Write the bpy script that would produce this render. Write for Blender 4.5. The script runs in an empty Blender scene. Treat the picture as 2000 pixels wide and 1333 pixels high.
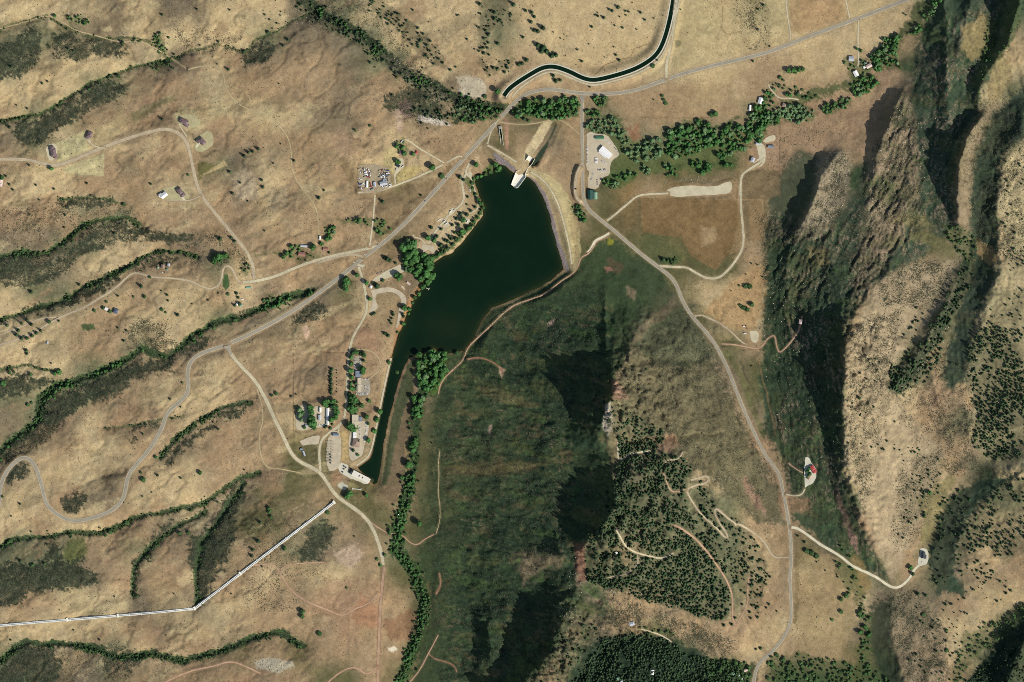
import bpy, math, random
import numpy as np
from mathutils import Vector
random.seed(7)
RNG = np.random.default_rng(11)
C = bpy.context.scene.collection
SC = bpy.context.scene
R = math.radians
S = 1.8                      # metres of ground for one step of the plan grid
def WX(x): return (x - 1000.0) * S
def WY(y): return (666.5 - y) * S

# ------------------------------------------------------------------ camera, sky, sun, exposure
cam_d = bpy.data.cameras.new('camera')
cam_d.sensor_width = 36.0
cam_d.lens = 400.0
cam_d.clip_start = 500.0
cam_d.clip_end = 80000.0
cam = bpy.data.objects.new('camera', cam_d)
cam.location = (0, 0, 40000.0)
C.objects.link(cam)
SC.camera = cam
SUN_EL, SUN_AZ = 38.0, 125.0
world = bpy.data.worlds.new('World')
SC.world = world
world.use_nodes = True
wn = world.node_tree.nodes
wl = world.node_tree.links
bg = wn.get('Background') or wn.new('ShaderNodeBackground')
sky = wn.new('ShaderNodeTexSky')
sky.sky_type = 'NISHITA'
sky.sun_disc = False
sky.sun_elevation = R(SUN_EL)
sky.sun_rotation = R(SUN_AZ)
wl.new(sky.outputs[0], bg.inputs[0])
bg.inputs[1].default_value = 0.105
sun_d = bpy.data.lights.new('sun', 'SUN')
sun_d.energy = 4.75
sun_d.angle = R(0.5)
sun_d.color = (1.0, 0.97, 0.91)
sun = bpy.data.objects.new('sun', sun_d)
sv = Vector((math.cos(R(SUN_EL)) * math.sin(R(SUN_AZ)), math.cos(R(SUN_EL)) * math.cos(R(SUN_AZ)), math.sin(R(SUN_EL))))
sun.rotation_euler = sv.to_track_quat('Z', 'Y').to_euler()
sun.location = (3000, -2000, 3000)
C.objects.link(sun)
SC.view_settings.view_transform = 'Standard'
SC.view_settings.look = 'None'
SC.view_settings.gamma = 1.0
SC.view_settings.use_curve_mapping = False
SC.view_settings.exposure = 0.0
SC.cycles.filter_width = 0.9
SC.cycles.use_denoising = False

# ------------------------------------------------------------------ fields on the plan grid
STEP = 2.2
gx = np.arange(-120, 2121, STEP)
gy = np.arange(-120, 1454, STEP)
NX, NY = len(gx), len(gy)
X, Y = np.meshgrid(gx, gy)
X = X.astype(np.float64); Y = Y.astype(np.float64)
LAT = [np.random.default_rng(100 + i).random((256, 256)) for i in range(8)]
def vn(x, y, seed):
    L = LAT[seed % 8]
    ox = seed * 17.31; oy = seed * 9.77
    x = x + ox; y = y + oy
    xi = np.floor(x).astype(np.int64); yi = np.floor(y).astype(np.int64)
    fx = x - xi; fy = y - yi
    fx = fx * fx * (3 - 2 * fx); fy = fy * fy * (3 - 2 * fy)
    x0 = xi & 255; x1 = (xi + 1) & 255; y0 = yi & 255; y1 = (yi + 1) & 255
    a = L[y0, x0]; b = L[y0, x1]; c = L[y1, x0]; d = L[y1, x1]
    return (a + (b - a) * fx) * (1 - fy) + (c + (d - c) * fx) * fy
def fbm(x, y, sc, octv=4, seed=1, gain=0.5, rot=0.0, stretch=1.0):
    """noise in -1..1; 'rot' (deg) turns the long axis, 'stretch' lengthens features along it"""
    c, s = math.cos(R(rot)), math.sin(R(rot))
    u = (x * c + y * s) / (sc * stretch); v = (-x * s + y * c) / sc
    t = 0; a = 1; n = 0
    for i in range(octv):
        t = t + a * vn(u, v, seed + i * 3)
        n += a; a *= gain; u = u * 2.03 + 5.1; v = v * 2.03 + 1.7
    return t / n * 2 - 1
def sstep(a, b, t):
    t = np.clip((t - a) / (b - a), 0, 1)
    return t * t * (3 - 2 * t)
def interp_map(M, dx, dy, x0, y0, x, y):
    h, w = M.shape[:2]
    u = np.clip((x - x0) / dx, 0, w - 1.001); v = np.clip((y - y0) / dy, 0, h - 1.001)
    xi = u.astype(int); yi = v.astype(int)
    fx = u - xi; fy = v - yi
    fx = fx * fx * (3 - 2 * fx) * 0.5 + fx * 0.5; fy = fy * fy * (3 - 2 * fy) * 0.5 + fy * 0.5
    if M.ndim == 3: fx = fx[..., None]; fy = fy[..., None]
    return (M[yi, xi] * (1 - fx) + M[yi, xi + 1] * fx) * (1 - fy) + (M[yi + 1, xi] * (1 - fx) + M[yi + 1, xi + 1] * fx) * fy
WARPX = fbm(X, Y, 26, 4, 3) ; WARPY = fbm(X, Y, 26, 4, 9)
FN = fbm(X, Y, 9, 3, 21)           # fine noise used in many masks
MN = fbm(X, Y, 45, 4, 27)
FN2 = fbm(X, Y, 8, 3, 24)
GR = fbm(X, Y, 2.7, 2, 39)
EDG = .75 * FN + .9 * GR
def box(x0, x1, y0, y1):
    i0 = max(0, int((x0 - gx[0]) / STEP)); i1 = min(NX, int((x1 - gx[0]) / STEP) + 2)
    j0 = max(0, int((y0 - gy[0]) / STEP)); j1 = min(NY, int((y1 - gy[0]) / STEP) + 2)
    return slice(j0, max(j0, j1)), slice(i0, max(i0, i1))
def pip(px, py, pts):
    ins = np.zeros(px.shape, bool)
    n = len(pts)
    for i in range(n):
        x0, y0 = pts[i]; x1, y1 = pts[(i + 1) % n]
        if y0 == y1: continue
        c = ((y0 > py) != (y1 > py)) & (px < (x1 - x0) * (py - y0) / (y1 - y0) + x0)
        ins ^= c
    return ins
def segd(px, py, a, b):
    dx, dy = b[0] - a[0], b[1] - a[1]
    L = dx * dx + dy * dy + 1e-9
    t = np.clip(((px - a[0]) * dx + (py - a[1]) * dy) / L, 0, 1)
    qx = px - a[0] - t * dx; qy = py - a[1] - t * dy
    return np.sqrt(qx * qx + qy * qy), t, (dx * (py - a[1]) - dy * (px - a[0]))
def polysd(pts, m=20, warp=0.0):
    """signed distance (negative inside) on a window; returns slices, sd"""
    xs = [p[0] for p in pts]; ys = [p[1] for p in pts]
    sl = box(min(xs) - m, max(xs) + m, min(ys) - m, max(ys) + m)
    px, py = X[sl], Y[sl]
    if warp: px = px + warp * WARPX[sl]; py = py + warp * WARPY[sl]
    d = np.full(px.shape, 1e9)
    n = len(pts)
    for i in range(n):
        d = np.minimum(d, segd(px, py, pts[i], pts[(i + 1) % n])[0])
    d[pip(px, py, pts)] *= -1
    return sl, d
def linefield(pts, m, warp=0.0, vals=None):
    xs = [p[0] for p in pts]; ys = [p[1] for p in pts]
    sl = box(min(xs) - m, max(xs) + m, min(ys) - m, max(ys) + m)
    px, py = X[sl], Y[sl]
    if warp: px = px + warp * WARPX[sl] + warp * .55 * FN[sl]; py = py + warp * WARPY[sl] - warp * .55 * FN2[sl]
    D = np.full(px.shape, 1e9); V = np.zeros(px.shape); SG = np.ones(px.shape)
    if vals is None: vals = [0] * len(pts)
    for i in range(len(pts) - 1):
        d, t, cr = segd(px, py, pts[i], pts[i + 1])
        k = d < D
        D = np.where(k, d, D); V = np.where(k, vals[i] + (vals[i + 1] - vals[i]) * t, V); SG = np.where(k, np.sign(cr), SG)
    return sl, D, SG, V
def resample(pts, step=3.0, smooth=2):
    p = np.array([q[:2] for q in pts], float)
    for _ in range(smooth):                    # Chaikin
        q = [p[0]]
        for i in range(len(p) - 1):
            q.append(p[i] * .75 + p[i + 1] * .25); q.append(p[i] * .25 + p[i + 1] * .75)
        q.append(p[-1]); p = np.array(q)
    d = np.r_[0, np.cumsum(np.hypot(*np.diff(p, axis=0).T))]
    n = max(2, int(d[-1] / step) + 1)
    t = np.linspace(0, d[-1], n)
    return np.c_[np.interp(t, d, p[:, 0]), np.interp(t, d, p[:, 1])]
def ZC(ox, oy, pts, k=2.962):
    return [(ox + p[0] / k, oy + p[1] / k) + tuple(p[2:]) for p in pts]

# ------------------------------------------------------------------ height of the land (metres above the lake)
HM = np.array([[float(v) for v in r.split()] for r in '''
90 88 84 80 76 66 48 46 44 38 30 22 15 8 2 -5 -12 -18 -10 60 80
84 78 74 66 60 62 60 42 32 30 24 14 6 0 -8 -14 -20 -24 0 55 70
78 70 62 58 58 62 58 50 34 16 0 -8 -6 -6 -12 -18 -24 -26 20 50 70
72 66 62 60 58 56 52 44 32 16 -6 -10 -12 -18 -22 -24 -16 10 35 45 80
66 58 56 54 50 44 36 26 14 4 0 -6 -8 -8 -6 -10 0 40 40 40 85
60 50 50 50 46 38 24 12 8 4 4 4 4 0 0 5 25 45 40 40 80
58 54 52 50 44 32 24 12 6 4 8 22 34 16 8 10 40 70 50 45 85
60 60 52 50 46 38 28 14 5 10 34 70 104 60 24 20 55 90 60 60 90
58 56 60 58 50 42 28 10 4 22 56 100 140 110 56 30 60 95 65 65 90
66 68 64 62 54 44 30 12 4 28 70 120 160 136 92 44 60 80 60 55 80
74 76 74 68 60 52 42 22 5 30 76 124 150 140 100 54 58 70 55 50 70
84 82 80 74 68 66 56 34 8 30 84 134 146 130 96 55 55 60 55 70 90
90 90 86 82 76 70 62 42 12 34 90 140 120 108 80 50 52 55 55 70 60
90 92 94 92 88 80 72 48 16 30 90 160 130 90 60 40 40 45 50 50 40'''.strip().split('\n')])
H = interp_map(HM, 100, 100, 0, 0, X + 14 * WARPX, Y + 14 * WARPY)
WEST = sstep(1000, 700, X + 0.3 * (Y - 500))           # rolling grass hills
EAST = sstep(1480, 1560, X)
H += WEST * (10.5 * fbm(X, Y, 55, 5, 5, .5, -24, 2.6) + 2.5 * fbm(X, Y, 22, 4, 41, .5, -60, 1.6))
H += (1 - WEST) * 3.0 * fbm(X, Y, 60, 4, 15)
RILL = np.clip(1 - np.abs(fbm(X, Y, 46, 4, 35, .55, -38, 1.7)) * 6, 0, 1) ** 2 * sstep(-.1, .3, fbm(X, Y, 60, 2, 7) + .25)
RILL2 = np.clip(1 - np.abs(fbm(X, Y, 30, 4, 36, .55, 20, 1.7)) * 6, 0, 1) ** 2
H -= WEST * (3.6 * RILL + 1.6 * RILL2)
H -= sstep(1150, 1200, X) * sstep(1560, 1480, X) * sstep(560, 640, Y) * 5.0 * np.clip(1 - np.abs(fbm(X, Y, 34, 4, 37, .55, 62, 2.2)) * 4, 0, 1) ** 2
MID = sstep(820, 900, X) * sstep(1480, 1350, X) * sstep(560, 640, Y)
H += MID * (3.5 * fbm(X, Y, 26, 5, 33, .6, 8, 3.0))
def softpoly(pts, soft, warp=8):
    xs = [p[0] for p in pts]; ys = [p[1] for p in pts]
    sl = box(min(xs) - soft * 2, max(xs) + soft * 2, min(ys) - soft * 2, max(ys) + soft * 2)
    px, py = X[sl] + warp * WARPX[sl], Y[sl] + warp * WARPY[sl]
    d = np.full(px.shape, 1e9)
    for i in range(len(pts)):
        a, b = pts[i], pts[(i + 1) % len(pts)]
        dx, dy = b[0] - a[0], b[1] - a[1]
        t = np.clip(((px - a[0]) * dx + (py - a[1]) * dy) / (dx * dx + dy * dy), 0, 1)
        d = np.minimum(d, np.hypot(px - a[0] - t * dx, py - a[1] - t * dy))
    ins = np.zeros(px.shape, bool)
    for i in range(len(pts)):
        x0, y0 = pts[i]; x1, y1 = pts[(i + 1) % len(pts)]
        if y0 != y1: ins ^= ((y0 > py) != (y1 > py)) & (px < (x1 - x0) * (py - y0) / (y1 - y0) + x0)
    d[ins] *= -1
    M_ = np.zeros_like(X); M_[sl] = sstep(soft, -soft, d)
    return M_
STRATA = np.maximum(softpoly([(1490,400),(1560,430),(1640,440),(1720,300),(1765,180),(1800,250),(1830,470),(1760,520),(1690,590),(1640,620),(1640,980),(1740,1140),(1690,1120),(1600,1060),(1520,900),(1490,640)], 14),
    softpoly([(1800,60),(1900,10),(1960,0),(1960,120),(1900,200),(1880,330),(1850,460),(1790,440),(1770,200)], 14) * .8)
BAND2 = softpoly([(1925,235),(2010,200),(1960,300),(1945,400),(1950,480),(1940,560),(1900,640),(1885,720),(1850,760),(1840,700),(1880,560),(1895,480),(1880,380)], 8)
def ridged(sc, seed, rot, st, octv=4):
    n1 = 1 - np.abs(fbm(X + 6 * WARPX, Y + 6 * WARPY, sc, octv, seed, .55, rot, st)) * 3.2
    return np.clip(n1, -.6, 1)
UPM = sstep(640, 560, Y)
RDG = ridged(15, 51, -62, 3.2) * UPM + ridged(12, 54, 84, 5.0) * (1 - UPM)
RDG2 = ridged(6.5, 58, -66, 4.0, 3) * UPM + ridged(6, 59, 84, 6.0, 3) * (1 - UPM)
AMPS = .28 + .9 * np.maximum(softpoly([(1690,300),(1770,190),(1785,260),(1800,400),(1760,500),(1690,580),(1640,620),(1650,540),(1700,450)], 14), .8 * softpoly([(1500,440),(1560,440),(1640,430),(1620,620),(1500,640)], 16))
H += STRATA * AMPS * (5.5 * RDG + 3.4 * RDG2)
RDM = ridged(16, 60, 10, 3.0); RDM2 = ridged(6.5, 62, 6, 4.0, 3)
H += BAND2 * 2.4 * fbm(X, Y, 5.5, 3, 52, .55, 86, 10.0)
H += EAST * (3.5 * fbm(X, Y, 55, 4, 53))
NE = sstep(1780, 1840, X - 0.25 * (120 - Y)) * sstep(520, 440, Y)
H += NE * 7.0 * fbm(X, Y, 20, 4, 57, .5, 72, 3.0)

H += MID * (X < 1200) * (3.4 * RDM + 1.3 * RDM2) * sstep(600, 760, Y)
H += MID * (X >= 1200) * (1.6 * ridged(20, 63, 62, 2.4))
def ridge(pts, wl_, wr_, m=260, jag=.22, pw=1.25, warp=3.0, flip=False):
    """pts: (x, y, height); steep scarp on the west, dip slope on the east (lines run north to south)"""
    hv = [p[2] for p in pts]
    sl, D, SG, V = linefield([p[:2] for p in pts], m, warp, hv)
    n = fbm(X[sl], Y[sl], 14, 4, 61)
    V = V * (1 + jag * 1.3 * n + .10 * fbm(X[sl], Y[sl], 5, 2, 64))
    west = V * np.clip(1 - D / wl_, 0, 1) ** pw
    east = V * np.exp(-(D / wr_) ** 1.15) * np.clip((m - D) / 40, 0, 1)
    if flip: west, east = V * np.exp(-(D / wr_) ** 1.15), V * np.clip(1 - D / wl_, 0, 1) ** pw
    H[sl] += np.where(SG > 0, west, east)

RIDGES = [
 # the big mountain south of the lake
 ([(1187,690,0),(1196,715,36),(1198,740,84),(1190,775,116),(1177,812,124),(1167,845,48),(1172,880,10),(1186,910,20),(1202,945,74),(1196,990,112),(1165,1042,112),(1130,1075,50),(1126,1110,32),(1124,1150,36),(1106,1195,66),(1088,1235,90),(1066,1280,92),(1040,1315,80),(1000,1365,90),(980,1420,60)], 62, 120),
 ([(1183,560,0),(1183,600,9),(1184,650,12),(1184,700,8),(1186,740,0)], 9, 5),
 ([(1262,590,0),(1254,620,26),(1240,650,34),(1226,690,28),(1205,730,6)], 40, 46),
 ([(935,1185,0),(950,1215,26),(958,1250,34),(955,1290,28),(945,1320,6)], 32, 30),
 ([(1040,1060,0),(1075,1085,18),(1100,1080,18),(1110,1075,0)], 30, 40),
 # hogback, east side of the main valley
 ([(1760,480,0),(1735,530,10),(1700,570,18),(1668,610,46),(1655,650,76),(1647,700,84),(1643,760,80),(1643,830,56),(1650,900,34),(1664,960,30),(1680,1008,36),(1700,1050,24),(1730,1110,16),(1745,1140,8),(1742,1170,14),(1739,1205,22),(1745,1260,24),(1765,1330,30),(1790,1440,20)], 40, 110),
 # ridge with the deep shade at its left, upper right
 ([(1930,215,0),(1908,235,50),(1888,270,80),(1874,310,88),(1868,350,82),(1867,390,60),(1870,430,34),(1885,470,0)], 20, 30),
 # tree lined crest at the right edge
 ([(2060,235,14),(2000,262,19),(1972,285,21),(1955,315,22),(1946,360,22),(1945,420,20),(1950,470,14),(1957,500,10),(1955,520,19),(1938,560,24),(1922,600,24),(1906,645,22),(1893,690,20),(1888,725,12),(1895,765,6),(1905,790,6),(1898,815,20),(1893,850,24),(1905,885,10),(1925,905,0)], 64, 150, 260, .1, 1.0),
 ([(1885,500,0),(1872,535,16),(1850,590,24),(1815,650,28),(1785,705,26),(1755,750,18),(1735,775,0)], 26, 26),
 ([(1815,690,0),(1818,740,10),(1830,790,14),(1855,815,0)], 14, 26),
 # small hogbacks above
 ([(1772,160,0),(1762,182,18),(1745,222,34),(1724,270,38),(1712,305,34),(1705,345,20),(1700,375,0)], 24, 34),
 ([(1652,290,0),(1628,312,34),(1607,342,44),(1592,385,46),(1570,430,40),(1548,470,18),(1543,500,0)], 28, 30),
 ([(2010,-60,80),(1990,0,88),(1976,45,84),(1968,85,56),(1948,115,38),(1922,148,40),(1910,180,40),(1908,210,28),(1925,235,0)], 24, 36),
 ([(1905,-60,20),(1890,30,20),(1870,100,16),(1850,200,0)], 30, 20),
 # lower right
 ([(2060,895,36),(2000,925,38),(1955,948,36),(1915,985,34),(1882,1035,34),(1862,1080,34),(1862,1115,22),(1885,1150,8),(1900,1165,0)], 56, 110, 260, .15, 1.1),
 ([(2080,1190,60),(2010,1235,62),(1985,1275,62),(1970,1320,62),(1950,1400,60)], 60, 60),
 ([(1545,440,0),(1540,500,10),(1530,560,12),(1520,640,0)], 14, 20),
]
for r in RIDGES: ridge(*r)
FLANKS = [  # (line, height at the line, flank width west, width east)
 ([(1560,400,0),(1600,450,20),(1640,560,45),(1650,700,50),(1650,850,48),(1665,960,42),(1700,1060,20),(1735,1130,0)], 165, 25),
 ([(1830,-80,40),(1850,60,42),(1850,200,40),(1870,330,36),(1880,450,16),(1885,500,0)], 85, 20),
 ([(2010,180,16),(1985,270,24),(1955,330,26),(1945,430,26),(1955,520,24),(1925,610,24),(1895,700,18),(1880,760,10),(1890,850,20),(1905,890,0)], 66, 40),
 ([(2010,1180,0),(2010,1250,40),(1975,1333,40),(1960,1400,30)], 120, 40),
 ([(1250,560,0),(1200,640,26),(1195,740,20),(1185,900,10),(1190,1000,0)], 330, 40),
]
for p_, a_, b_ in FLANKS: ridge(p_, a_, b_, max(a_, 60) + 40, .1, 1.6, 6)
H += 0
# the dark wooded bowl at the bottom: land rises southward from the stream
sl, D, SG, V = linefield([(1120,1333),(1180,1262),(1240,1240),(1310,1248),(1370,1280),(1440,1292),(1500,1330)], 200, 3)
H[sl] += np.where((SG > 0), np.minimum(D, 110) * .75, 0) * sstep(1090, 1160, X[sl]) * sstep(1520, 1420, X[sl])

# gullies: steep, shaded bank on the south side of each line
STREAMS = {
 'a': [(-60,80),(0,62),(30,47),(95,32),(130,55),(180,75),(230,78),(290,80),(310,100),(340,118),(380,98),(430,85),(480,105),(500,80),(560,50),(620,20)],
 'b': [(-60,260),(0,240),(35,232),(80,222),(120,200),(165,170),(215,150),(255,132),(290,125),(335,117)],
 'c': [(560,-60),(590,0),(640,32),(700,62),(745,105),(800,148),(860,172),(900,195),(950,212),(990,216)],
 'e': [(-60,515),(0,500),(50,490),(90,495),(140,462),(162,440),(200,430),(250,428),(275,440)],
 'f': [(115,388),(180,384),(240,398)],
 'g': [(-40,640),(45,612),(110,592),(170,560),(220,535),(260,515),(300,492),(350,490),(385,500)],
 'h': [(-60,930),(0,882),(40,850),(75,820),(80,780),(110,755),(150,745),(200,725),(250,700),(280,680),(300,692),(330,700),(370,660),(420,630),(450,625),(500,608),(560,580),(610,570)],
 'i': [(312,892),(350,850),(400,815),(450,790),(490,785)],
 'j': [(-60,1085),(20,1058),(120,1042),(190,1040),(220,1035),(280,1005),(330,1000),(370,990),(400,985),(470,935),(505,925)],
 'k': [(262,1165),(265,1110),(290,1070),(340,1030),(400,1000)],
 'l': [(385,1180),(385,1120),(395,1060),(440,1000),(475,945)],
 'm': [(-60,1340),(25,1270),(50,1255),(150,1258),(200,1270),(230,1285),(300,1275),(360,1290),(430,1270),(490,1245),(550,1235),(590,1262)],
 'n': [(0,722),(60,715),(115,730)],
 'o': [(125,960),(190,932),(245,920)],
 'p': [(205,835),(260,832),(310,820),(360,812)],
}
for k, pts in STREAMS.items():
    sl, D, SG, V = linefield(pts, 90, 5)
    dep = {'c': 20, 'f': 9, 'n': 7, 'o': 9, 'p': 9, 'a': 8, 'i': 12}.get(k, 17)
    # lines run west to east, so SG>0 is the south bank
    if k in 'kl': SG = np.ones_like(SG)
    w = np.where(SG > 0, 26.0, 42.0)
    H[sl] -= dep * np.exp(-(D / w) ** 1.3) + dep * .35 * np.exp(-(D / 5.0) ** 2)

# the dam, its spillway cut and the lake bed
DAM = [(948,280),(985,302),(1030,330),(1062,352),(1085,385),(1100,430),(1112,480),(1118,530)]
sl, D, SG, V = linefield(DAM, 60)
H[sl] = np.maximum(H[sl], 8.0 - np.maximum(D - 4, 0) * S * .38)
LAKE = [(925,342),(945,338),(962,334),(972,322),(985,322),(1000,335),(1012,344),(1030,346),(1042,354),(1060,382),(1074,420),(1085,470),(1098,512),(1100,526),(1080,546),(1050,563),(1000,588),(960,603),(938,633),(926,660),(905,686),(872,692),(845,680),(825,692),(800,700),(790,716),(780,740),(770,780),(761,811),(753,850),(746,890),(742,925),(737,944),(728,948),(712,932),(696,912),(714,902),(722,895),(730,862),(738,820),(745,790),(755,740),(763,700),(775,660),(795,610),(818,572),(836,540),(846,515),(862,503),(882,495),(905,470),(928,442),(942,420),(945,403),(936,385),(928,362)]
sl, sd = polysd(LAKE, 40, 0)
sdn = sd + 1.2 * FN[sl] + 1.5 * fbm(X[sl], Y[sl], 22, 2, 71)
shore = np.where(sdn < 0, np.maximum(sdn * S * .32, -9.0), np.minimum(sdn * S * .28, 400))
k = sstep(26, 6, sdn)
H[sl] = np.where(sdn < 0, shore, H[sl] * (1 - k) + np.minimum(H[sl], shore + .3) * k)
lk = np.where((sdn > 0) & (H[sl] < .35), .35 + .02 * sdn, H[sl]); 
near = sdn < 12
H[sl] = np.where(near & (sdn > 0), np.maximum(H[sl], .3 + np.minimum(sdn, 4) * .3), H[sl])
LAKE_SL, LAKE_SD = sl, sdn
SPILL = ZC(920, 220, [(1385,170),(1400,210),(1330,360),(1262,470),(1248,560),(1160,720),(1070,860),(990,880),(960,850),(1040,740),(1130,600),(1220,500),(1290,380)], 8.33)
sl, sd = polysd(SPILL, 10)
H[sl] = np.where(sd < 1.5, np.minimum(H[sl], -8 - 9 * sstep(1.5, -2.5, sd)), H[sl])
sl, D, SG, V = linefield(ZC(920, 220, [(1370,150),(1250,330),(1120,540),(1010,680)], 8.33), 20)
H[sl] = np.maximum(H[sl], -5.5 - np.abs(D - 3) * .5)
sl, D, SG, V = linefield(ZC(920, 220, [(1400,180),(1300,420),(1230,600),(1060,870)], 8.33), 20)
H[sl] = np.where(D > 4, np.maximum(H[sl], -6.5 - np.abs(D - 9) * .5), H[sl])
# canal: cut into a contour bench
CANAL = [(1322,-60),(1315,0),(1308,40),(1297,80),(1284,106),(1262,124),(1230,140),(1172,156),(1152,157),(1135,152),(1112,140),(1083,130),(1060,132),(1035,146),(1008,163),(992,176),(984,188)]
cp = resample(CANAL, 6)
sl, D, SG, V = linefield([tuple(p) for p in cp], 30)
CANAL_Z = 12.0
k = sstep(26, 9, D)
H[sl] = H[sl] * (1 - k) + (CANAL_Z + 1.6) * k
H[sl] = np.where(D < 6.5, CANAL_Z + 1.6 - 4.5 * sstep(6.5, 3.5, D), H[sl])

# flat pads: lots, yards and fields that were graded
def Hs(x, y):
    u = np.clip((np.asarray(x, float) - gx[0]) / STEP, 0, NX - 1.001); v = np.clip((np.asarray(y, float) - gy[0]) / STEP, 0, NY - 1.001)
    i = u.astype(int); j = v.astype(int); fx = u - i; fy = v - j
    return (H[j, i] * (1 - fx) + H[j, i + 1] * fx) * (1 - fy) + (H[j + 1, i] * (1 - fx) + H[j + 1, i + 1] * fx) * fy
PADS = []   # name, polygon, material key, surface height
def pad(name, pts, mat, lift=.45, zfix=None, soft=6):
    sl, sd = polysd(pts, 12)
    ins = sd < 0
    z = float(np.mean(H[sl][ins])) if zfix is None else zfix
    k = sstep(soft + 2, 2, sd)
    H[sl] = H[sl] * (1 - k) + z * k
    PADS.append((name, pts, mat, z + lift))
# ------------------------------------------------------------------ pads (graded lots)
pad('parking_lot', [(1146,262),(1155,257),(1166,262),(1181,262),(1190,268),(1211,299),(1208,306),(1197,312),(1193,318),(1192,323),(1191,343),(1179,345),(1172,356),(1168,370),(1146,369),(1147,352),(1152,335),(1144,331),(1143,322),(1146,320)], 'lot')
pad('gravel_yard', [(649,840),(666,843),(666,904),(657,919),(638,920),(638,862)], 'lot')
pad('paved_deck', [(666,903),(682,909),(678,919),(688,921),(724,938),(718,948),(692,937),(681,934),(658,918)], 'concrete')
pad('gravel_yard', [(586,862),(605,853),(626,850),(624,859),(622,869),(606,868),(590,872)], 'lot')
pad('gravel_yard', [(578,812),(584,792),(600,792),(612,800),(617,792),(632,795),(652,797),(654,815),(644,824),(636,833),(620,836),(604,838),(592,842),(577,838)], 'lot')
pad('parking_lot', [(691,697),(707,695),(706,724),(691,725)], 'tarmac')
pad('parking_lot', [(694,737),(705,737),(706,741),(722,738),(724,768),(717,773),(695,773)], 'tarmac')
pad('parking_lot', [(700,824),(713,822),(722,826),(718,855),(712,866),(709,888),(702,894),(684,904),(680,870),(684,842),(688,840),(700,840)], 'lot')
pad('gravel_yard', [(760,352),(770,345),(777,318),(774,312),(782,308),(789,312),(788,328),(775,340),(772,348),(774,360),(765,368),(757,366)], 'palelot')
pad('gravel_yard', [(700,324),(726,320),(742,324),(762,330),(764,366),(745,374),(730,378),(700,376)], 'yard', .35)
pad('house_yard', [(98,283),(110,281),(114,296),(112,306),(104,316),(96,312),(92,300),(92,288)], 'palelot', .35)
pad('house_yard', [(385,270),(412,252),(421,280),(400,298),(380,296)], 'palegrass', .35)
pad('house_yard', [(314,372),(345,362),(362,370),(375,388),(350,393),(322,392)], 'palegrass', .35)
pad('house_yard', [(344,228),(378,222),(396,244),(378,252),(350,246)], 'palegrass', .35)
pad('gravel_pad', [(1797,1071),(1812,1071),(1812,1100),(1800,1105),(1792,1106),(1792,1092)], 'concrete')
pad('gravel_pad', [(1572,893),(1579,893),(1583,904),(1591,912),(1594,925),(1592,935),(1586,944),(1576,949),(1570,954),(1571,940),(1569,920),(1571,908)], 'concrete')
pad('gravel_pad', [(1464,648),(1477,646),(1482,652),(1480,668),(1472,671),(1466,664)], 'palelot')
pad('gravel_yard', [(1476,281),(1490,280),(1496,290),(1496,310),(1492,322),(1476,330),(1466,330),(1470,318),(1484,310),(1480,296)], 'palelot')
pad('riding_arena', [(1490,276),(1498,268),(1508,264),(1515,266),(1514,274),(1506,278),(1494,279)], 'palelot')
pad('gravel_strip', [(1303,372),(1312,366),(1345,362),(1396,366),(1418,356),(1429,354),(1430,374),(1414,380),(1352,383),(1312,386)], 'palelot')
pad('boat_ramp', [(784,558),(790,560),(797,598),(786,612),(777,642),(773,642),(780,600),(784,590)], 'lot', .4)
pad('parking_lot', ZC(700,480,[(330,610),(480,600),(600,650),(690,740),(700,850),(620,860),(620,770),(560,700),(450,665),(330,690),(250,700),(250,800),(290,900),(210,960),(130,960),(200,870),(205,720),(170,640),(240,640)],7.4), 'lot', .4)
pad('camp_road', ZC(720,320,[(590,870),(680,890),(720,900),(710,970),(690,970),(660,930),(600,960),(560,930)],5.55), 'lot', .4)

pad('road_junction', [(694,523),(706,508),(714,512),(708,526),(709,542),(704,544),(701,530)], 'tarmac', .5, None, 4)
pad('road_junction', [(1126,183),(1149,184),(1141,191),(1139,204),(1135,204),(1133,191)], 'asphalt', .75, None, 4)
pad('road_junction', [(436,678),(452,673),(451,683),(455,694),(449,694),(444,684)], 'tarmac', .5, None, 4)
pad('camp_pad', ZC(720,320,[(790,590),(870,600),(870,690),(820,700),(780,640)],5.55), 'palelot', .3, None, 4)
pad('camp_pad', ZC(720,320,[(880,490),(920,480),(950,500),(900,560),(860,570)],5.55), 'palelot', .3, None, 4)
pad('camp_pad', ZC(720,320,[(1030,590),(1090,590),(1110,640),(1050,660)],5.55), 'palelot', .3, None, 4)
pad('camp_pad', ZC(720,320,[(1060,60),(1110,80),(1130,140),(1080,150),(1040,110)],5.55), 'palelot', .3, None, 4)
pad('camp_pad', ZC(720,320,[(340,1090),(400,1160),(330,1200),(180,1250),(60,1290),(40,1250),(180,1170),(280,1120)],5.55), 'palelot', .3, None, 4)
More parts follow.
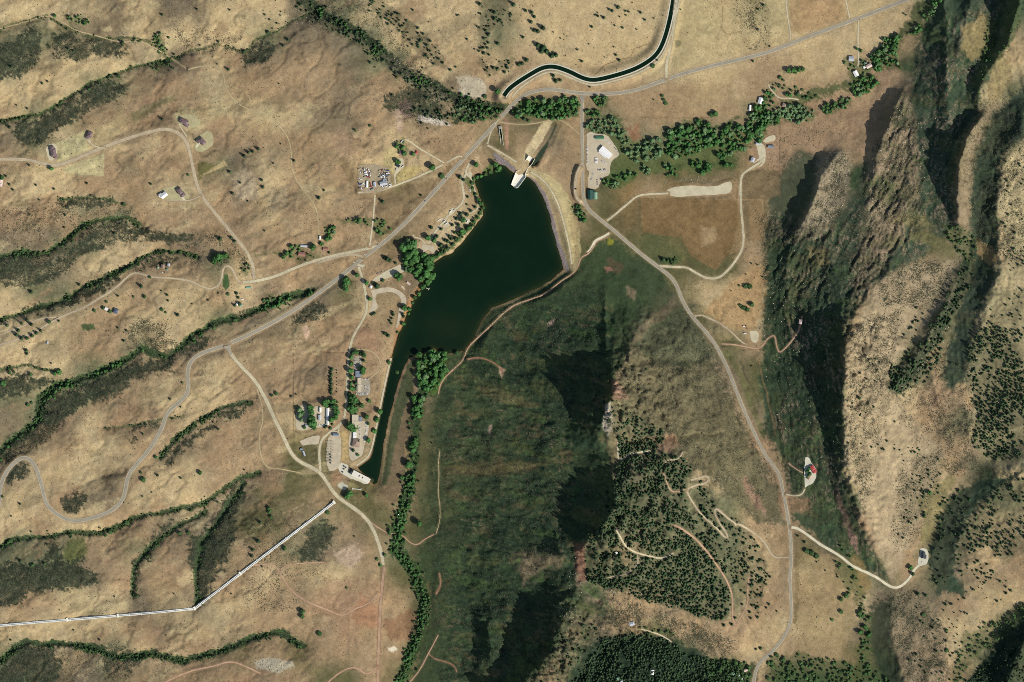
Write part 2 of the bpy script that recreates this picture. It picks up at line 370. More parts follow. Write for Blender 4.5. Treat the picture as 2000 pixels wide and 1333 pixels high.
# ------------------------------------------------------------------ roads: (name, width, material, points)
HWY = [(-60,1080),(-20,1030),(0,994),(2,950),(14,920),(37,896),(54,893),(71,908),(84,952),(91,986),(118,1009),(149,1020),(203,1006),(233,988),(245,967),(250,930),(267,907),(290,883),(317,838),(327,805),(354,784),(370,764),(366,734),(371,707),(392,690),(439,676),(500,648),(551,621),(601,589),(682,528),(709,504),(750,474),(790,438),(827,398),(905,311),(950,262),(985,222),(1000,206),(1017,189),(1040,179),(1071,174),(1103,178),(1135,183),(1203,184),(1253,174),(1304,154),(1371,133),(1500,104),(1567,76),(1669,39),(1770,0),(1870,-40)]
SER = [(1137,186),(1137,263),(1138,304),(1138,380),(1145,405),(1165,424),(1199,450),(1240,487),(1284,521),(1306,537),(1321,555),(1334,592),(1354,622),(1385,656),(1405,686),(1425,730),(1435,757),(1452,800),(1466,832),(1493,888),(1512,912),(1523,930),(1530,967),(1537,1001),(1544,1052),(1545,1092),(1542,1126),(1544,1170),(1546,1194),(1541,1228),(1522,1257),(1502,1278),(1485,1291),(1475,1310),(1471,1333),(1468,1400)]
ROADS = [
 ('road_shoulder', 8.0, 'gravelr', HWY), ('road_shoulder', 6.6, 'gravelr', SER),
 ('gravel_road', 6.0, 'gravelr', [(-60,315),(0,312),(50,312),(78,318),(105,325),(130,320),(180,298),(230,278),(280,262),(320,252),(345,257),(365,275),(372,300),(378,330),(385,360),(395,385),(415,410),(440,440),(465,470),(485,495),(495,520),(497,545)]),
 ('gravel_road', 5.2, 'gravelp', [(470,552),(500,550),(540,540),(580,522),(620,508),(660,498),(700,490),(735,482)]),
 ('gravel_road', 4.0, 'gravelr', [(620,514),(660,502),(690,496),(710,503)]),
 ('dirt_road', 3.4, 'gravelr', [(470,552),(462,545),(455,525),(445,519),(436,525),(434,545),(427,560),(410,566),(395,560),(375,550),(350,545),(300,542),(285,538),(262,532),(245,545),(225,565),(195,583),(165,602),(130,615),(95,633),(60,655),(0,675),(-60,690)]),
 ('dirt_road', 2.8, 'gravelr', [(0,655),(40,640),(80,622),(110,620)]),
 ('gravel_road', 6.4, 'gravelp', [(445,677),(450,690),(470,715),(500,745),(520,780),(535,815),(555,855),(567,883),(585,903),(620,918),(635,936),(655,968),(680,985),(715,1010),(732,1040),(746,1080),(750,1120)]),
 ('dirt_road', 4.8, 'gravelk', [(750,1110),(746,1150),(744,1170),(742,1200),(740,1260),(738,1333),(737,1400)]),
 ('gravel_road', 4.6, 'gravelp', [(700,522),(707,540),(714,570),(718,600),(710,625),(690,655),(681,690),(679,740),(677,790),(672,822),(655,838),(640,848),(628,860),(623,880),(626,920)]),
 ('dirt_road', 3.0, 'gravelp', [(668,822),(660,840),(662,842)]),
 ('camp_road', 3.6, 'gravelp', [(690,512),(700,519),(712,520)]),
 ('bank_road', 3.6, 'palelot', [(764,700),(757,728),(748,770),(740,810),(733,845),(726,878),(718,895),(706,903),(696,910)]),
 ('pull_off_road', 5.0, 'gravelr', [(1138,318),(1128,335),(1124,352),(1123,372),(1126,388),(1136,396),(1146,404)]),
 ('driveway', 4.0, 'gravelw', [(352,380),(358,388),(362,393)]), ('driveway', 4.0, 'gravelw', [(172,268),(174,275),(178,280)]), ('driveway', 4.0, 'gravelw', [(388,272),(390,282),(384,288)]),
 ('gravel_road', 5.0, 'gravelp', [(1330,-60),(1321,0),(1315,60),(1306,105),(1301,130),(1302,153)]),
 ('canal_road', 3.0, 'gravelp', [(1340,-60),(1328,0),(1316,50),(1304,88),(1290,116),(1266,134),(1234,149),(1174,166),(1148,167),(1108,150),(1084,141),(1066,142),(1042,154),(1016,172),(1000,190)]),
 ('dirt_road', 3.6, 'gravelp', [(1186,431),(1198,422),(1212,410),(1230,395),(1246,382),(1270,379),(1305,378)]),
 ('dirt_road', 4.2, 'gravelp', [(1494,298),(1490,315),(1462,332),(1448,342),(1446,370),(1448,420),(1453,460),(1451,488),(1430,520),(1410,540),(1396,545),(1378,543),(1360,534),(1342,522),(1320,522),(1288,520)]),
 ('dirt_road', 4.6, 'gravelw', [(1545,1030),(1556,1031),(1575,1043),(1600,1063),(1640,1085),(1665,1107),(1705,1123),(1742,1149),(1758,1146),(1776,1130),(1783,1114),(1795,1103)]),
 ('dirt_road', 2.6, 'gravelr', [(1357,618),(1370,615),(1385,622),(1410,634),(1430,650),(1447,668),(1465,678),(1480,682)]),
 ('dirt_road', 2.4, 'gravelk', [(1410,672),(1440,674),(1480,683),(1490,676),(1496,664),(1509,655),(1514,658),(1516,675),(1521,690),(1530,684),(1545,668),(1558,650),(1563,632),(1566,618)]),
 ('dirt_track', 2.3, 'gravelk', [(1192,455),(1188,464),(1166,470),(1158,484),(1150,496),(1134,503),(1128,525),(1115,538),(1095,550),(1065,576),(1030,587),(1000,598),(975,620),(950,645),(930,663),(913,680),(905,705),(885,722),(862,745),(856,770)]),
 ('dirt_track', 2.6, 'red', [(913,702),(935,698),(955,704),(972,714),(982,726)]),
 ('dirt_road', 4.4, 'gravelw', [(1190,456),(1176,464),(1162,470),(1156,484),(1148,494)]),
 ('driveway', 2.4, 'gravelp', [(1535,966),(1552,969),(1566,966),(1571,955)]),
 ('dirt_track', 2.0, 'gravelk', [(1572,925),(1560,920),(1548,912),(1540,905)]),
 ('dirt_track', 3.2, 'gravelr', ZC(1000,883,[(1611,610),(1560,608),(1520,612),(1495,590),(1475,545),(1440,500),(1400,470),(1340,430),(1300,412),(1290,430),(1290,412),(1250,385),(1200,340),(1180,325),(1165,340),(1190,400),(1240,470),(1245,495),(1225,490),(1180,435),(1080,350),(1030,270),(1000,215),(1060,190),(1120,180),(1140,150),(1120,135),(1060,155),(1030,160)])),
 ('dirt_track', 3.2, 'gravelk', ZC(1000,883,[(935,420),(960,430),(1000,455),(1060,500),(1110,555),(1160,620),(1210,690),(1250,760),(1272,830),(1275,900),(1272,960),(1290,1000)])),
 ('dirt_track', 2.8, 'gravelk', ZC(1000,883,[(1370,720),(1360,800),(1365,870),(1330,940),(1295,1000),(1255,1030)])),
 ('dirt_track', 2.8, 'gravelp', ZC(1000,883,[(600,445),(625,490),(660,550),(720,580),(800,600),(850,612),(900,600),(930,580)])),
 ('dirt_track', 2.6, 'gravelr', ZC(1000,883,[(722,590),(728,640),(690,680),(640,710),(550,722)])),
 ('dirt_track', 2.8, 'gravelp', ZC(1000,883,[(608,-60),(610,0),(612,45),(640,40),(670,10),(740,0),(800,-8)])),
 ('dirt_track', 2.4, 'gravelr', ZC(1000,883,[(985,0),(960,40),(900,45),(880,60)])),
 ('dirt_track', 2.4, 'gravelk', ZC(1000,883,[(870,110),(885,150),(900,200),(930,235),(1000,212)])),
 ('dirt_track', 2.4, 'gravelp', ZC(1000,883,[(745,1020),(820,1040),(880,1065),(920,1095)])),
 ('dirt_track', 2.6, 'gravelk', [(495,1103),(535,1103),(545,1112),(552,1130),(575,1160),(610,1180),(640,1190),(670,1205),(690,1190),(720,1180),(738,1160)]),
 ('dirt_track', 2.2, 'gravelk', [(549,1112),(560,1103),(600,1099),(633,1099)]),
 ('dirt_track', 2.6, 'gravelk', [(300,1345),(330,1328),(370,1310),(420,1300),(452,1290),(480,1300),(510,1315)]),
 ('dirt_track', 2.4, 'gravelk', [(640,1333),(665,1312),(685,1303),(700,1305),(712,1315),(722,1316),(736,1303)]),
 ('dirt_track', 1.8, 'gravelk', [(724,1020),(745,1035),(760,1042),(772,1043),(786,1045),(800,1060),(815,1066),(830,1053),(852,1042)]),
 ('dirt_track', 1.2, 'grasstrack', [(852,1042),(859,1020),(860,990),(855,960),(858,930),(856,905),(859,882)]),
 ('dirt_track', 2.2, 'grasstrack', [(368,137),(395,130),(425,128),(438,145),(440,170),(455,195),(480,213),(515,225),(540,240),(562,265),(570,295),(570,340),(600,380),(620,410),(622,440),(624,470)]),
 ('dirt_track', 2.0, 'grasstrack', [(0,58),(60,42),(95,30),(125,45),(150,62),(195,72),(235,85),(275,80),(310,98),(340,118),(365,135)]),
 ('dirt_track', 2.2, 'grasstrack', [(965,237),(1000,243),(1040,243),(1078,234),(1098,235),(1115,248),(1131,262)]),
 ('camp_road', 4.0, 'gravelp', ZC(720,320,[(1090,0),(1060,60),(1050,130),(1010,190),(1020,270),(1040,360),(1010,440),(940,500),(860,560),(810,640),(740,710),(690,800),(650,870)],5.55)),
 ('camp_road', 2.8, 'gravelp', ZC(720,320,[(1060,120),(1110,150),(1130,230),(1170,350),(1190,440),(1180,490),(1140,520),(1090,545)],5.55)),
 ('camp_road', 2.2, 'gravelp', ZC(720,320,[(480,770),(500,800),(560,810),(600,850),(620,870)],5.55)),
 ('dirt_road', 3.0, 'gravelp', [(733,378),(730,420),(724,470),(722,480)]),
 ('dirt_road', 3.4, 'gravelp', [(700,377),(740,375),(775,362),(820,345),(870,320),(895,305),(903,307)]),
 ('dirt_road', 2.6, 'gravelp', [(868,319),(840,303),(815,288),(800,276),(790,273)]),
 ('dirt_road', 3.0, 'gravelp', [(1677,40),(1676,90),(1678,120),(1676,130)]),
 ('dirt_road', 2.4, 'gravelp', [(1660,36),(1652,0),(1648,-40)]),
 ('dirt_road', 2.4, 'gravelp', [(1535,0),(1538,30),(1544,62),(1543,80)]),
 ('dirt_road', 2.6, 'gravelp', [(1500,165),(1514,186),(1526,193),(1548,192),(1560,195)]),
 ('driveway', 2.4, 'gravelp', [(173,273),(180,283),(195,290),(206,290)]),
 ('driveway', 2.4, 'gravelp', [(350,243),(358,256),(366,268)]),
 ('driveway', 2.4, 'gravelr', [(325,392),(350,393),(375,392),(392,383)]),
 ('footpath', 2.0, 'grasstrack', [(684,684),(700,683),(722,684),(738,696),(745,712),(742,724),(728,735),(722,740)]),
 ('dirt_track', 2.0, 'grasstrack', [(502,760),(512,790),(515,820),(506,850),(508,885),(520,915),(545,915),(590,925)]),
 ('dirt_track', 3.0, 'red', [(852,1160),(862,1142),(858,1120)]),
 ('dirt_track', 2.0, 'red', [(838,1278),(850,1288),(870,1292),(888,1300),(892,1312)]),
 ('dirt_track', 2.0, 'gravelk', [(856,1240),(845,1262),(836,1278),(820,1310),(800,1333)]),
 ('dam_crest_road', 3.4, 'gravelp', [(952,284),(985,302),(1010,318)]),
 ('dam_crest_road', 3.2, 'gravelp', [(1036,336),(1062,352),(1085,385),(1100,430),(1112,480),(1118,525)]),
 ('dirt_road', 2.6, 'gravelp', [(975,232),(962,250),(955,270),(952,284)]),
]
ROADP = []
for (nm, w, mt, pts) in ROADS:
    cp = resample(pts, 3.0, 2)
    z = Hs(cp[:, 0], cp[:, 1])
    if nm == 'dam_crest_road': z[:] = 8.2
    k = 7 if w > 3.5 else 4
    for _ in range(3):
        zp = np.r_[[z[0]] * k, z, [z[-1]] * k]
        z = np.convolve(zp, np.ones(2 * k + 1) / (2 * k + 1), 'valid')
    z = np.where((cp[:, 0] < 1135) & (cp[:, 1] > 325), np.maximum(z, .9), z)
    hw = w / 2 + 1.6
    Dm = {}
    xs0, xs1, ys0, ys1 = cp[:, 0].min(), cp[:, 0].max(), cp[:, 1].min(), cp[:, 1].max()
    sl = box(xs0 - 14, xs1 + 14, ys0 - 14, ys1 + 14)
    D = np.full(X[sl].shape, 1e9); ZZ = np.zeros(X[sl].shape)
    oy, ox = sl[0].start, sl[1].start
    for i in range(len(cp) - 1):
        a, b = cp[i], cp[i + 1]
        s2 = box(min(a[0], b[0]) - 12, max(a[0], b[0]) + 12, min(a[1], b[1]) - 12, max(a[1], b[1]) + 12)
        l2 = (slice(s2[0].start - oy, s2[0].stop - oy), slice(s2[1].start - ox, s2[1].stop - ox))
        if l2[0].start < 0 or l2[1].start < 0: continue
        d, t, _c = segd(X[s2], Y[s2], a, b)
        m = d < D[l2]
        D[l2] = np.where(m, d, D[l2]); ZZ[l2] = np.where(m, z[i] + (z[i + 1] - z[i]) * t, ZZ[l2])
    if nm != 'dam_crest_road':
        kk = sstep(hw + (7 if w > 5 else 3), hw, D)
        H[sl] = H[sl] * (1 - kk) + ZZ * kk
    ROADP.append((nm, w, mt, cp, z, D, sl))

# ------------------------------------------------------------------ ground cover colours, with some shade painted in
def lin(c):
    c = np.asarray(c, float) / 255.0
    return np.where(c <= .04045, c / 12.92, ((c + .055) / 1.055) ** 2.4)
KALB = .90
PAL = {k: lin(v) * KALB for k, v in {
 't': (182,160,119), 'y': (178,159,117), 'b': (157,133,100), 'r': (155,128,99), 'g': (124,110,86), 'o': (100,96,64),
 'p': (188,175,145), 'k': (130,114,90), 'd': (62,78,52), 'D': (58,74,50), 's': (114,112,82), 'f': (134,112,76)}.items()}  # D: d made darker, shadow in the colour where the ridges cast it
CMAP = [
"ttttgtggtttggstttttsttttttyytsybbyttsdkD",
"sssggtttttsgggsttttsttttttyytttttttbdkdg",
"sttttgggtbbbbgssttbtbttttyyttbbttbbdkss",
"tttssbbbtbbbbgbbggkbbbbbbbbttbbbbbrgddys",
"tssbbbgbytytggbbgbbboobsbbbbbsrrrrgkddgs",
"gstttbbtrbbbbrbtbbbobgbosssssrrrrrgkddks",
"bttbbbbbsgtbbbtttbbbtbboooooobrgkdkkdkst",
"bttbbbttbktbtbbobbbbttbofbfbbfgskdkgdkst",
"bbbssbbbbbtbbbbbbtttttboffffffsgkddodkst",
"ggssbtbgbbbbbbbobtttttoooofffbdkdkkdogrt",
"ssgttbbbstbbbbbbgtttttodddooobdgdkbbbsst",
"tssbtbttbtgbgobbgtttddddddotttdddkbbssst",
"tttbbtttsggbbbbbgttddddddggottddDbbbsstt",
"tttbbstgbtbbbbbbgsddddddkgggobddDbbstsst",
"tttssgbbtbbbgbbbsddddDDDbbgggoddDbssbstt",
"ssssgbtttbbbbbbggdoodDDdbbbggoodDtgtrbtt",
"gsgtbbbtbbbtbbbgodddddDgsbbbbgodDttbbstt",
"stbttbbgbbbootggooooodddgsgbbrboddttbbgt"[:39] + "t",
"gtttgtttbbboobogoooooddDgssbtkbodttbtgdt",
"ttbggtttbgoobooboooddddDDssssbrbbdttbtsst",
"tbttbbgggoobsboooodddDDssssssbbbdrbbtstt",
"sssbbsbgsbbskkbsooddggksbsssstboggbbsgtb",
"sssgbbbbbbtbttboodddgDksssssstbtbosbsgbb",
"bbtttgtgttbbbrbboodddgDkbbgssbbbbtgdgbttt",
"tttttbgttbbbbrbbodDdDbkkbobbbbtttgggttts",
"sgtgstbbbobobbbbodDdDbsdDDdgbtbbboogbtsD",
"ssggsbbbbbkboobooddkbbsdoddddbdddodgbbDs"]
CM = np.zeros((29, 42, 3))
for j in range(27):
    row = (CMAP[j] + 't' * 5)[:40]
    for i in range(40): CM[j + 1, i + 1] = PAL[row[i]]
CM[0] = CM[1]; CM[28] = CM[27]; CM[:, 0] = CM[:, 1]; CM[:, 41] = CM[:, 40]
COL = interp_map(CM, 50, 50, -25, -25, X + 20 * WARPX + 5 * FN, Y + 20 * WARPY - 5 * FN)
lum = 1 + .10 * MN + .08 * fbm(X, Y, 90, 3, 77) + .08 * FN
COL *= lum[..., None]
tw = fbm(X, Y, 30, 4, 83)
COL *= (1 + np.array([.05, .0, -.06]) * tw[..., None])
dk = fbm(X, Y, 38, 4, 5, .55, -22, 2.2)
COL *= (1 - .14 * (sstep(.05, .5, dk) * WEST))[..., None]

def put(sl, m, c):
    COL[sl] = COL[sl] * (1 - m[..., None]) + np.asarray(c) * m[..., None]
def area(pts, rgb, soft=5, warp=6, amt=1.0, patch=0.0, k=None):
    sl, sd = polysd(pts, soft + warp + 4, warp)
    m = sstep(soft * .4, -soft * .4, sd + (soft - 1) * 1.25 * EDG[sl] + patch * 9 * FN[sl]) * amt
    if patch: m = m * np.clip(.75 + patch * 1.2 * fbm(X[sl], Y[sl], 5, 3, 91), 0, 1)
    c = lin(rgb) * KALB
    tex = (1 + .22 * FN[sl] + .15 * MN[sl])[..., None]
    put(sl, np.clip(m, 0, 1), c * tex)
    return sl, m
def band(pts, w, rgb, amt=1.0, warp=4, soft=.5, side=0, vary=.5):
    sl, D, SG, V = linefield(pts, w * 2 + 10, warp)
    ww = w * (1 + vary * MN[sl] + vary * .6 * FN[sl])
    if side: D = np.where(SG * side < 0, D * 3.0, D)
    m = sstep(ww * (1 + soft * .5), ww * (1 - soft * .5), D + (w * .55 * EDG[sl] if w > 1.5 else 0)) * amt
    put(sl, np.clip(m, 0, 1), lin(rgb) * KALB * (1 + .22 * FN[sl] + .18 * fbm(X[sl], Y[sl], 6, 3, 95))[..., None])
    return sl, m
for pg_, rgb_, am_ in [
 ([(1125,528),(1170,470),(1200,470),(1290,540),(1335,600),(1350,650),(1290,650),(1230,690),(1200,740),(1190,800),(1175,860),(1200,930),(1190,1000),(1130,1060),(1120,1200),(1060,1300),(1020,1345),(800,1345),(830,1220),(850,1180),(815,1100),(840,1000),(850,900),(850,760),(900,700),(940,650),(1000,600),(1080,560)], (62,76,50), .86),
 ([(1150,560),(1190,600),(1190,700),(1180,900),(1150,1050),(1120,1060),(1120,1200),(1060,1320),(950,1345),(900,1340),(880,1200),(950,1050),(1020,900),(1000,760),(950,700),(1040,600)], (56,72,50), .7),
 ([(1195,760),(1230,690),(1290,640),(1350,650),(1400,720),(1450,830),(1480,890),(1520,960),(1530,1020),(1480,1020),(1400,950),(1300,880),(1220,820)], (104,98,72), .9),
 ([(1230,640),(1300,560),(1345,600),(1380,660),(1400,700),(1330,720),(1260,700)], (88,90,66), .85),
 ([(1500,480),(1545,440),(1600,500),(1660,540),(1660,600),(1645,640),(1640,900),(1660,990),(1740,1145),(1690,1120),(1600,1060),(1550,1010),(1530,900),(1490,840),(1488,640)], (60,76,54), .92),
 ([(1560,440),(1640,420),(1700,340),(1720,300),(1780,180),(1800,60),(1850,-10),(1920,-10),(2010,-10),(1960,110),(1905,200),(1900,240),(1868,300),(1860,450),(1780,520),(1700,560),(1640,620),(1560,560)], (62,76,58), .82),
 ([(1930,235),(2010,160),(2010,255),(1960,300),(1945,400),(1950,480),(1930,560),(1900,640),(1885,740),(1860,760),(1840,740),(1870,620),(1900,520),(1890,440),(1895,330)], (64,74,58), .92),  # green-grey slope; the dimness of its west face is put in the colour
 ([(1500,380),(1560,300),(1620,300),(1580,400),(1550,460),(1500,470)], (72,80,60), .85),
 ([(1860,960),(1900,940),(1990,925),(1910,985),(1870,1050),(1860,1110),(1890,1160),(1830,1160),(1812,1100),(1830,1010)], (60,74,56), .92),
 ([(1700,1180),(1740,1170),(1745,1260),(1770,1345),(1730,1345),(1690,1260)], (54,66,48), .7),
 ([(1990,1190),(2010,1190),(2010,1345),(1870,1345),(1920,1290)], (46,60,44), .85),
 ([(1130,1260),(1200,1240),(1310,1245),(1400,1290),(1480,1300),(1470,1345),(1110,1345)], (46,62,44), .85),
 ([(1600,300),(1660,295),(1655,380),(1600,470),(1550,470),(1590,380)], (146,132,106), .8), ([(1765,185),(1780,210),(1780,300),(1760,420),(1700,520),(1680,520),(1690,400),(1720,280)], (128,116,90), .75),
 ([(1690,300),(1730,240),(1772,180),(1785,215),(1788,300),(1795,400),(1760,470),(1720,520),(1690,560),(1660,580),(1680,500),(1705,430)], (132,118,92), .75), ([(1735,765),(1790,690),(1850,590),(1880,508),(1893,512),(1868,600),(1812,700),(1762,772)], (54,68,50), .9),  # second polygon: shaded gully between the tree rows, its shade painted dark
 ([(1915,235),(1935,235),(1900,300),(1890,440),(1875,440),(1868,350),(1885,270)], (140,124,96), .85), ([(1700,560),(1760,520),(1870,505),(1860,570),(1800,640),(1750,700),(1730,760),(1800,840),(1840,880),(1820,960),(1760,1090),(1740,1140),(1690,1010),(1650,900),(1645,700)], (164,146,114), .8),
 ([(1745,1150),(1800,1150),(1850,1240),(1850,1345),(1770,1345),(1742,1230)], (138,122,96), .7), ([(1955,310),(2010,270),(2010,560),(1945,560),(1965,500),(1950,400)], (176,160,120), .8), ([(1900,640),(1950,560),(2010,560),(2010,920),(1930,910),(1900,850),(1890,700)], (150,140,104), .7),
 ([(840,890),(900,880),(930,960),(870,1040),(850,1100),(820,1080),(815,1000)], (72,82,54), .5), ([(1000,1070),(1100,1080),(1095,1110),(1020,1150)], (112,106,80), .5),
 ]:
    if pg_[0][0] > 1500: am_ = min(1, am_ + .1)
    sl, sd = polysd(pg_, 24, 5 if pg_[0][0] > 1500 else 9); m_ = sstep(5, -4, sd + 11 * EDG[sl]) * am_
    COL[sl] = COL[sl] * (1 - m_[..., None]) + (lin(rgb_) * KALB * (1 + .22 * MN[sl] + .18 * FN[sl])[..., None]) * m_[..., None]
# ledges: thin broken lines of paler rock, north-south on the hogbacks, east-west on the mountain
m_ = sstep(-.15, -.45, RDG2 + .3 * GR) * STRATA * .65
COL[:] = COL * (1 - m_[..., None]) + lin((38,54,40)) * KALB * m_[..., None]
m_ = np.clip(sstep(.80, .93, RDG) * .6 + sstep(.80, .93, RDG2 + .08 * GR) * .8, 0, 1) * STRATA * .9 * sstep(-.15, .35, fbm(X, Y, 40, 3, 46) + .35 * UPM * sstep(1560, 1640, X))
COL[:] = COL * (1 - m_[..., None]) + lin((160,136,112)) * KALB * m_[..., None]
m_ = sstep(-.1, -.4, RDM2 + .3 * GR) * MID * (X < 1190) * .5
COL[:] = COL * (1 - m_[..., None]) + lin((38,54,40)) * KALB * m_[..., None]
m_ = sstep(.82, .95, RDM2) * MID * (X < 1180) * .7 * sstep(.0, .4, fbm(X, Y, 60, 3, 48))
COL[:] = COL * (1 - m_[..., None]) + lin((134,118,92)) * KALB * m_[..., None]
SCRUB = np.zeros_like(H)       # density of low brush, 0..1
RUB = np.zeros_like(H)         # density of loose rock
# dark brush on the shaded banks
DARK = (56,68,50)
BRUSH = [
 [(-10,100),(35,72),(62,55),(78,68),(88,95),(70,128),(45,150),(0,156)], [(105,70),(125,62),(150,75),(200,78),(245,90),(250,103),(200,108),(150,120),(118,115),(100,95)],
 [(22,258),(50,236),(90,222),(125,205),(175,175),(215,158),(240,172),(232,195),(190,215),(150,235),(110,262),(70,284),(40,280)],
 [(474,115),(500,92),(520,82),(537,90),(530,108),(505,128),(478,130)],
 [(0,500),(40,492),(92,494),(110,512),(150,478),(168,450),(200,434),(240,436),(275,446),(300,455),(262,470),(185,490),(150,512),(110,545),(50,556),(-10,556)],
 [(112,390),(150,384),(180,386),(236,396),(238,402),(190,404),(130,404),(112,398)],
 [(280,447),(310,454),(380,460),(375,472),(330,474),(290,468),(270,455)],
 [(46,608),(110,590),(108,612),(60,616)], [(110,600),(170,565),(200,545),(235,528),(245,530),(210,565),(180,585),(130,600)],
 [(262,524),(300,505),(320,498),(350,496),(350,506),(310,516),(280,534)],
 [(-10,905),(30,862),(70,830),(85,790),(120,765),(180,748),(240,720),(300,700),(325,705),(340,722),(300,728),(262,745),(232,772),(190,782),(140,812),(110,838),(88,862),(50,885),(20,905)],
 [(330,680),(370,672),(400,650),(390,670),(345,700),(330,725),(318,712)],
 [(372,690),(395,668),(410,655),(420,662),(385,690)],
 [(-10,735),(40,735),(100,742),(110,755),(60,760),(30,772),(-10,778)],
 [(-10,1105),(20,1100),(95,1102),(150,1092),(175,1110),(190,1120),(186,1134),(150,1148),(90,1152),(45,1168),(-10,1186)],
 [(92,1062),(108,1052),(122,1070),(126,1092),(110,1104),(92,1092)],
 [(258,1160),(262,1100),(272,1078),(292,1070),(296,1090),(275,1110),(272,1150)],
 [(380,1180),(384,1130),(372,1090),(370,1062),(400,1040),(430,1000),(440,975),(470,945),(480,970),(460,1010),(465,1040),(450,1080),(430,1110),(410,1150),(392,1172)],
 [(290,1060),(310,1030),(330,1010),(340,1018),(320,1040),(300,1060)],
 [(320,905),(345,870),(375,845),(420,820),(425,828),(390,850),(360,880),(335,905)],
 [(425,815),(450,790),(475,795),(470,812),(440,818)],
 [(-10,1315),(12,1290),(40,1262),(100,1262),(120,1290),(110,1333),(-10,1340)],
 [(200,1290),(220,1275),(280,1275),(285,1290),(250,1310),(215,1315)],
 [(258,870),(262,832),(300,826),(315,830),(318,836),(290,838),(265,840)],
 [(15,905),(40,900),(58,912),(40,935),(15,950)], [(120,975),(150,960),(175,972),(150,1000),(125,1000)],
 [(570,620),(605,595),(635,592),(640,608),(610,625),(575,632)],
 [(574,1095),(590,1065),(610,1030),(640,1010),(655,1030),(640,1070),(620,1095),(590,1100)],
 [(750,190),(800,170),(850,190),(860,230),(790,220),(752,208)], [(880,200),(940,212),(940,240),(885,242)],
]
for i, pg in enumerate(BRUSH):
    c = DARK if i not in (22, 23) else (112,100,78)
    sl, m = area(pg, c, 8, 10, .97, .35)
    SCRUB[sl] = np.maximum(SCRUB[sl], m)
# mottled cover on the dark slopes: olive grass, brown earth, darker thicket
for seed_, rgb_, th_, am_, scx in [(101, (84,88,54), .16, .6, 26), (102, (104,90,64), .30, .5, 18), (103, (40,56,42), .12, .6, 22), (104, (70,92,50), .34, .5, 30)]:
    dm = np.clip(STRATA * .7 + MID * (X < 1200) + BAND2 * .4, 0, 1)
    m_ = sstep(th_, th_ + .07, fbm(X, Y, scx, 4, seed_, .6, 10, 1.8) + .22 * GR + .10 * FN) * dm * am_
    COL[:] = COL * (1 - m_[..., None]) + lin(rgb_) * KALB * (1 + .2 * FN)[..., None] * m_[..., None]
for seed_, rgb_, th_, am_, scx, rt_ in [(105, (126,112,84), .22, .6, 34, -24), (106, (190,172,128), .26, .45, 30, -24), (107, (150,122,92), .24, .5, 40, -30)]:
    m_ = sstep(th_, th_ + .22, fbm(X, Y, scx, 5, seed_, .6, rt_, 2.2) + .12 * GR) * WEST * am_
    COL[:] = COL * (1 - m_[..., None]) + lin(rgb_) * KALB * (1 + .1 * FN)[..., None] * m_[..., None]
ORD_ = 0
# scattered brush speckle on rocky ground
SPECK = [
 ([(340,60),(430,55),(480,75),(440,100),(360,105)], .45), ([(100,400),(260,405),(270,430),(200,440),(120,450),(60,420)], .4), ([(0,395),(120,410),(130,470),(60,490),(0,485)], .4),
 ([(250,630),(330,625),(345,680),(290,690),(250,680)], .7), ([(165,715),(250,700),(255,725),(170,735)], .6), ([(420,500),(470,480),(500,520),(470,540),(420,530)], .4),
 ([(330,460),(460,450),(470,500),(380,520)], .45), ([(0,1262),(240,1262),(260,1333),(0,1333)], .4),
 ([(1480,410),(1560,440),(1640,440),(1700,300),(1760,190),(1790,250),(1800,440),(1760,500),(1640,600),(1500,640)], .5),
 ([(1170,1110),(1240,1180),(1340,1210),(1440,1250),(1420,1290),(1330,1260),(1240,1230),(1150,1250)], .75),
 ([(1740,700),(1900,700),(1900,930),(1840,920),(1700,760)], .5), ([(1650,640),(1760,600),(1740,760),(1690,990),(1655,900)], .6), ([(1700,520),(1870,500),(1850,600),(1720,600)], .7),
 ([(1725,1160),(1800,1150),(1850,1250),(1850,1333),(1770,1333),(1740,1240)], .75), ([(1760,900),(1840,880),(1830,950),(1790,1060),(1750,1080),(1740,1020)], .5),
 ([(1895,200),(2000,180),(2000,260),(1950,330),(1945,500),(1895,480),(1880,340)], .5), ([(1960,260),(2000,240),(2000,520),(1950,500),(1950,320)], .55),
 ([(1200,700),(1340,600),(1400,700),(1470,830),(1520,960),(1500,1020),(1400,950),(1300,880),(1210,800)], .42), ([(1200,760),(1320,860),(1470,960),(1520,1000),(1500,1050),(1400,940),(1300,880),(1210,800)], .35), ([(1380,780),(1500,900),(1520,960),(1400,850)], .3),
 ([(1840,880),(1900,880),(1930,920),(1860,930)], .6), ([(1620,300),(1660,300),(1650,420),(1560,470),(1600,360)], .6), ([(1500,260),(1600,230),(1640,260),(1560,300),(1500,360)], .25),
 ([(560,0),(700,0),(760,60),(850,150),(900,190),(860,190),(780,140),(700,80),(600,50)], .35), ([(1430,0),(1500,0),(1500,120),(1460,90)], .5),
 ([(480,1000),(600,1010),(640,1100),(560,1200),(480,1180)], .3), ([(840,860),(1100,820),(1120,1333),(840,1333)], .35), ([(930,560),(1180,560),(1180,820),(860,860),(850,740)], .3),
 ([(1500,520),(1660,560),(1640,980),(1700,1080),(1600,1050),(1520,900)], .35), ([(780,170),(860,200),(880,240),(820,250),(775,220)], .45),
]
for pg, dn in SPECK:
    sl, sd = polysd(pg, 14, 9)
    m = sstep(9, -9, sd) * dn * np.clip(.7 + 1.1 * fbm(X[sl], Y[sl], 16, 4, 65), .1, 1.3)
    SCRUB[sl] = np.maximum(SCRUB[sl], np.clip(m, 0, 1))
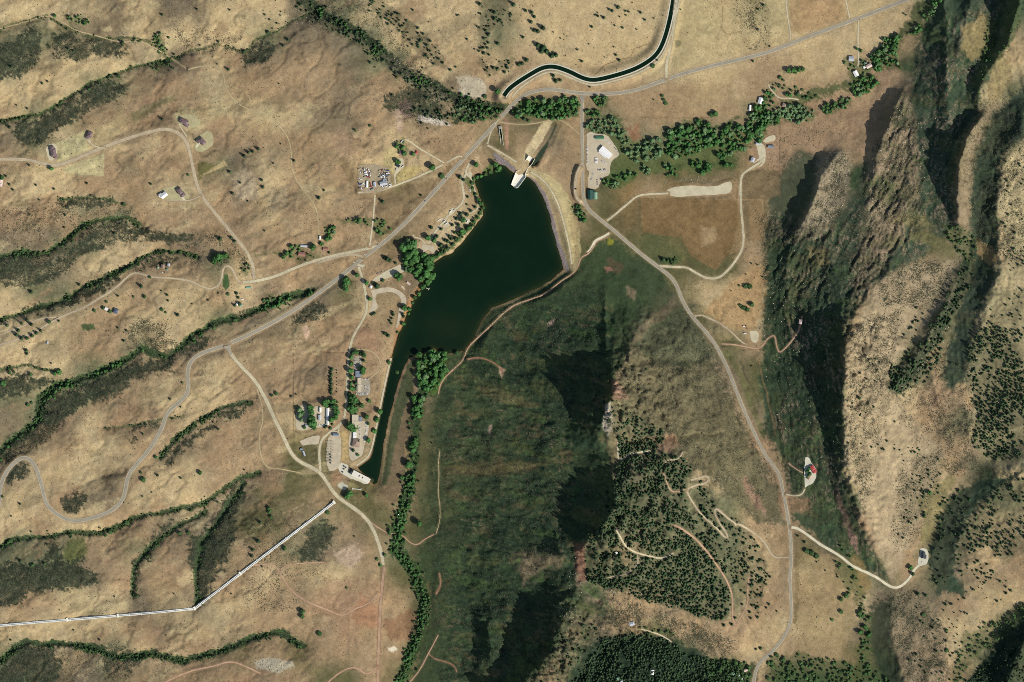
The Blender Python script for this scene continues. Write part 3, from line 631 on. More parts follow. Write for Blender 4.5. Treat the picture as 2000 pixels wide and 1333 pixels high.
# bright growth along the water lines
G1 = (76,104,56); G2 = (60,92,50); G3 = (98,116,62)
GB = [('a', 2.6, (84,98,58), .7), ('b', 2.4, G1, .9), ('c', 9, (58,78,50), .95), ('e', 4, G1, .85), ('g', 3.6, G1, .85), ('h', 7, G1, 1), ('i', 4.5, G2, .85), ('j', 4.5, G2, .85), ('k', 4.5, G2, .85), ('l', 5.5, G2, .8), ('m', 6.5, G2, .95), ('n', 3, G2, .7), ('p', 2, G2, .6), ('f', 2.5, G2, .7)]
for k, w, c, a in GB:
    sl, m = band(STREAMS[k], w, c, a, 5)
    SCRUB[sl] = np.maximum(SCRUB[sl], m * .8)
CREEK = [(850,735),(828,760),(812,800),(808,850),(806,900),(800,950),(786,1000),(775,1040),(772,1075),(790,1090),(808,1115),(822,1150),(832,1180),(826,1215),(812,1250),(795,1300),(780,1340)]
sl, m = band(CREEK, 11, (66,96,50), 1.0, 5); SCRUB[sl] = np.maximum(SCRUB[sl], m * .7)
AREAS = [
 # greens
 ([(1000,195),(1125,195),(1130,225),(1060,232),(1000,228)], (74,92,54), 5, 4, .9), ([(1140,215),(1200,225),(1260,290),(1330,270),(1420,240),(1500,215),(1600,195),(1680,165),(1740,80),(1800,50),(1830,0),(1790,0),(1760,60),(1720,110),(1650,160),(1560,180),(1480,230),(1440,230),(1400,255),(1290,290),(1200,240)], (70,86,52), 8, 6, .8),
 ([(1190,260),(1300,290),(1440,255),(1440,330),(1330,335),(1260,340),(1220,350),(1195,330)], (92,100,60), 8, 6, .85), ([(1186,330),(1230,330),(1240,350),(1200,375),(1188,360)], (88,104,60), 5, 4, .8),
 ([(1250,448),(1330,455),(1360,500),(1330,515),(1250,500)], (86,92,58), 9, 8, .65), ([(1330,470),(1420,495),(1450,500),(1420,545),(1370,540),(1345,520)], (88,88,58), 8, 6, .6),
 ([(830,680),(850,672),(872,690),(870,740),(850,770),(818,760),(812,710)], (86,118,50), 5, 4, .9), ([(1230,500),(1290,520),(1330,600),(1290,640),(1240,560),(1200,510)], (66,74,52), 12, 10, .6),
 ([(200,930),(260,915),(240,940),(205,955)], (96,84,66), 6, 5, .5), ([(385,318),(400,316),(425,330),(398,345),(388,352)], (100,98,56), 4, 3, .8),
 ([(255,225),(300,205),(340,185),(345,195),(300,220),(262,245)], (108,106,70), 5, 4, .6),
 ([(437,535),(447,537),(449,560),(442,568),(436,560)], (58,84,48), 1.5, 1, .95), ([(160,635),(185,633),(188,645),(162,646)], (60,82,48), 3, 3, .9),
 ([(95,590),(108,586),(108,600),(60,615),(45,612)], (60,82,48), 4, 4, .8),
 ([(128,1062),(165,1045),(170,1080),(145,1100),(125,1090)], (98,104,58), 6, 5, .8), ([(395,1290),(440,1278),(455,1265),(480,1255),(480,1262),(430,1285)], (70,92,50), 4, 4, .7),
 ([(660,310),(740,330),(760,345),(800,340),(845,325),(790,365),(720,395),(690,380)], (120,104,72), 8, 6, .5), ([(730,378),(800,365),(850,345),(900,310),(790,440),(735,470)], (122,104,76), 7, 5, .7),
 ([(905,345),(925,340),(935,350),(922,362),(934,388),(946,405),(936,428),(905,462),(880,486),(846,510),(842,502),(880,476),(900,455),(926,425),(936,406),(922,380),(914,362)], (84,98,56), 4, 3, .85), ([(940,345),(945,330),(960,318),(978,316),(980,326),(965,336),(950,346)], (78,100,52), 3, 3, .9), ([(1185,500),(1220,520),(1210,540),(1190,530)], (104,84,62), 4, 5, .5), ([(1188,465),(1198,470),(1196,480),(1186,480)], (150,148,50), 3, 3, .7),
 ([(1102,532),(1116,534),(1090,550),(1060,573),(1025,587),(995,597),(968,622),(945,645),(925,663),(924,655),(938,632),(960,606),(1000,592),(1050,566),(1082,548)], (66,78,52), 2.5, 2, .95),
 # gravelly, pale or bare patches
 ([(890,152),(915,148),(940,155),(950,170),(945,190),(925,192),(905,185)], (176,164,138), 5, 5, .9), ([(745,100),(790,130),(850,170),(880,185),(860,195),(800,165),(750,125)], (150,140,115), 4, 5, .55),
 ([(815,228),(840,225),(868,238),(880,246),(850,245),(820,240)], (196,184,164), 4, 4, .9), ([(778,200),(800,195),(808,230),(790,235),(780,220)], (136,112,98), 4, 4, .9), ([(770,215),(780,212),(790,250),(782,262),(774,245)], (176,152,126), 4, 4, .8),
 ([(455,340),(475,330),(500,350),(500,385),(475,395),(455,370)], (184,166,134), 8, 8, .6), ([(520,375),(560,370),(570,400),(530,410)], (158,142,112), 8, 8, .6),
 ([(1310,355),(1395,362),(1390,350),(1330,345)], (116,108,80), 4, 4, .6),
 ([(655,1075),(690,1065),(715,1078),(700,1100),(680,1112),(660,1100)], (190,166,136), 7, 7, .9), ([(500,1288),(530,1284),(575,1292),(578,1300),(540,1312),(505,1305)], (178,168,142), 4, 5, .9),
 ([(648,700),(655,640),(700,655),(735,690),(720,720),(680,690)], (164,136,104), 8, 6, .3), ([(588,638),(602,634),(606,655),(600,668),(594,655)], (196,164,134), 3, 4, .9),
 ([(713,640),(730,650),(748,700),(700,695),(690,672)], (164,130,100), 7, 5, .7), ([(1370,610),(1480,510),(1500,530),(1490,600),(1470,650),(1430,640)], (178,146,102), 8, 8, .85),
 ([(1252,388),(1440,390),(1440,445),(1430,480),(1400,530),(1350,500),(1330,465),(1254,455)], (128,104,70), 3, 2, .9), ([(1370,440),(1400,445),(1405,470),(1375,480)], (170,146,108), 7, 6, .6),
 ([(1450,335),(1500,330),(1522,335),(1522,380),(1494,388),(1490,470),(1458,470),(1450,390)], (118,102,74), 3, 2, .8), ([(1462,390),(1490,390),(1490,470),(1466,470)], (142,118,84), 3, 2, .8),
 ([(1190,410),(1240,385),(1250,392),(1250,455),(1200,440)], (112,98,66), 4, 3, .7), ([(1530,205),(1590,215),(1640,200),(1700,150),(1745,130),(1765,150),(1748,190),(1710,230),(1700,310),(1665,315),(1640,290),(1600,300),(1560,290),(1530,320)], (160,134,102), 8, 5, .65),
 ([(1875,55),(1920,30),(1930,60),(1922,110),(1895,118),(1878,90)], (146,130,88), 7, 6, .8), ([(1940,105),(1975,120),(1972,165),(1940,200),(1930,215),(1925,190)], (140,124,86), 6, 6, .75), ([(1955,110),(1985,80),(2000,80),(2000,110),(1975,130)], (140,122,88), 6, 6, .5),
 ([(1575,480),(1610,488),(1620,515),(1595,520),(1575,500)], (132,120,82), 6, 6, .7), ([(1770,460),(1800,445),(1850,470),(1870,505),(1855,500),(1820,480),(1780,470)], (112,108,70), 6, 6, .7), ([(1905,465),(1935,480),(1950,510),(1930,520),(1908,500)], (156,130,88), 4, 4, .8),
 ([(1735,430),(1765,420),(1800,420),(1830,440),(1790,448),(1745,440)], (124,114,76), 6, 6, .6), ([(1660,1080),(1690,1100),(1700,1150),(1680,1170),(1660,1130)], (132,112,72), 7, 6, .8),
 ([(1795,975),(1850,930),(1870,930),(1850,970),(1820,1060),(1790,1070),(1800,1020)], (128,120,78), 7, 7, .75), ([(1868,912),(1890,922),(1875,940),(1860,930)], (168,140,104), 5, 5, .6), ([(1880,785),(1898,780),(1900,800),(1886,800)], (190,158,116), 4, 4, .7),
 ([(930,750),(1010,775),(1060,790),(1030,800),(940,775)], (112,102,68), 6, 8, .6), ([(890,800),(940,810),(930,818),(885,810)], (104,92,62), 5, 6, .5), ([(860,910),(1000,900),(1080,905),(990,930),(870,930)], (108,96,64), 8, 8, .6),
 ([(955,830),(961,828),(960,850),(954,852)], (170,146,122), 3.5, 4, .8), ([(975,715),(985,722),(980,740),(974,728)], (180,150,120), 2, 2, .9), ([(1070,630),(1084,622),(1080,634),(1068,638)], (196,166,140), 1.5, 2, .95),
 ([(1180,520),(1195,520),(1198,530),(1185,532)], (156,112,92), 3, 3, .8), ([(1222,560),(1245,570),(1240,590),(1225,580)], (140,120,96), 4, 5, .6), ([(1235,650),(1260,620),(1320,580),(1330,600),(1290,620),(1250,665),(1220,690)], (124,106,84), 7, 8, .5),
 ([(1195,740),(1210,745),(1225,780),(1195,780)], (156,122,100), 4, 4, .7), ([(1180,790),(1192,785),(1197,830),(1185,850),(1174,835)], (184,172,150), 4, 4, .8),
 ([(1455,930),(1490,985),(1495,1010),(1478,1000),(1462,965),(1450,940)], (166,128,106), 6, 7, .6), ([(1020,1080),(1100,1085),(1095,1100),(1040,1120),(1020,1140),(1015,1110)], (146,126,98), 6, 7, .6),
 ([(1120,1060),(1140,1062),(1145,1130),(1128,1140),(1122,1100)], (136,96,80), 5, 4, .7), ([(1270,850),(1310,845),(1330,870),(1300,885),(1275,880)], (156,124,98), 5, 5, .7),
 ([(1195,800),(1240,830),(1240,880),(1200,920),(1185,870)], (144,128,94), 6, 6, .5), ([(1650,1030),(1670,1050),(1675,1080),(1660,1060)], (160,126,108), 4, 4, .8), ([(1630,940),(1645,975),(1660,1030),(1648,1035),(1635,990)], (128,102,88), 5, 6, .7),
 ([(1520,965),(1580,975),(1580,1000),(1530,1002)], (152,122,92), 6, 5, .7), ([(1560,1075),(1650,1090),(1680,1180),(1640,1290),(1560,1280),(1552,1180)], (156,136,96), 10, 8, .6),
 ([(1552,1080),(1560,1080),(1558,1200),(1550,1230)], (126,106,74), 3, 2, .6), ([(640,1130),(740,1130),(740,1220),(680,1220),(600,1190)], (160,128,98), 10, 9, .5), ([(700,1160),(745,1180),(740,1230),(690,1215)], (158,114,84), 8, 8, .6),
 ([(745,1210),(800,1190),(822,1210),(815,1250),(760,1250)], (138,104,76), 7, 8, .7), ([(757,1266),(770,1262),(778,1268),(768,1274),(758,1272)], (208,196,168), 1.5, 2, 1),
 ([(700,680),(720,684),(742,700),(742,720),(720,740),(706,740),(708,700)], (158,132,100), 4, 3, .7), ([(650,760),(660,690),(676,690),(672,780),(650,775)], (154,128,98), 5, 4, .6),
 ([(740,940),(770,830),(790,730),(812,705),(806,860),(770,1000),(742,960)], (112,96,72), 5, 4, .8), ([(796,712),(816,704),(808,760),(788,800),(770,880),(754,948),(742,948),(754,870),(766,810),(784,745)], (72,80,54), 3, 3, .9), ([(790,860),(806,850),(800,930),(792,930)], (160,136,96), 3, 3, .7), ([(808,715),(814,715),(816,765),(808,800)], (152,128,98), 2.5, 2, .7),
 ([(745,945),(760,720),(755,745),(730,880),(712,905),(702,905),(724,880),(748,740),(760,690),(775,660),(800,600)], (176,152,108), 3, 2, .55),
 ([(640,845),(680,842),(682,900),(668,905),(672,860),(645,845)], (170,146,98), 3, 2, .8), ([(654,920),(670,928),(668,940),(655,945),(648,930)], (160,126,96), 4, 3, .7), ([(684,935),(700,950),(695,958),(680,950)], (150,140,92), 3, 2, .7),
 ([(660,945),(668,941),(680,950),(674,957),(662,952)], (200,196,170), 1.5, 1, .9),
 # dam faces
 ([(1034,330),(1065,338),(1098,362),(1120,400),(1132,450),(1134,500),(1122,530),(1116,528),(1106,470),(1090,410),(1064,366),(1036,345)], (182,166,120), 3, 3, .92), ([(1122,400),(1130,395),(1132,500),(1124,520),(1112,440)], (142,122,84), 4, 2, .5),
 ([(1036,346),(1044,352),(1066,380),(1080,420),(1092,470),(1112,528),(1104,528),(1094,508),(1082,468),(1072,420),(1058,382),(1042,356),(1030,347)], (144,132,128), 2, 1, .95), ([(962,300),(968,298),(1008,330),(1005,337),(990,327),(972,318)], (132,120,118), 2, 1, .95),
 ([(950,284),(955,280),(1015,322),(1010,328)], (180,160,118), 2, 1, .9), ([(985,232),(992,234),(994,295),(986,293)], (172,134,108), 2, 1, .9),
 ([(1030,285),(1062,236),(1084,228),(1060,275),(1036,308),(1022,316),(1024,300)], (204,184,140), 2, 2, .95), ([(1058,300),(1078,285),(1068,320),(1046,335),(1040,328)], (176,148,112), 3, 2, .8),
 ([(940,330),(934,312),(925,318),(905,360),(912,400),(905,440),(880,465),(850,490),(825,500),(815,480),(850,445),(890,420),(905,390),(895,350),(910,325),(935,305)], (184,164,126), 4, 3, .85),
 ([(775,640),(790,600),(812,565),(835,535),(840,540),(815,580),(796,615),(782,650),(772,690),(766,700)], (168,128,88), 2.5, 2, .9), ([(720,560),(770,555),(790,575),(790,600),(770,640),(740,640),(728,600)], (140,122,88), 6, 4, .5),
 # cut fields in the upper left
 ([(112,280),(165,256),(172,280),(176,294),(125,318),(112,316)], (186,174,128), 2, 1.5, .95), ([(123,330),(205,300),(203,345),(130,340)], (184,172,126), 2, 1.5, .92), ([(178,262),(240,218),(256,240),(200,288),(182,280)], (166,148,106), 4, 4, .5),
 ([(390,345),(440,314),(445,325),(400,342)], (180,160,114), 2, 2, .9), ([(342,222),(360,208),(384,215),(400,250),(372,258),(350,250)], (180,164,120), 4, 3, .7), ([(753,290),(775,288),(772,345),(748,322)], (176,160,112), 3, 2, .8), ([(775,335),(790,325),(830,325),(810,345),(775,360)], (178,160,104), 3, 2, .8), ([(790,290),(870,320),(800,325),(792,310)], (164,144,108), 4, 4, .6), ([(60,328),(110,330),(40,345),(20,360),(0,330)], (158,140,102), 5, 5, .6),
 ([(455,570),(500,560),(505,600),(470,620),(455,610)], (172,150,114), 5, 4, .7),
 ([(1318,80),(1328,79),(1331,86),(1326,92),(1319,91)], (44,72,46), 1.5, 1, .95), ([(1305,0),(1545,0),(1540,80),(1440,105),(1330,135),(1312,120)], (176,158,114), 6, 5, .5), ([(1540,0),(1650,0),(1655,35),(1560,70),(1545,60)], (164,134,94), 4, 3, .6), ([(1250,190),(1255,232),(1330,225),(1400,232),(1440,220),(1430,160),(1300,170)], (158,134,98), 4, 5, .5),
 ([(1225,250),(1252,240),(1250,270),(1235,272)], (146,104,78), 7, 7, .7),
]
for a in AREAS: area(*a)
def putd(sl, sd, rgb, soft): pass
# wooded ground is dark with litter and brush
FOREST = [ # polygon, density (trees per square plan step), size range, kind
 ([(1190,795),(1215,790),(1250,815),(1290,840),(1300,850),(1280,885),(1330,890),(1352,905),(1340,935),(1345,1000),(1400,1080),(1428,1150),(1420,1210),(1380,1205),(1330,1190),(1270,1175),(1200,1150),(1145,1135),(1140,1080),(1150,1035),(1190,1005),(1200,930),(1205,860),(1185,830)], .042, (4.2, 7.2), 'j'),
 ([(1345,935),(1375,940),(1400,990),(1450,1020),(1480,1060),(1500,1120),(1480,1200),(1440,1150),(1400,1080),(1360,1000)], .016, (4, 6.6), 'j'),
 ([(1095,1190),(1130,1200),(1165,1205),(1180,1230),(1130,1290),(1080,1333),(1050,1333),(1080,1270)], .008, (3.6, 6), 'j'),
 ([(1130,1310),(1180,1245),(1230,1235),(1300,1245),(1340,1275),(1400,1290),(1440,1300),(1440,1340),(1110,1345)], .045, (4, 6.5), 'f'),
 ([(1960,300),(2010,280),(2010,440),(1950,440)], .0022, (3.4, 5.4), 'j'), ([(1960,440),(2010,440),(2010,560),(1955,520)], .004, (3.4, 5.6), 'j'),
 ([(1940,575),(2010,560),(2010,640),(1920,640)], .004, (3.6, 6), 'j'),
 ([(1905,640),(1960,640),(1990,700),(2010,760),(2010,900),(1930,900),(1895,860),(1905,800),(1888,750),(1888,690)], .026, (4, 7), 'j'), ([(1960,640),(2010,640),(2010,760),(1985,700)], .007, (3.6, 6), 'j'),
 ([(1900,990),(1950,950),(2010,925),(2010,1080),(1950,1100),(1930,1070),(1890,1080),(1862,1100),(1866,1060)], .014, (4, 6.6), 'j'), ([(1865,1080),(1940,1100),(1990,1150),(1950,1175),(1880,1160)], .0065, (3.8, 6), 'j'),
 ([(1840,960),(1870,950),(1900,945),(1890,1000),(1860,1060),(1850,1150),(1820,1160),(1815,1100)], .006, (4, 7), 'j'),
 ([(1780,900),(1840,880),(1835,960),(1800,1000),(1765,1050),(1750,1060),(1760,1000)], .006, (3.6, 5.6), 'j'),
 ([(1650,780),(1720,770),(1800,880),(1790,900),(1680,840)], .0018, (3, 4.8), 'j'), ([(1650,860),(1800,870),(1810,900),(1780,900),(1650,880)], .0025, (3, 4.8), 'j'),
 ([(1868,535),(1900,520),(1905,545),(1860,620),(1840,690),(1805,755),(1785,755),(1760,770),(1735,765),(1732,745),(1770,690),(1830,610)], .018, (4.5, 7.5), 'j'), ([(1735,705),(1755,720),(1775,740),(1750,770),(1732,760)], .03, (4.5, 7), 'j'), ([(1755,660),(1790,600),(1830,585),(1770,680)], .005, (4, 6), 'j'),
 ([(1790,1170),(1870,1160),(1900,1180),(1880,1240),(1860,1290),(1800,1333),(1780,1333),(1770,1240)], .0022, (3, 5), 'j'),
 ([(1985,1260),(2010,1240),(2010,1340),(1970,1340)], .010, (4, 6), 'j'), ([(1880,1333),(1930,1290),(1970,1240),(1990,1240),(1965,1333)], .010, (4, 6), 'f'),
 ([(715,-5),(740,0),(790,30),(850,90),(870,130),(840,125),(800,85),(760,45),(720,25)], .0110, (3.6, 5.6), 'j'), ([(940,-5),(1000,-5),(1000,40),(960,60),(940,110),(950,130),(1000,110),(1000,140),(955,150),(935,120),(935,60)], .0085, (3.6, 5.6), 'j'),
 ([(800,200),(860,200),(890,225),(880,240),(840,232),(800,215)], .009, (3.6, 5.4), 'j'), ([(560,0),(640,0),(640,50),(570,45)], .003, (3.4, 5), 'j'), ([(500,0),(560,0),(560,60),(510,60)], .002, (3, 4.4), 'j'),
 ([(1040,60),(1250,0),(1300,0),(1290,80),(1130,130),(1050,110)], .0006, (3.4, 5), 'j'), ([(880,110),(1000,140),(960,60),(880,20)], .001, (3.4, 5), 'j'),
 ([(600,30),(640,28),(690,60),(745,110),(800,150),(860,175),(905,200),(895,210),(850,190),(790,165),(730,115),(680,75),(630,55)], .012, (3.8, 6.2), 'j'),
 ([(1880,200),(1960,110),(1990,60),(1990,0),(1950,0),(1940,60),(1920,90)], .002, (3, 5), 'b'),
 ([(1790,180),(1800,1),(1850,0),(1800,180)], .001, (3, 4), 'j'),
 ([(1640,1060),(1670,1110),(1690,1170),(1680,1190),(1650,1150),(1630,1110)], .006, (3.4, 6), 'b'), ([(1680,1180),(1700,1200),(1700,1290),(1690,1333),(1670,1333),(1680,1240)], .008, (3.6, 6.5), 'b'),
 ([(1500,1280),(1560,1275),(1640,1290),(1700,1300),(1740,1333),(1500,1340)], .010, (4, 7), 'b'), ([(1880,1240),(1900,1230),(1950,1200),(2010,1170),(2010,1200),(1960,1240),(1900,1290),(1870,1333),(1850,1333)], .010, (4, 6.4), 'b'),
 ([(1905,200),(1925,40),(1945,40),(1940,100),(1920,140)], .010, (3.6, 6), 'b'), ([(1840,440),(1870,440),(1905,470),(1900,520),(1880,510),(1860,480)], .012, (3.6, 6), 'b'), ([(1290,520),(1310,500),(1330,505),(1320,520)], .010, (3.6, 6), 'b'),
 ([(1500,260),(1490,240),(1520,180),(1500,170),(1490,190),(1480,230)], .018, (5, 8), 'c'),
 # cottonwoods along the big creek
 ([(998,200),(1040,195),(1080,196),(1100,188),(1130,200),(1131,228),(1090,234),(1060,232),(1030,226),(1000,224)], .028, (6, 9.5), 'c'), ([(1160,184),(1178,180),(1190,192),(1182,206),(1165,208),(1158,198)], .030, (6, 9), 'c'), ([(1140,216),(1168,216),(1170,228),(1142,230)], .030, (5, 8), 'c'),
 ([(1142,240),(1190,228),(1210,235),(1225,262),(1235,290),(1262,325),(1276,330),(1268,342),(1245,330),(1225,300),(1200,265),(1145,260)], .020, (5, 8.5), 'g'), ([(1235,285),(1290,265),(1300,300),(1270,320),(1250,310)], .020, (6, 9), 'g'),
 ([(1303,255),(1340,240),(1370,230),(1400,255),(1395,285),(1360,300),(1320,310),(1300,300)], .026, (6.5, 10), 'c'), ([(1400,258),(1430,240),(1460,250),(1470,275),(1450,295),(1420,295),(1400,285)], .022, (6, 9.5), 'c'), ([(1345,310),(1400,320),(1390,338),(1345,335)], .018, (6, 9), 'c'), ([(1400,295),(1435,300),(1430,325),(1400,325)], .016, (6, 9), 'c'), ([(1296,325),(1330,320),(1328,350),(1300,352)], .010, (5, 8), 'c'),
 ([(1455,245),(1475,205),(1500,215),(1530,222),(1522,240),(1500,250),(1500,262),(1475,280),(1462,270)], .030, (6, 9.5), 'c'), ([(1520,212),(1560,205),(1595,215),(1590,235),(1560,240),(1525,230)], .045, (5.5, 8.5), 'g'), ([(1605,210),(1640,192),(1665,195),(1650,212),(1615,222)], .05, (5.5, 8), 'c'),
 ([(1660,170),(1700,145),(1720,160),(1695,185),(1670,188)], .045, (5.5, 8.5), 'c'), ([(1700,120),(1715,85),(1745,62),(1765,75),(1750,100),(1762,135),(1735,130),(1715,140)], .028, (5.5, 9), 'c'), ([(1770,70),(1800,45),(1810,55),(1785,72)], .028, (5, 8), 'c'), ([(1808,40),(1825,-5),(1838,-5),(1822,30)], .028, (5, 8), 'c'),
 ([(1535,140),(1570,132),(1572,140),(1545,146)], .04, (4, 6), 'c'),
 ([(1172,350),(1190,348),(1210,360),(1200,370),(1185,362)], .030, (5, 8), 'c'), ([(1200,348),(1230,332),(1245,338),(1210,352)], .022, (4, 7), 'c'), ([(1115,402),(1135,400),(1150,425),(1138,432),(1122,420)], .030, (5, 8.5), 'c'),
 ([(775,275),(790,273),(795,300),(785,310),(780,295),(768,288)], .030, (5, 8), 'c'), ([(500,500),(560,490),(570,480),(575,490),(560,500)], .010, (4, 7), 'c'),
 ([(568,480),(590,478),(600,485),(570,505),(555,510)], .012, (4.5, 7), 'c'), ([(632,445),(650,440),(655,460),(640,475)], .022, (5, 8), 'c'), ([(655,430),(690,430),(715,425),(750,430),(765,450),(745,462),(720,440),(680,438)], .014, (4.5, 8), 'c'),
 ([(512,585),(530,580),(560,580),(565,590),(545,600),(515,592)], .02, (4.5, 7), 'c'), ([(590,575),(620,565),(612,578),(590,580)], .02, (4, 7), 'c'), ([(665,545),(680,538),(690,550),(678,562)], .024, (4.5, 7), 'c'),
 ([(782,470),(800,466),(812,490),(818,510),(810,530),(790,530),(780,500)], .026, (7, 11), 'c'), ([(825,495),(840,500),(850,520),(845,545),(832,552),(820,530),(818,510)], .028, (7, 10.5), 'c'),
 ([(815,680),(840,668),(860,672),(872,695),(868,720),(858,750),(845,765),(820,760),(815,720)], .030, (7, 11), 'c'), ([(808,770),(822,772),(828,790),(822,815),(810,822),(804,800)], .030, (6, 9), 'c'),
 ([(798,855),(812,850),(816,880),(805,888),(797,875)], .03, (5, 8), 'c'), ([(793,930),(800,925),(812,930),(808,960),(795,990),(775,1010),(768,1040),(770,1080),(785,1090),(782,1050),(800,990)], .024, (5.5, 8.5), 'c'),
 ([(785,1085),(800,1100),(830,1160),(845,1190),(830,1230),(815,1250),(820,1200),(815,1150)], .016, (3.5, 6), 'b'), ([(800,1260),(820,1250),(800,1320),(770,1333)], .012, (3.5, 6), 'b'),
 ([(605,795),(620,795),(616,820),(605,830),(600,815)], .030, (6.5, 9), 'c'), ([(628,785),(645,780),(662,790),(662,815),(648,822),(645,800),(630,800)], .024, (6, 9), 'c'), ([(680,770),(692,776),(700,790),(698,808),(684,808),(680,790)], .03, (7, 10), 'c'), ([(682,828),(696,830),(700,842),(690,848),(680,842)], .03, (6, 9), 'c'), ([(580,795),(592,795),(592,818),(580,818)], .02, (5, 7), 'g'),
 ([(930,345),(940,338),(960,330),(968,318),(975,330),(945,345)], .020, (4, 6), 'b'), ([(935,350),(942,395),(950,410),(938,420),(930,380)], .020, (3.5, 5.5), 'b'), ([(850,510),(900,470),(940,425),(930,425),(880,470),(845,500)], .012, (3, 5.5), 'b'), ([(835,545),(845,540),(815,590),(805,600),(810,580)], .022, (4.5, 7), 'b'),
 ([(930,215),(975,205),(990,215),(960,238),(930,240),(885,240),(880,225)], .014, (4, 7), 'c'), ([(895,200),(930,215),(900,230),(880,215)], .014, (4, 7), 'g'),
 ([(300,70),(318,65),(325,100),(312,105),(300,90)], .018, (3.6, 5.6), 'c'), ([(128,30),(165,32),(180,45),(140,50)], .022, (4, 6.4), 'c'), ([(290,125),(320,120),(340,135),(300,140)], .014, (3.4, 5), 'b'),
 ([(575,500),(590,494),(635,500),(640,508),(600,512),(580,515)], .010, (3, 4.6), 'b'), ([(410,500),(440,495),(450,505),(420,515)], .022, (4, 6.4), 'c'), ([(470,510),(490,520),(485,540),(470,530)], .012, (3.6, 5), 'b'),
 ([(1645,110),(1700,120),(1710,150),(1680,160),(1660,150)], .008, (4, 6), 'c'), ([(690,680),(712,685),(712,700),(704,690)], .02, (4.5, 6.5), 'c'),
 ([(1380,1280),(1440,1290),(1470,1300),(1465,1333),(1380,1333)], .016, (4.5, 7.5), 'b'), ([(1240,1222),(1290,1225),(1320,1240),(1260,1240)], .012, (4, 6), 'b'), ([(1500,160),(1540,165),(1570,180),(1605,195),(1600,200),(1540,180)], .012, (3.6, 5.6), 'b'),
]
GROUNDC = {'j': ((104,98,72), .35), 'f': ((40,54,40), .95), 'b': ((78,90,54), .7), 'c': ((72,88,50), .75), 'g': ((92,100,66), .75)}
for pg, dn, sz, kd in FOREST:
    c, a = GROUNDC[kd]
    if kd == 'j' and dn > .008: a = .7; c = (84,84,62)
    if kd == 'j' and dn < .003: continue
    area(pg, c, 7, 6, a, .15)
for k in 'h':
    pass
# wheel-worn verges, shores, canal banks
for nm, w, mt, cp, z, D, sl in ROADP:
    wv = {'road_shoulder': 2.0}.get(nm, 1.6)
    m = sstep(w / 2 + wv + .9 * FN[sl] + 1.2, w / 2 - .6, D) * (.75 if w > 3 else .55)
    if nm == 'dirt_track': m = m * np.clip(.8 + .8 * fbm(X[sl], Y[sl], 14, 2, 13), .2, 1)
    put(sl, m, lin((158,138,106) if mt not in ('gravelk', 'red') else (152,118,92)) * KALB)
sl, D, SG, V = linefield([tuple(p) for p in resample(CANAL, 8)], 26)
put(sl, sstep(13, 8, D) * .9, lin((172,152,118)) * KALB)
m = sstep(3.2, .5, LAKE_SD) * sstep(-8, -1, LAKE_SD)
east = (X[LAKE_SL] < 830) * (Y[LAKE_SL] < 760) * (Y[LAKE_SL] > 540) + (X[LAKE_SL] > 1080) * (Y[LAKE_SL] > 490)
put(LAKE_SL, m * np.where(east, .8, .45), lin((150,104,72)) * KALB)
put(LAKE_SL, sstep(0, -3, LAKE_SD), lin((70,66,44)) * KALB)
sl, sd = polysd(SPILL, 4); put(sl, sstep(1.5, -1, sd), lin((46,58,44)) * KALB)
put(LAKE_SL, sstep(0, -3, LAKE_SD), lin((60,60,40)) * KALB)
# the yellowish field bands ploughed along the contour, fence-line paths
for pts, w, c, a in [([(572,640),(573,760),(574,845),(575,900)], .8, (108,92,70), .8), ([(1523,200),(1523,330),(1524,385)], .8, (116,96,70), .7), ([(1250,388),(1250,455)], 2.2, (98,90,64), .7), ([(1441,338),(1440,388)], 1, (116,96,70), .7),
                     ([(1446,390),(1490,390),(1494,470)], 1, (166,140,100), .6), ([(1254,230),(1370,232),(1400,228)], 1.2, (116,96,68), .6), ([(1254,180),(1254,230)], .8, (120,100,72), .5), ([(612,688),(672,690)], 1, (110,92,68), .7), ([(700,320),(700,378)], .8, (126,108,80), .6),
                     ([(1560,1040),(1556,1100),(1554,1200),(1556,1230)], 1.4, (140,124,84), .7), ([(1480,700),(1500,780),(1515,850)], 1.6, (148,118,84), .5), ([(1420,690),(1440,720),(1470,800),(1490,850)], 5, (96,100,58), .5),
                     ([(1146,-10),(1200,0),(1230,20),(1240,45),(1260,50),(1275,20),(1290,0)], 1.2, (184,164,120), .6), ([(1160,150),(1185,125),(1230,112),(1238,95),(1270,85)], 1, (120,92,64), .8), ([(1410,0),(1412,30),(1408,55),(1420,68),(1450,62)], 1, (124,104,72), .6),
                     ([(500,215),(480,180),(440,165)], .8, (186,168,120), .5), ([(1580,215),(1500,165)], .6, (150,130,98), .4), ([(660,755),(672,752)], 1, (120,98,70), .8)]:
    band(pts, w, c, a, 1.5, .5, 0, .3)
# thin rills: darker lines on the grass hills
rl = RILL * WEST
COL *= (1 - .26 * rl)[..., None]
sp = vn(X / 2.6, Y / 2.6, 37) * .6 + vn(X / 4.4, Y / 4.4, 38) * .4
SPK = sstep(.62, .72, sp + .16 * np.clip(SCRUB, 0, 1) - .02) * (.10 + .90 * np.clip(SCRUB, 0, 1)) * .8
COL *= (1 - SPK * .6)[..., None]
COL *= (1 + (.12 + .30 * np.clip(SCRUB + STRATA * .7 + MID * .7, 0, 1)) * GR + .12 * fbm(X, Y, 6.5, 2, 40))[..., None]
COL = np.clip(COL, .006, .8)
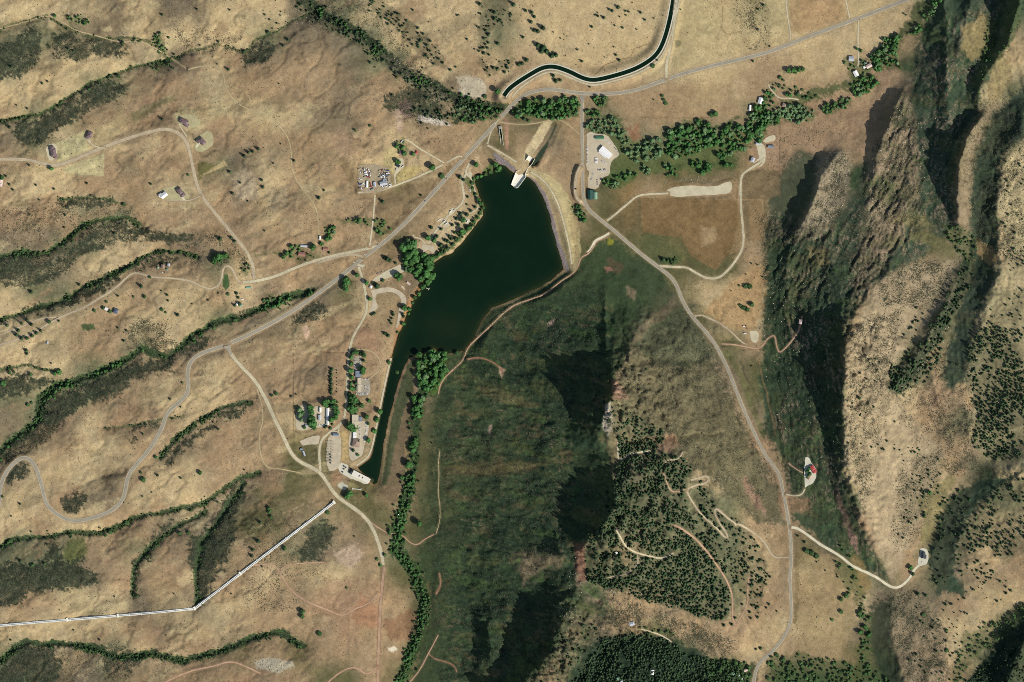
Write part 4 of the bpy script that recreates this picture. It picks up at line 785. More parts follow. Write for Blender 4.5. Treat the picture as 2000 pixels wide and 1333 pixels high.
# ------------------------------------------------------------------ materials
def nmat(name, rough=.9, spec=.2):
    m = bpy.data.materials.new(name); m.use_nodes = True
    nt = m.node_tree; b = nt.nodes['Principled BSDF']
    b.inputs['Roughness'].default_value = rough
    b.inputs['Specular IOR Level'].default_value = spec
    return m, nt, b
def noise_mul(nt, col_socket, b, scales, coord='pos'):
    """multiply a colour by several world-space noises; returns nothing, links to Base Color"""
    geo = nt.nodes.new('ShaderNodeNewGeometry')
    cur = col_socket
    for sc_, lo, hi in scales:
        n = nt.nodes.new('ShaderNodeTexNoise'); n.inputs['Scale'].default_value = sc_; n.inputs['Detail'].default_value = 4
        nt.links.new(geo.outputs['Position'], n.inputs['Vector'])
        mr = nt.nodes.new('ShaderNodeMapRange'); mr.inputs[1].default_value = .32; mr.inputs[2].default_value = .68
        mr.inputs[3].default_value = lo; mr.inputs[4].default_value = hi
        nt.links.new(n.outputs['Fac'], mr.inputs[0])
        mx = nt.nodes.new('ShaderNodeVectorMath'); mx.operation = 'SCALE'
        nt.links.new(cur, mx.inputs[0]); nt.links.new(mr.outputs[0], mx.inputs['Scale'])
        cur = mx.outputs[0]
    nt.links.new(cur, b.inputs['Base Color'])
def plain(name, rgb, scales=((.25, .8, 1.2), (1.1, .88, 1.12)), rough=.9, spec=.2, k=KALB, metal=0):
    m, nt, b = nmat(name, rough, spec)
    b.inputs['Metallic'].default_value = metal
    c = lin(rgb) * k
    r = nt.nodes.new('ShaderNodeRGB'); r.outputs[0].default_value = (c[0], c[1], c[2], 1)
    noise_mul(nt, r.outputs[0], b, scales)
    return m
gm, nt, b = nmat('dry_hill_ground', 1.0, .05)
at = nt.nodes.new('ShaderNodeAttribute'); at.attribute_name = 'cover'
sa = nt.nodes.new('ShaderNodeAttribute'); sa.attribute_name = 'scrub'
gp = nt.nodes.new('ShaderNodeNewGeometry')
def spots(src, scale, lo, gain, rgb, amt, rnd=0.0):
    n = nt.nodes.new('ShaderNodeTexNoise'); n.inputs['Scale'].default_value = scale; n.inputs['Detail'].default_value = 1.5
    mp = nt.nodes.new('ShaderNodeMapping'); mp.inputs['Location'].default_value = (rnd, rnd * 2, 0)
    nt.links.new(gp.outputs['Position'], mp.inputs['Vector']); nt.links.new(mp.outputs[0], n.inputs['Vector'])
    m1 = nt.nodes.new('ShaderNodeMath'); m1.operation = 'MULTIPLY_ADD'; m1.inputs[1].default_value = gain; m1.inputs[2].default_value = -lo
    nt.links.new(sa.outputs['Fac'], m1.inputs[0])
    m2 = nt.nodes.new('ShaderNodeMath'); m2.operation = 'ADD'; nt.links.new(n.outputs['Fac'], m2.inputs[0]); nt.links.new(m1.outputs[0], m2.inputs[1])
    m3 = nt.nodes.new('ShaderNodeMapRange'); m3.inputs[1].default_value = 0; m3.inputs[2].default_value = .045; m3.inputs[4].default_value = amt
    nt.links.new(m2.outputs[0], m3.inputs[0])
    mx = nt.nodes.new('ShaderNodeMix'); mx.data_type = 'RGBA'; mx.inputs[7].default_value = (*lin(rgb), 1)
    nt.links.new(m3.outputs[0], mx.inputs[0]); nt.links.new(src, mx.inputs[6]); return mx.outputs[2]
c1 = spots(at.outputs['Color'], .30, .69, .25, (52,56,42), .78)
c2 = spots(c1, .17, .73, .24, (46,54,40), .72, 77.0)
noise_mul(nt, c2, b, [(.5, .84, 1.16), (.13, .9, 1.1), (.03, .93, 1.07)])
bn = nt.nodes.new('ShaderNodeTexNoise'); bn.inputs['Scale'].default_value = .35; bn.inputs['Detail'].default_value = 5
g_ = nt.nodes.new('ShaderNodeNewGeometry'); nt.links.new(g_.outputs['Position'], bn.inputs['Vector'])
bp = nt.nodes.new('ShaderNodeBump'); bp.inputs['Strength'].default_value = .55; bp.inputs['Distance'].default_value = 1.8
nt.links.new(bn.outputs['Fac'], bp.inputs['Height']); nt.links.new(bp.outputs['Normal'], b.inputs['Normal'])
M = {'ground': gm}
M['lot'] = plain('packed_gravel_lot', (190,176,148), ((.05, .88, 1.1), (.5, .9, 1.1)))
M['palelot'] = plain('pale_gravel', (198,186,154), ((.05, .88, 1.1), (.5, .88, 1.1)))
M['yard'] = plain('yard_dirt', (166,150,120), ((.06, .8, 1.15), (.4, .8, 1.2)))
M['palegrass'] = plain('mown_dry_grass', (176,166,124), ((.06, .85, 1.12), (.4, .86, 1.14)))
M['tarmac'] = plain('weathered_tarmac', (166,156,134), ((.05, .85, 1.1), (.6, .9, 1.1)))
M['concrete'] = plain('weathered_concrete', (206,200,176), ((.04, .88, 1.08), (.5, .92, 1.08)))
M['gravelr'] = plain('brown_gravel', (184,167,136), ((.03, .84, 1.12), (.2, .82, 1.14), (.7, .84, 1.14)))
M['gravelp'] = plain('tan_gravel', (196,184,150), ((.03, .84, 1.12), (.2, .84, 1.12), (.7, .86, 1.12)))
M['gravelw'] = plain('white_gravel', (214,204,172), ((.05, .88, 1.1), (.5, .9, 1.1)))
M['gravelk'] = plain('reddish_dirt', (180,148,118), ((.05, .8, 1.15), (.5, .82, 1.16)))
M['red'] = plain('red_earth', (150,112,86), ((.05, .75, 1.2), (.5, .8, 1.2)))
M['grasstrack'] = plain('worn_grass', (178,160,118), ((.04, .82, 1.12), (.4, .84, 1.16)))
M['asphalt'] = plain('old_asphalt', (150,142,124), ((.04, .88, 1.12), (.7, .9, 1.1)))
M['paint'] = plain('road_paint', (196,190,164), ((.2, .8, 1.1),))
M['foliage_j'] = plain('juniper_foliage', (54,72,46), ((.03, .6, 1.5), (.12, .7, 1.35), (.9, .7, 1.3)), k=1)
M['foliage_p'] = plain('green_conifer_foliage', (52,74,44), ((.12, .7, 1.35), (.9, .7, 1.3)), k=1)
M['foliage_c'] = plain('cottonwood_foliage', (64,100,50), ((.035, .62, 1.4), (.45, .6, 1.4)), k=1)
M['foliage_g'] = plain('willow_foliage', (92,116,76), ((.035, .7, 1.3), (.45, .65, 1.35)), k=1)
M['foliage_b'] = plain('bush_foliage', (62,86,47), ((.05, .65, 1.4), (.45, .7, 1.3)), k=1)
M['brush'] = plain('sagebrush', (74,74,56), ((.03, .75, 1.3), (.7, .65, 1.35)), k=1)
M['bark'] = plain('bark', (92,76,60), ((1.2, .8, 1.2),), k=1)
M['rock'] = plain('pale_boulder', (176,162,138), ((.05, .75, 1.15), (.8, .8, 1.15)))
M['riprap'] = plain('riprap_stone', (156,144,138), ((.3, .8, 1.2),))
def wmat(name, deep, shallow):
    m, nt, b = nmat(name, .2, .22)
    b.inputs['IOR'].default_value = 1.333
    at = nt.nodes.new('ShaderNodeAttribute'); at.attribute_name = 'shallow'
    mx = nt.nodes.new('ShaderNodeMix'); mx.data_type = 'RGBA'
    mx.inputs[6].default_value = (*(lin(deep)), 1); mx.inputs[7].default_value = (*(lin(shallow)), 1)
    nt.links.new(at.outputs['Fac'], mx.inputs[0])
    noise_mul(nt, mx.outputs[2], b, [(.006, .9, 1.12), (.03, .95, 1.05)])
    n = nt.nodes.new('ShaderNodeTexNoise'); n.inputs['Scale'].default_value = .5; n.inputs['Detail'].default_value = 3
    g2 = nt.nodes.new('ShaderNodeNewGeometry'); nt.links.new(g2.outputs['Position'], n.inputs['Vector'])
    bp = nt.nodes.new('ShaderNodeBump'); bp.inputs['Strength'].default_value = .12; bp.inputs['Distance'].default_value = .3
    nt.links.new(n.outputs['Fac'], bp.inputs['Height']); nt.links.new(bp.outputs['Normal'], b.inputs['Normal'])
    return m
M['water'] = wmat('lake_water', (12,31,18), (36,44,24))

# ------------------------------------------------------------------ mesh helpers
def raw_mesh(name, v, f, smooth=False, mats=(), midx=None):
    """v (N,3) array, f (M,k) array of one face size"""
    me = bpy.data.meshes.new(name)
    v = np.asarray(v, np.float32); f = np.asarray(f, np.int32)
    k = f.shape[1]
    me.vertices.add(len(v)); me.vertices.foreach_set('co', v.ravel())
    me.loops.add(f.size); me.loops.foreach_set('vertex_index', f.ravel())
    me.polygons.add(len(f)); me.polygons.foreach_set('loop_start', np.arange(0, f.size, k, dtype=np.int32))
    me.polygons.foreach_set('loop_total', np.full(len(f), k, np.int32))
    if smooth: me.polygons.foreach_set('use_smooth', np.ones(len(f), bool))
    for m in mats: me.materials.append(m)
    if midx is not None: me.polygons.foreach_set('material_index', np.asarray(midx, np.int32))
    me.update(calc_edges=True)
    return me
def link(name, me, parent=None, kind=None, label=None, cat=None, group=None):
    o = bpy.data.objects.new(name, me); C.objects.link(o)
    if parent is not None: o.parent = parent
    if kind: o['kind'] = kind
    if label: o['label'] = label
    if cat: o['category'] = cat
    if group: o['group'] = group
    return o
def colattr(me, name, c):
    a = me.color_attributes.new(name, 'FLOAT_COLOR', 'POINT')
    a.data.foreach_set('color', np.c_[c.reshape(-1, 3), np.ones(c.size // 3)].astype(np.float32).ravel())
# the land
idx = np.arange(NX * NY).reshape(NY, NX)
F = np.stack([idx[:-1, :-1], idx[1:, :-1], idx[1:, 1:], idx[:-1, 1:]], -1).reshape(-1, 4)
RG = fbm(X, Y, 5, 3, 44)
ROUGH = STRATA * 1.1 + MID * .6 + .16
FLAT = np.ones_like(H)
for nm, pts, mt, z in PADS:
    sl, sd = polysd(pts, 8); FLAT[sl] *= sstep(0, 5, sd)
for nm, w, mt, cp, z, D, sl in ROADP: FLAT[sl] *= sstep(w / 2 + 2, w / 2 + 6, D)
FLAT[LAKE_SL] *= sstep(0, 8, LAKE_SD)
H += RG * ROUGH * 1.6 * FLAT
me = raw_mesh('ground', np.c_[WX(X).ravel(), WY(Y).ravel(), H.ravel()], F, True, [gm])
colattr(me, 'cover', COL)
sa_ = me.attributes.new('scrub', 'FLOAT', 'POINT'); sa_.data.foreach_set('value', np.clip(SCRUB + .12 * MN + .04 + .25 * WEST * sstep(.1, .6, fbm(X, Y, 33, 4, 92)), 0, 1).astype(np.float32).ravel() * np.clip(FLAT, .0, 1).astype(np.float32).ravel())
link('ground', me, kind='structure', label='dry tan grass hills and dark brush slopes around the lake')
# wider country beyond, one coarse sheet with a hole where the detailed land lies
ox_ = np.arange(-3600, 5601, 100.0); oy_ = np.arange(-3600, 5001, 100.0)
bx0, bx1, by0, by1 = gx[0], gx[-1], gy[0], gy[-1]
ox_ = np.unique(np.r_[ox_[(ox_ < bx0) | (ox_ > bx1)], bx0, bx1, np.linspace(bx0, bx1, 24)])
oy_ = np.unique(np.r_[oy_[(oy_ < by0) | (oy_ > by1)], by0, by1, np.linspace(by0, by1, 18)])
OX, OY = np.meshgrid(ox_, oy_)
OH = Hs(np.clip(OX, bx0, bx1), np.clip(OY, by0, by1))
far = np.hypot(np.maximum(np.maximum(bx0 - OX, OX - bx1), 0), np.maximum(np.maximum(by0 - OY, OY - by1), 0))
OH = OH + sstep(0, 600, far) * 60 * fbm(OX, OY, 300, 4, 3)
OC = PAL['t'] * (.9 + .2 * fbm(OX, OY, 200, 3, 8))[..., None]
oi = np.arange(OX.size).reshape(OX.shape)
cxm = (OX[:-1, :-1] + OX[1:, 1:]) / 2; cym = (OY[:-1, :-1] + OY[1:, 1:]) / 2
kp = ~((cxm > bx0) & (cxm < bx1) & (cym > by0) & (cym < by1))
OF = np.stack([oi[:-1, :-1], oi[1:, :-1], oi[1:, 1:], oi[:-1, 1:]], -1)[kp]
me = raw_mesh('hills', np.c_[WX(OX).ravel(), WY(OY).ravel(), OH.ravel()], OF, True, [gm]); colattr(me, 'cover', OC)
link('hills', me, kind='structure')

# water
def sheet(name, sl, sd, z, grow, mat, label, shallow=None):
    xs, ys = X[sl], Y[sl]
    ii = np.arange(xs.size).reshape(xs.shape)
    inside = sd < grow
    q = inside[:-1, :-1] | inside[1:, 1:] | inside[1:, :-1] | inside[:-1, 1:]
    f = np.stack([ii[:-1, :-1], ii[1:, :-1], ii[1:, 1:], ii[:-1, 1:]], -1)[q]
    me = raw_mesh(name, np.c_[WX(xs).ravel(), WY(ys).ravel(), np.full(xs.size, z)], f, True, [mat])
    a = me.attributes.new('shallow', 'FLOAT', 'POINT'); a.data.foreach_set('value', (shallow if shallow is not None else np.zeros(xs.size)).astype(np.float32).ravel())
    return link(name, me, kind='structure', label=label)
shal = sstep(-9, -1, LAKE_SD) * .75 + .25 * sstep(-26, -2, LAKE_SD)
shal = shal + .9 * np.exp(-((X[LAKE_SL] - 930) / 7) ** 2 - ((Y[LAKE_SL] - 365) / 22) ** 2)
shal = shal * np.where((X[LAKE_SL] < 800) & (Y[LAKE_SL] > 700), .25, 1) + .35 * np.exp(-((X[LAKE_SL] - 870) / 45) ** 2 - ((Y[LAKE_SL] - 640) / 30) ** 2)
sheet('lake_water', LAKE_SL, LAKE_SD, 0.0, 3.0, M['water'], 'dark green water of the lake and its narrow southern arm', np.clip(shal, 0, 1).ravel())
sl, sd = polysd(SPILL, 6)
sheet('pool_water', sl, sd, -14.5, 1.0, M['water'], 'dark water in the outlet cut behind the concrete chute')

# ribbons: roads, canal
def ribbon(name, cp, z, offs, mat, lift, kind='structure', label=None, parent=None, wob=0.0, ends=None):
    """offs: cross offsets in plan steps (left..right)"""
    t = np.gradient(cp, axis=0); t /= np.hypot(t[:, 0], t[:, 1])[:, None] + 1e-9
    n = np.c_[-t[:, 1], t[:, 0]]
    k = len(offs); rows = []
    for q, o in enumerate(offs):
        oo = o
        if wob and (q == 0 or q == k - 1): oo = o * (1 + wob * fbm(cp[:, 0] + 31 * q, cp[:, 1], 9, 2, 19 + q))
        p = cp + n * np.reshape(oo, (-1, 1)) if np.ndim(oo) else cp + n * oo
        rows.append(np.c_[WX(p[:, 0]), WY(p[:, 1]), z + lift])
    V = np.stack(rows, 1).reshape(-1, 3); m = len(cp)
    i = np.arange(m * k).reshape(m, k)
    f = np.stack([i[:-1, :-1], i[1:, :-1], i[1:, 1:], i[:-1, 1:]], -1).reshape(-1, 4)
    me = raw_mesh(name, V, f, True, [mat])
    return link(name, me, parent, kind, label)
for q, (nm, w, mt, cp, z, D, sl) in enumerate(ROADP):
    if nm == 'road_shoulder':
        ribbon('road_shoulder', cp, z, [-w / 2, 0, w / 2], M['gravelr'], .35 + .02 * q, wob=.12)
        ribbon('road', cp, z, [-w * .30, 0, w * .30], M['asphalt'], .6 + .02 * q, label='two lane asphalt road with pale gravel shoulders')
        ribbon('centre_line', cp, z, [-.14, .14], M['paint'], .72 + .02 * q)
        ribbon('edge_line', cp, z, [-w * .27 - .1, -w * .27 + .1], M['paint'], .72 + .02 * q)
        ribbon('edge_line', cp, z, [w * .27 - .1, w * .27 + .1], M['paint'], .72 + .02 * q)
    else:
        wb = {'dirt_track': .35, 'footpath': .3, 'dirt_road': .26}.get(nm, .2)
        o = ribbon(nm, cp, z, [-w / 2, -w / 5, w / 5, w / 2], M[mt], .30 + .012 * (q % 20), wob=wb)
cpc = resample(CANAL, 3)
zc = np.full(len(cpc), CANAL_Z)
ribbon('canal_lining', cpc, zc, [-6.2, -4.0], M['concrete'], 1.9, label='pale canal bank, far side')
ribbon('canal_lining', cpc, zc, [4.0, 6.2], M['concrete'], 1.9, label='pale canal bank, road side')
ribbon('canal_water', cpc, zc, [-4.6, 0, 4.6], M['water'], .2, label='dark water of the concrete lined canal')
# pads
for q, (nm, pts, mt, z) in enumerate(PADS):
    pr = resample(pts + [pts[0]], 3, 1)[:-1]
    pr = pr + np.c_[fbm(pr[:, 0], pr[:, 1], 6, 2, 5), fbm(pr[:, 0], pr[:, 1], 6, 2, 6)] * .8
    me = bpy.data.meshes.new(nm)
    n = len(pr)
    top = [(WX(p[0]), WY(p[1]), z + .013 * (q % 7)) for p in pr]
    bot = [(a, b_, c - 1.2) for a, b_, c in top]
    ar = sum(top[i][0] * top[(i + 1) % n][1] - top[(i + 1) % n][0] * top[i][1] for i in range(n))
    if ar < 0: top.reverse(); bot.reverse()
    me.from_pydata(top + bot, [], [list(range(n))] + [[i, n + i, n + (i + 1) % n, (i + 1) % n] for i in range(n)])
    me.materials.append(M[mt])
    link(nm, me, kind='structure')
# ------------------------------------------------------------------ plants
def ico(sub):
    import bmesh
    bm = bmesh.new(); bmesh.ops.create_icosphere(bm, subdivisions=sub, radius=1)
    v = np.array([q.co[:] for q in bm.verts]); f = np.array([[w.index for w in q.verts] for q in bm.faces]); bm.free()
    return v, f
I1, I2, I3 = ico(1), ico(2), ico(3)
def jit(v, amp, seed):
    r = np.random.default_rng(seed)
    return v * (1 + amp * (r.random((len(v), 1)) - .5) * 2)
def leaf_cards(n, rad, size, seed, zsq=.8, z0=.55):
    r = np.random.default_rng(seed)
    d = r.normal(size=(n, 3)); d /= np.linalg.norm(d, axis=1)[:, None]
    p = d * rad * (.72 + .42 * r.random((n, 1))); p[:, 2] = p[:, 2] * zsq + z0
    a = r.normal(size=(n, 3)); a /= np.linalg.norm(a, axis=1)[:, None]
    b_ = np.cross(a, d); b_ /= np.linalg.norm(b_, axis=1)[:, None] + 1e-6
    s = size * (.6 + .8 * r.random((n, 1)))
    v = np.stack([p - a * s, p + b_ * s, p + a * s], 1).reshape(-1, 3)
    return v, np.arange(n * 3).reshape(-1, 3)
def merge(parts):
    V, F_, o = [], [], 0
    for v, f in parts: V.append(v); F_.append(f + o); o += len(v)
    return np.concatenate(V), np.concatenate(F_)
def broad_crown(seed, fine=True):
    """unit crown: radius about 1, height about 1.5, base at z=.35"""
    r = np.random.default_rng(seed); parts = []
    nb = 9 if fine else 4
    for i in range(nb):
        a = 2 * math.pi * (i / nb) + r.random(); rr = .52 * (.5 + .7 * r.random()) if i else 0
        s = (.42 + .26 * r.random()) * (1 if fine else 1.15)
        v, f = (I2 if fine else I1)
        v = jit(v, .22, seed * 31 + i) * [s, s, s * .85] + [rr * math.cos(a), rr * math.sin(a), .95 + .45 * r.random() - .35 * rr]
        parts.append((v, f))
    if fine: parts.append(leaf_cards(150, .95, .16, seed + 5, .62, .95))
    else: parts.append(leaf_cards(14, .95, .28, seed + 5, .62, .95))
    return merge(parts)
def conifer_crown(seed, fine=True):
    r = np.random.default_rng(seed); parts = []
    n = 9 if fine else 6; L = 4 if fine else 2
    for l in range(L):
        z0 = .25 + 1.5 * l / L; z1 = min(z0 + 1.5 / L * 1.7, 2.15); rad = (1.0 - .62 * l / L)
        k = n + 2
        a = np.linspace(0, 2 * math.pi, 2 * k, endpoint=False) + r.random()
        q = rad * np.where(np.arange(2 * k) % 2, .66, 1.0) * (.8 + .4 * r.random(2 * k))
        v = np.c_[np.cos(a) * q, np.sin(a) * q, z0 + .22 * r.random(2 * k)]
        v = np.r_[v, [[.06 * r.normal(), .06 * r.normal(), z1]]]
        f = np.array([[i, (i + 1) % (2 * k), 2 * k] for i in range(2 * k)])
        parts.append((v, f))
    return merge(parts)
def trunk_mesh(name, r0, h, seed, limbs):
    r = np.random.default_rng(seed); parts = []
    def cone(p0, p1, ra, rb, n=6):
        p0, p1 = np.array(p0, float), np.array(p1, float); d = p1 - p0; d /= np.linalg.norm(d)
        u = np.cross(d, [.3, .9, .1]); u /= np.linalg.norm(u); w_ = np.cross(d, u)
        a = np.linspace(0, 2 * math.pi, n, endpoint=False)
        ring = np.cos(a)[:, None] * u + np.sin(a)[:, None] * w_
        v = np.r_[p0 + ring * ra, p1 + ring * rb]
        f = np.array([[i, (i + 1) % n, n + i] for i in range(n)] + [[(i + 1) % n, n + (i + 1) % n, n + i] for i in range(n)])
        parts.append((v, f))
    cone((0, 0, -.4), (0, 0, h), r0, r0 * .45)
    for i in range(limbs):
        a = 2 * math.pi * i / max(limbs, 1) + r.random(); z = h * (.45 + .3 * r.random())
        cone((0, 0, z), (.5 * math.cos(a), .5 * math.sin(a), z + .5), r0 * .5, r0 * .2, 5)
    v, f = merge(parts)
    return raw_mesh(name, v, f, False, [M['bark']])
KIND = {'c': ('foliage_c', 'broadleaf_tree', 'tree'), 'g': ('foliage_g', 'willow_tree', 'tree'), 'b': ('foliage_b', 'green_bush', 'bush'),
        'j': ('foliage_j', 'juniper_tree', 'tree'), 'p': ('foliage_p', 'pine_tree', 'tree'), 'f': ('foliage_j', 'juniper_tree', 'tree')}
VAR = {}
for k in 'cgbjp':
    VAR[k] = []
    for i in range(6):
        v, f = (conifer_crown if k in 'jp' else broad_crown)(i * 7 + ord(k), True)
        VAR[k].append(raw_mesh('crown', v, f, False, [M[KIND[k][0]]]))
TR = {'c': trunk_mesh('trunk', .09, 1.2, 3, 4), 'j': trunk_mesh('trunk', .07, 1.7, 4, 0)}
TR['g'] = TR['b'] = TR['c']; TR['p'] = TR['j']
LOW = {k: [(conifer_crown if k in 'jp' else broad_crown)(i * 5 + ord(k) + 60, False) for i in range(5)] for k in 'cgbjp'}

# every tree as (x, y, crown diameter in plan steps, kind)
TREES = []
def Z2(ox, oy, s, k='j', sz=5.0, sc=2.962):
    for q in s:
        TREES.append((ox + q[0] / sc, oy + q[1] / sc, (q[2] if len(q) > 2 else sz) * random.uniform(.88, 1.12), q[3] if len(q) > 3 else k, True))
Z2(0, 0, [(250,487),(280,475),(210,377,4),(100,612,4),(175,960),(303,978,7,'c'),(212,1073),(316,1096),(505,1062,6),(876,1068,5.5),(942,693,6.5),(1092,1015,5,'b'),(1332,998,7),(1347,1120,6),(1392,1060,5),(1142,58),(1332,62,4),(942,90),(70,393,6),(400,288,6),(430,300,4),(548,208,4),(712,250,7),(60,740,7),(100,690,5,'b'),(163,632,5),(978,220,6),(1323,405,6),(1260,375,4),(1265,245,5),(1160,265,4),(230,1158,4),(380,1245,5),(322,97,6,'c'),(720,1185,7,'b'),(177,1243,4),(1415,905,7),(1440,885,7),(1465,880,7),(640,440,6),(690,445,6,'b'),(575,490,5),(520,520,5,'b'),(480,547,5),(355,597,7,'b'),(15,1030,8,'c'),(40,1022,5),(60,1070,5),(80,1100,5),(930,195,6),(905,205,5),(920,250,5),(1010,318,5),(970,290,4),(1415,300,8,'p'),(1435,1165,4),(530,1130,3.5),(345,620,5,'b')])
Z2(500, 0, [(1295,28,7),(1380,75,8),(1380,112,7),(908,62,5),(938,165,6),(938,195,5),(950,240,6),(890,235,5),(990,265,6),(1010,240,5),(985,320,6),(1040,280,4),(1335,155,6),(1345,205,7),(1400,255,8),(1330,180,6),(1320,225,6),(1345,250,6),(1340,280,6),(1320,310,6),(1350,320,6),(1222,230,5),(1265,287,4),(1375,395,8),(1455,395,7),(1440,420,6),(1125,407,7),(1155,390,5),(1080,365,6),(1398,530,9,'c'),(662,365,7),(690,392,3.5),(187,235,7),(160,268,5),(70,190,8),(788,552,6),(890,550,5),(925,632,7),(955,622,6),(990,570,6),(1000,650,6),(1020,680,6),(1050,660,6),(1080,680,6),(1125,665,6),(1105,720,5),(957,713,6),(995,745,4),(15,865,8),(222,932,6),(103,948,4),(35,1045,6),(42,1085,6),(365,1147,7),(395,1103,5),(135,487,3.5),(820,938,9,'c'),(1275,955,9,'c'),(1180,1027,8,'p'),(955,1132,5),(735,1170,7),(1020,970,10,'c'),(1075,1020,10,'b'),(1325,560,8,'b'),(910,895,7,'c'),(860,890,8,'c'),(1000,130,3),(1060,180,3),(700,60,4),(720,80,4),(770,70,4),(785,95,4),(830,120,5),(860,140,5),(850,190,5),(880,270,4),(575,757,5,'b'),(660,730,5,'b'),(540,120,4),(145,835,4)])
Z2(1000, 0, [(497,95,6),(532,105,7),(463,158,6),(580,65,7),(615,45,7),(745,75,5),(595,150,4),(640,162,5),(720,172,4),(675,70,5),(660,90,4),(405,357,6),(602,320,5),(620,350,7),(65,218,7),(85,350,8,'p'),(40,375,9,'p'),(60,370,8,'p'),(115,75,8),(130,100,8),(110,130,8),(180,165,9),(150,185,8),(130,180,7),(80,65,7),(10,30,9),(975,57,4),(815,385,7,'b'),(840,350,4),(255,470,9,'p'),(240,440,8,'p'),(280,465,7,'p'),(150,265,10,'p'),(180,280,12,'p'),(200,300,11,'p'),(230,325,10,'p'),(255,320,9,'p'),(170,300,9,'p'),(1425,55,5),(1455,30,6),(1422,172,5),(70,690,8,'p'),(95,700,6,'b'),(370,1095,3.5),(880,580,6,'b'),(870,555,5,'b'),(890,600,6,'b'),(820,578,3.5),(450,505,4),(1155,665,8,'b'),(1180,660,8,'c'),(1395,355,5),(310,325,2.5)], 'p' if False else 'j')
Z2(1500, 0, [(785,78,4),(800,88,4),(515,283,5,'c'),(540,295,5,'c'),(120,410,7,'c'),(150,405,7,'c'),(180,405,7,'c'),(205,400,6,'c'),(70,450,6,'b'),(90,465,5,'b'),(170,548,7,'b'),(225,568,6,'b'),(10,268,4),(900,90,5,'c'),(200,520,5,'b'),(240,540,5,'b'),(280,555,5,'b'),(160,505,5,'b'),(110,550,6,'c'),(130,552,6,'c')], 'j')
Z2(0, 440, [(185,388,8,'p'),(460,345,6),(803,195,5),(935,380,4),(970,405,6),(975,438,5),(1113,457,4),(1030,520,7),(820,355,7),(685,410,5),(1208,436,4),(940,490,5,'b'),(960,505,4,'b'),(155,725,8),(160,745,6),(45,580,8),(130,570,7),(160,550,7),(185,575,7),(300,800,4),(165,1040,6,'b'),(185,1028,5,'b'),(988,1008,4.5),(830,1208,4.5),(1265,1180,6),(1235,1140,4),(665,50,6),(375,15,5),(1275,82,9,'p'),(1340,75,7),(1360,95,7),(1245,195,10,'c'),(1270,185,10,'c'),(1300,180,9,'c'),(1240,215,8,'c'),(1385,455,8,'p'),(1370,395,6,'p'),(1380,420,6,'p'),(1360,465,6,'p'),(1058,912,4,'b'),(1047,1052,4),(720,670,6),(735,610,6),(685,595,5),(600,480,6,'b'),(550,495,6,'b'),(640,500,6,'b'),(620,445,5,'b'),(720,265,8,'p'),(745,250,8,'p'),(760,240,7,'p'),(870,302,5,'b'),(775,415,4,'b'),(840,415,6,'b'),(290,560,6,'b'),(345,555,5),(100,635,8,'p'),(130,655,9,'p'),(160,655,8,'p'),(190,640,7,'p'),(215,625,7,'p'),(240,610,6),(110,610,7,'p'),(345,850,8,'c'),(320,860,7,'c'),(180,865,6,'b'),(60,855,6,'b'),(85,850,5,'b'),(25,915,9,'c'),(1320,400,6,'b'),(1265,395,4)], 'j')
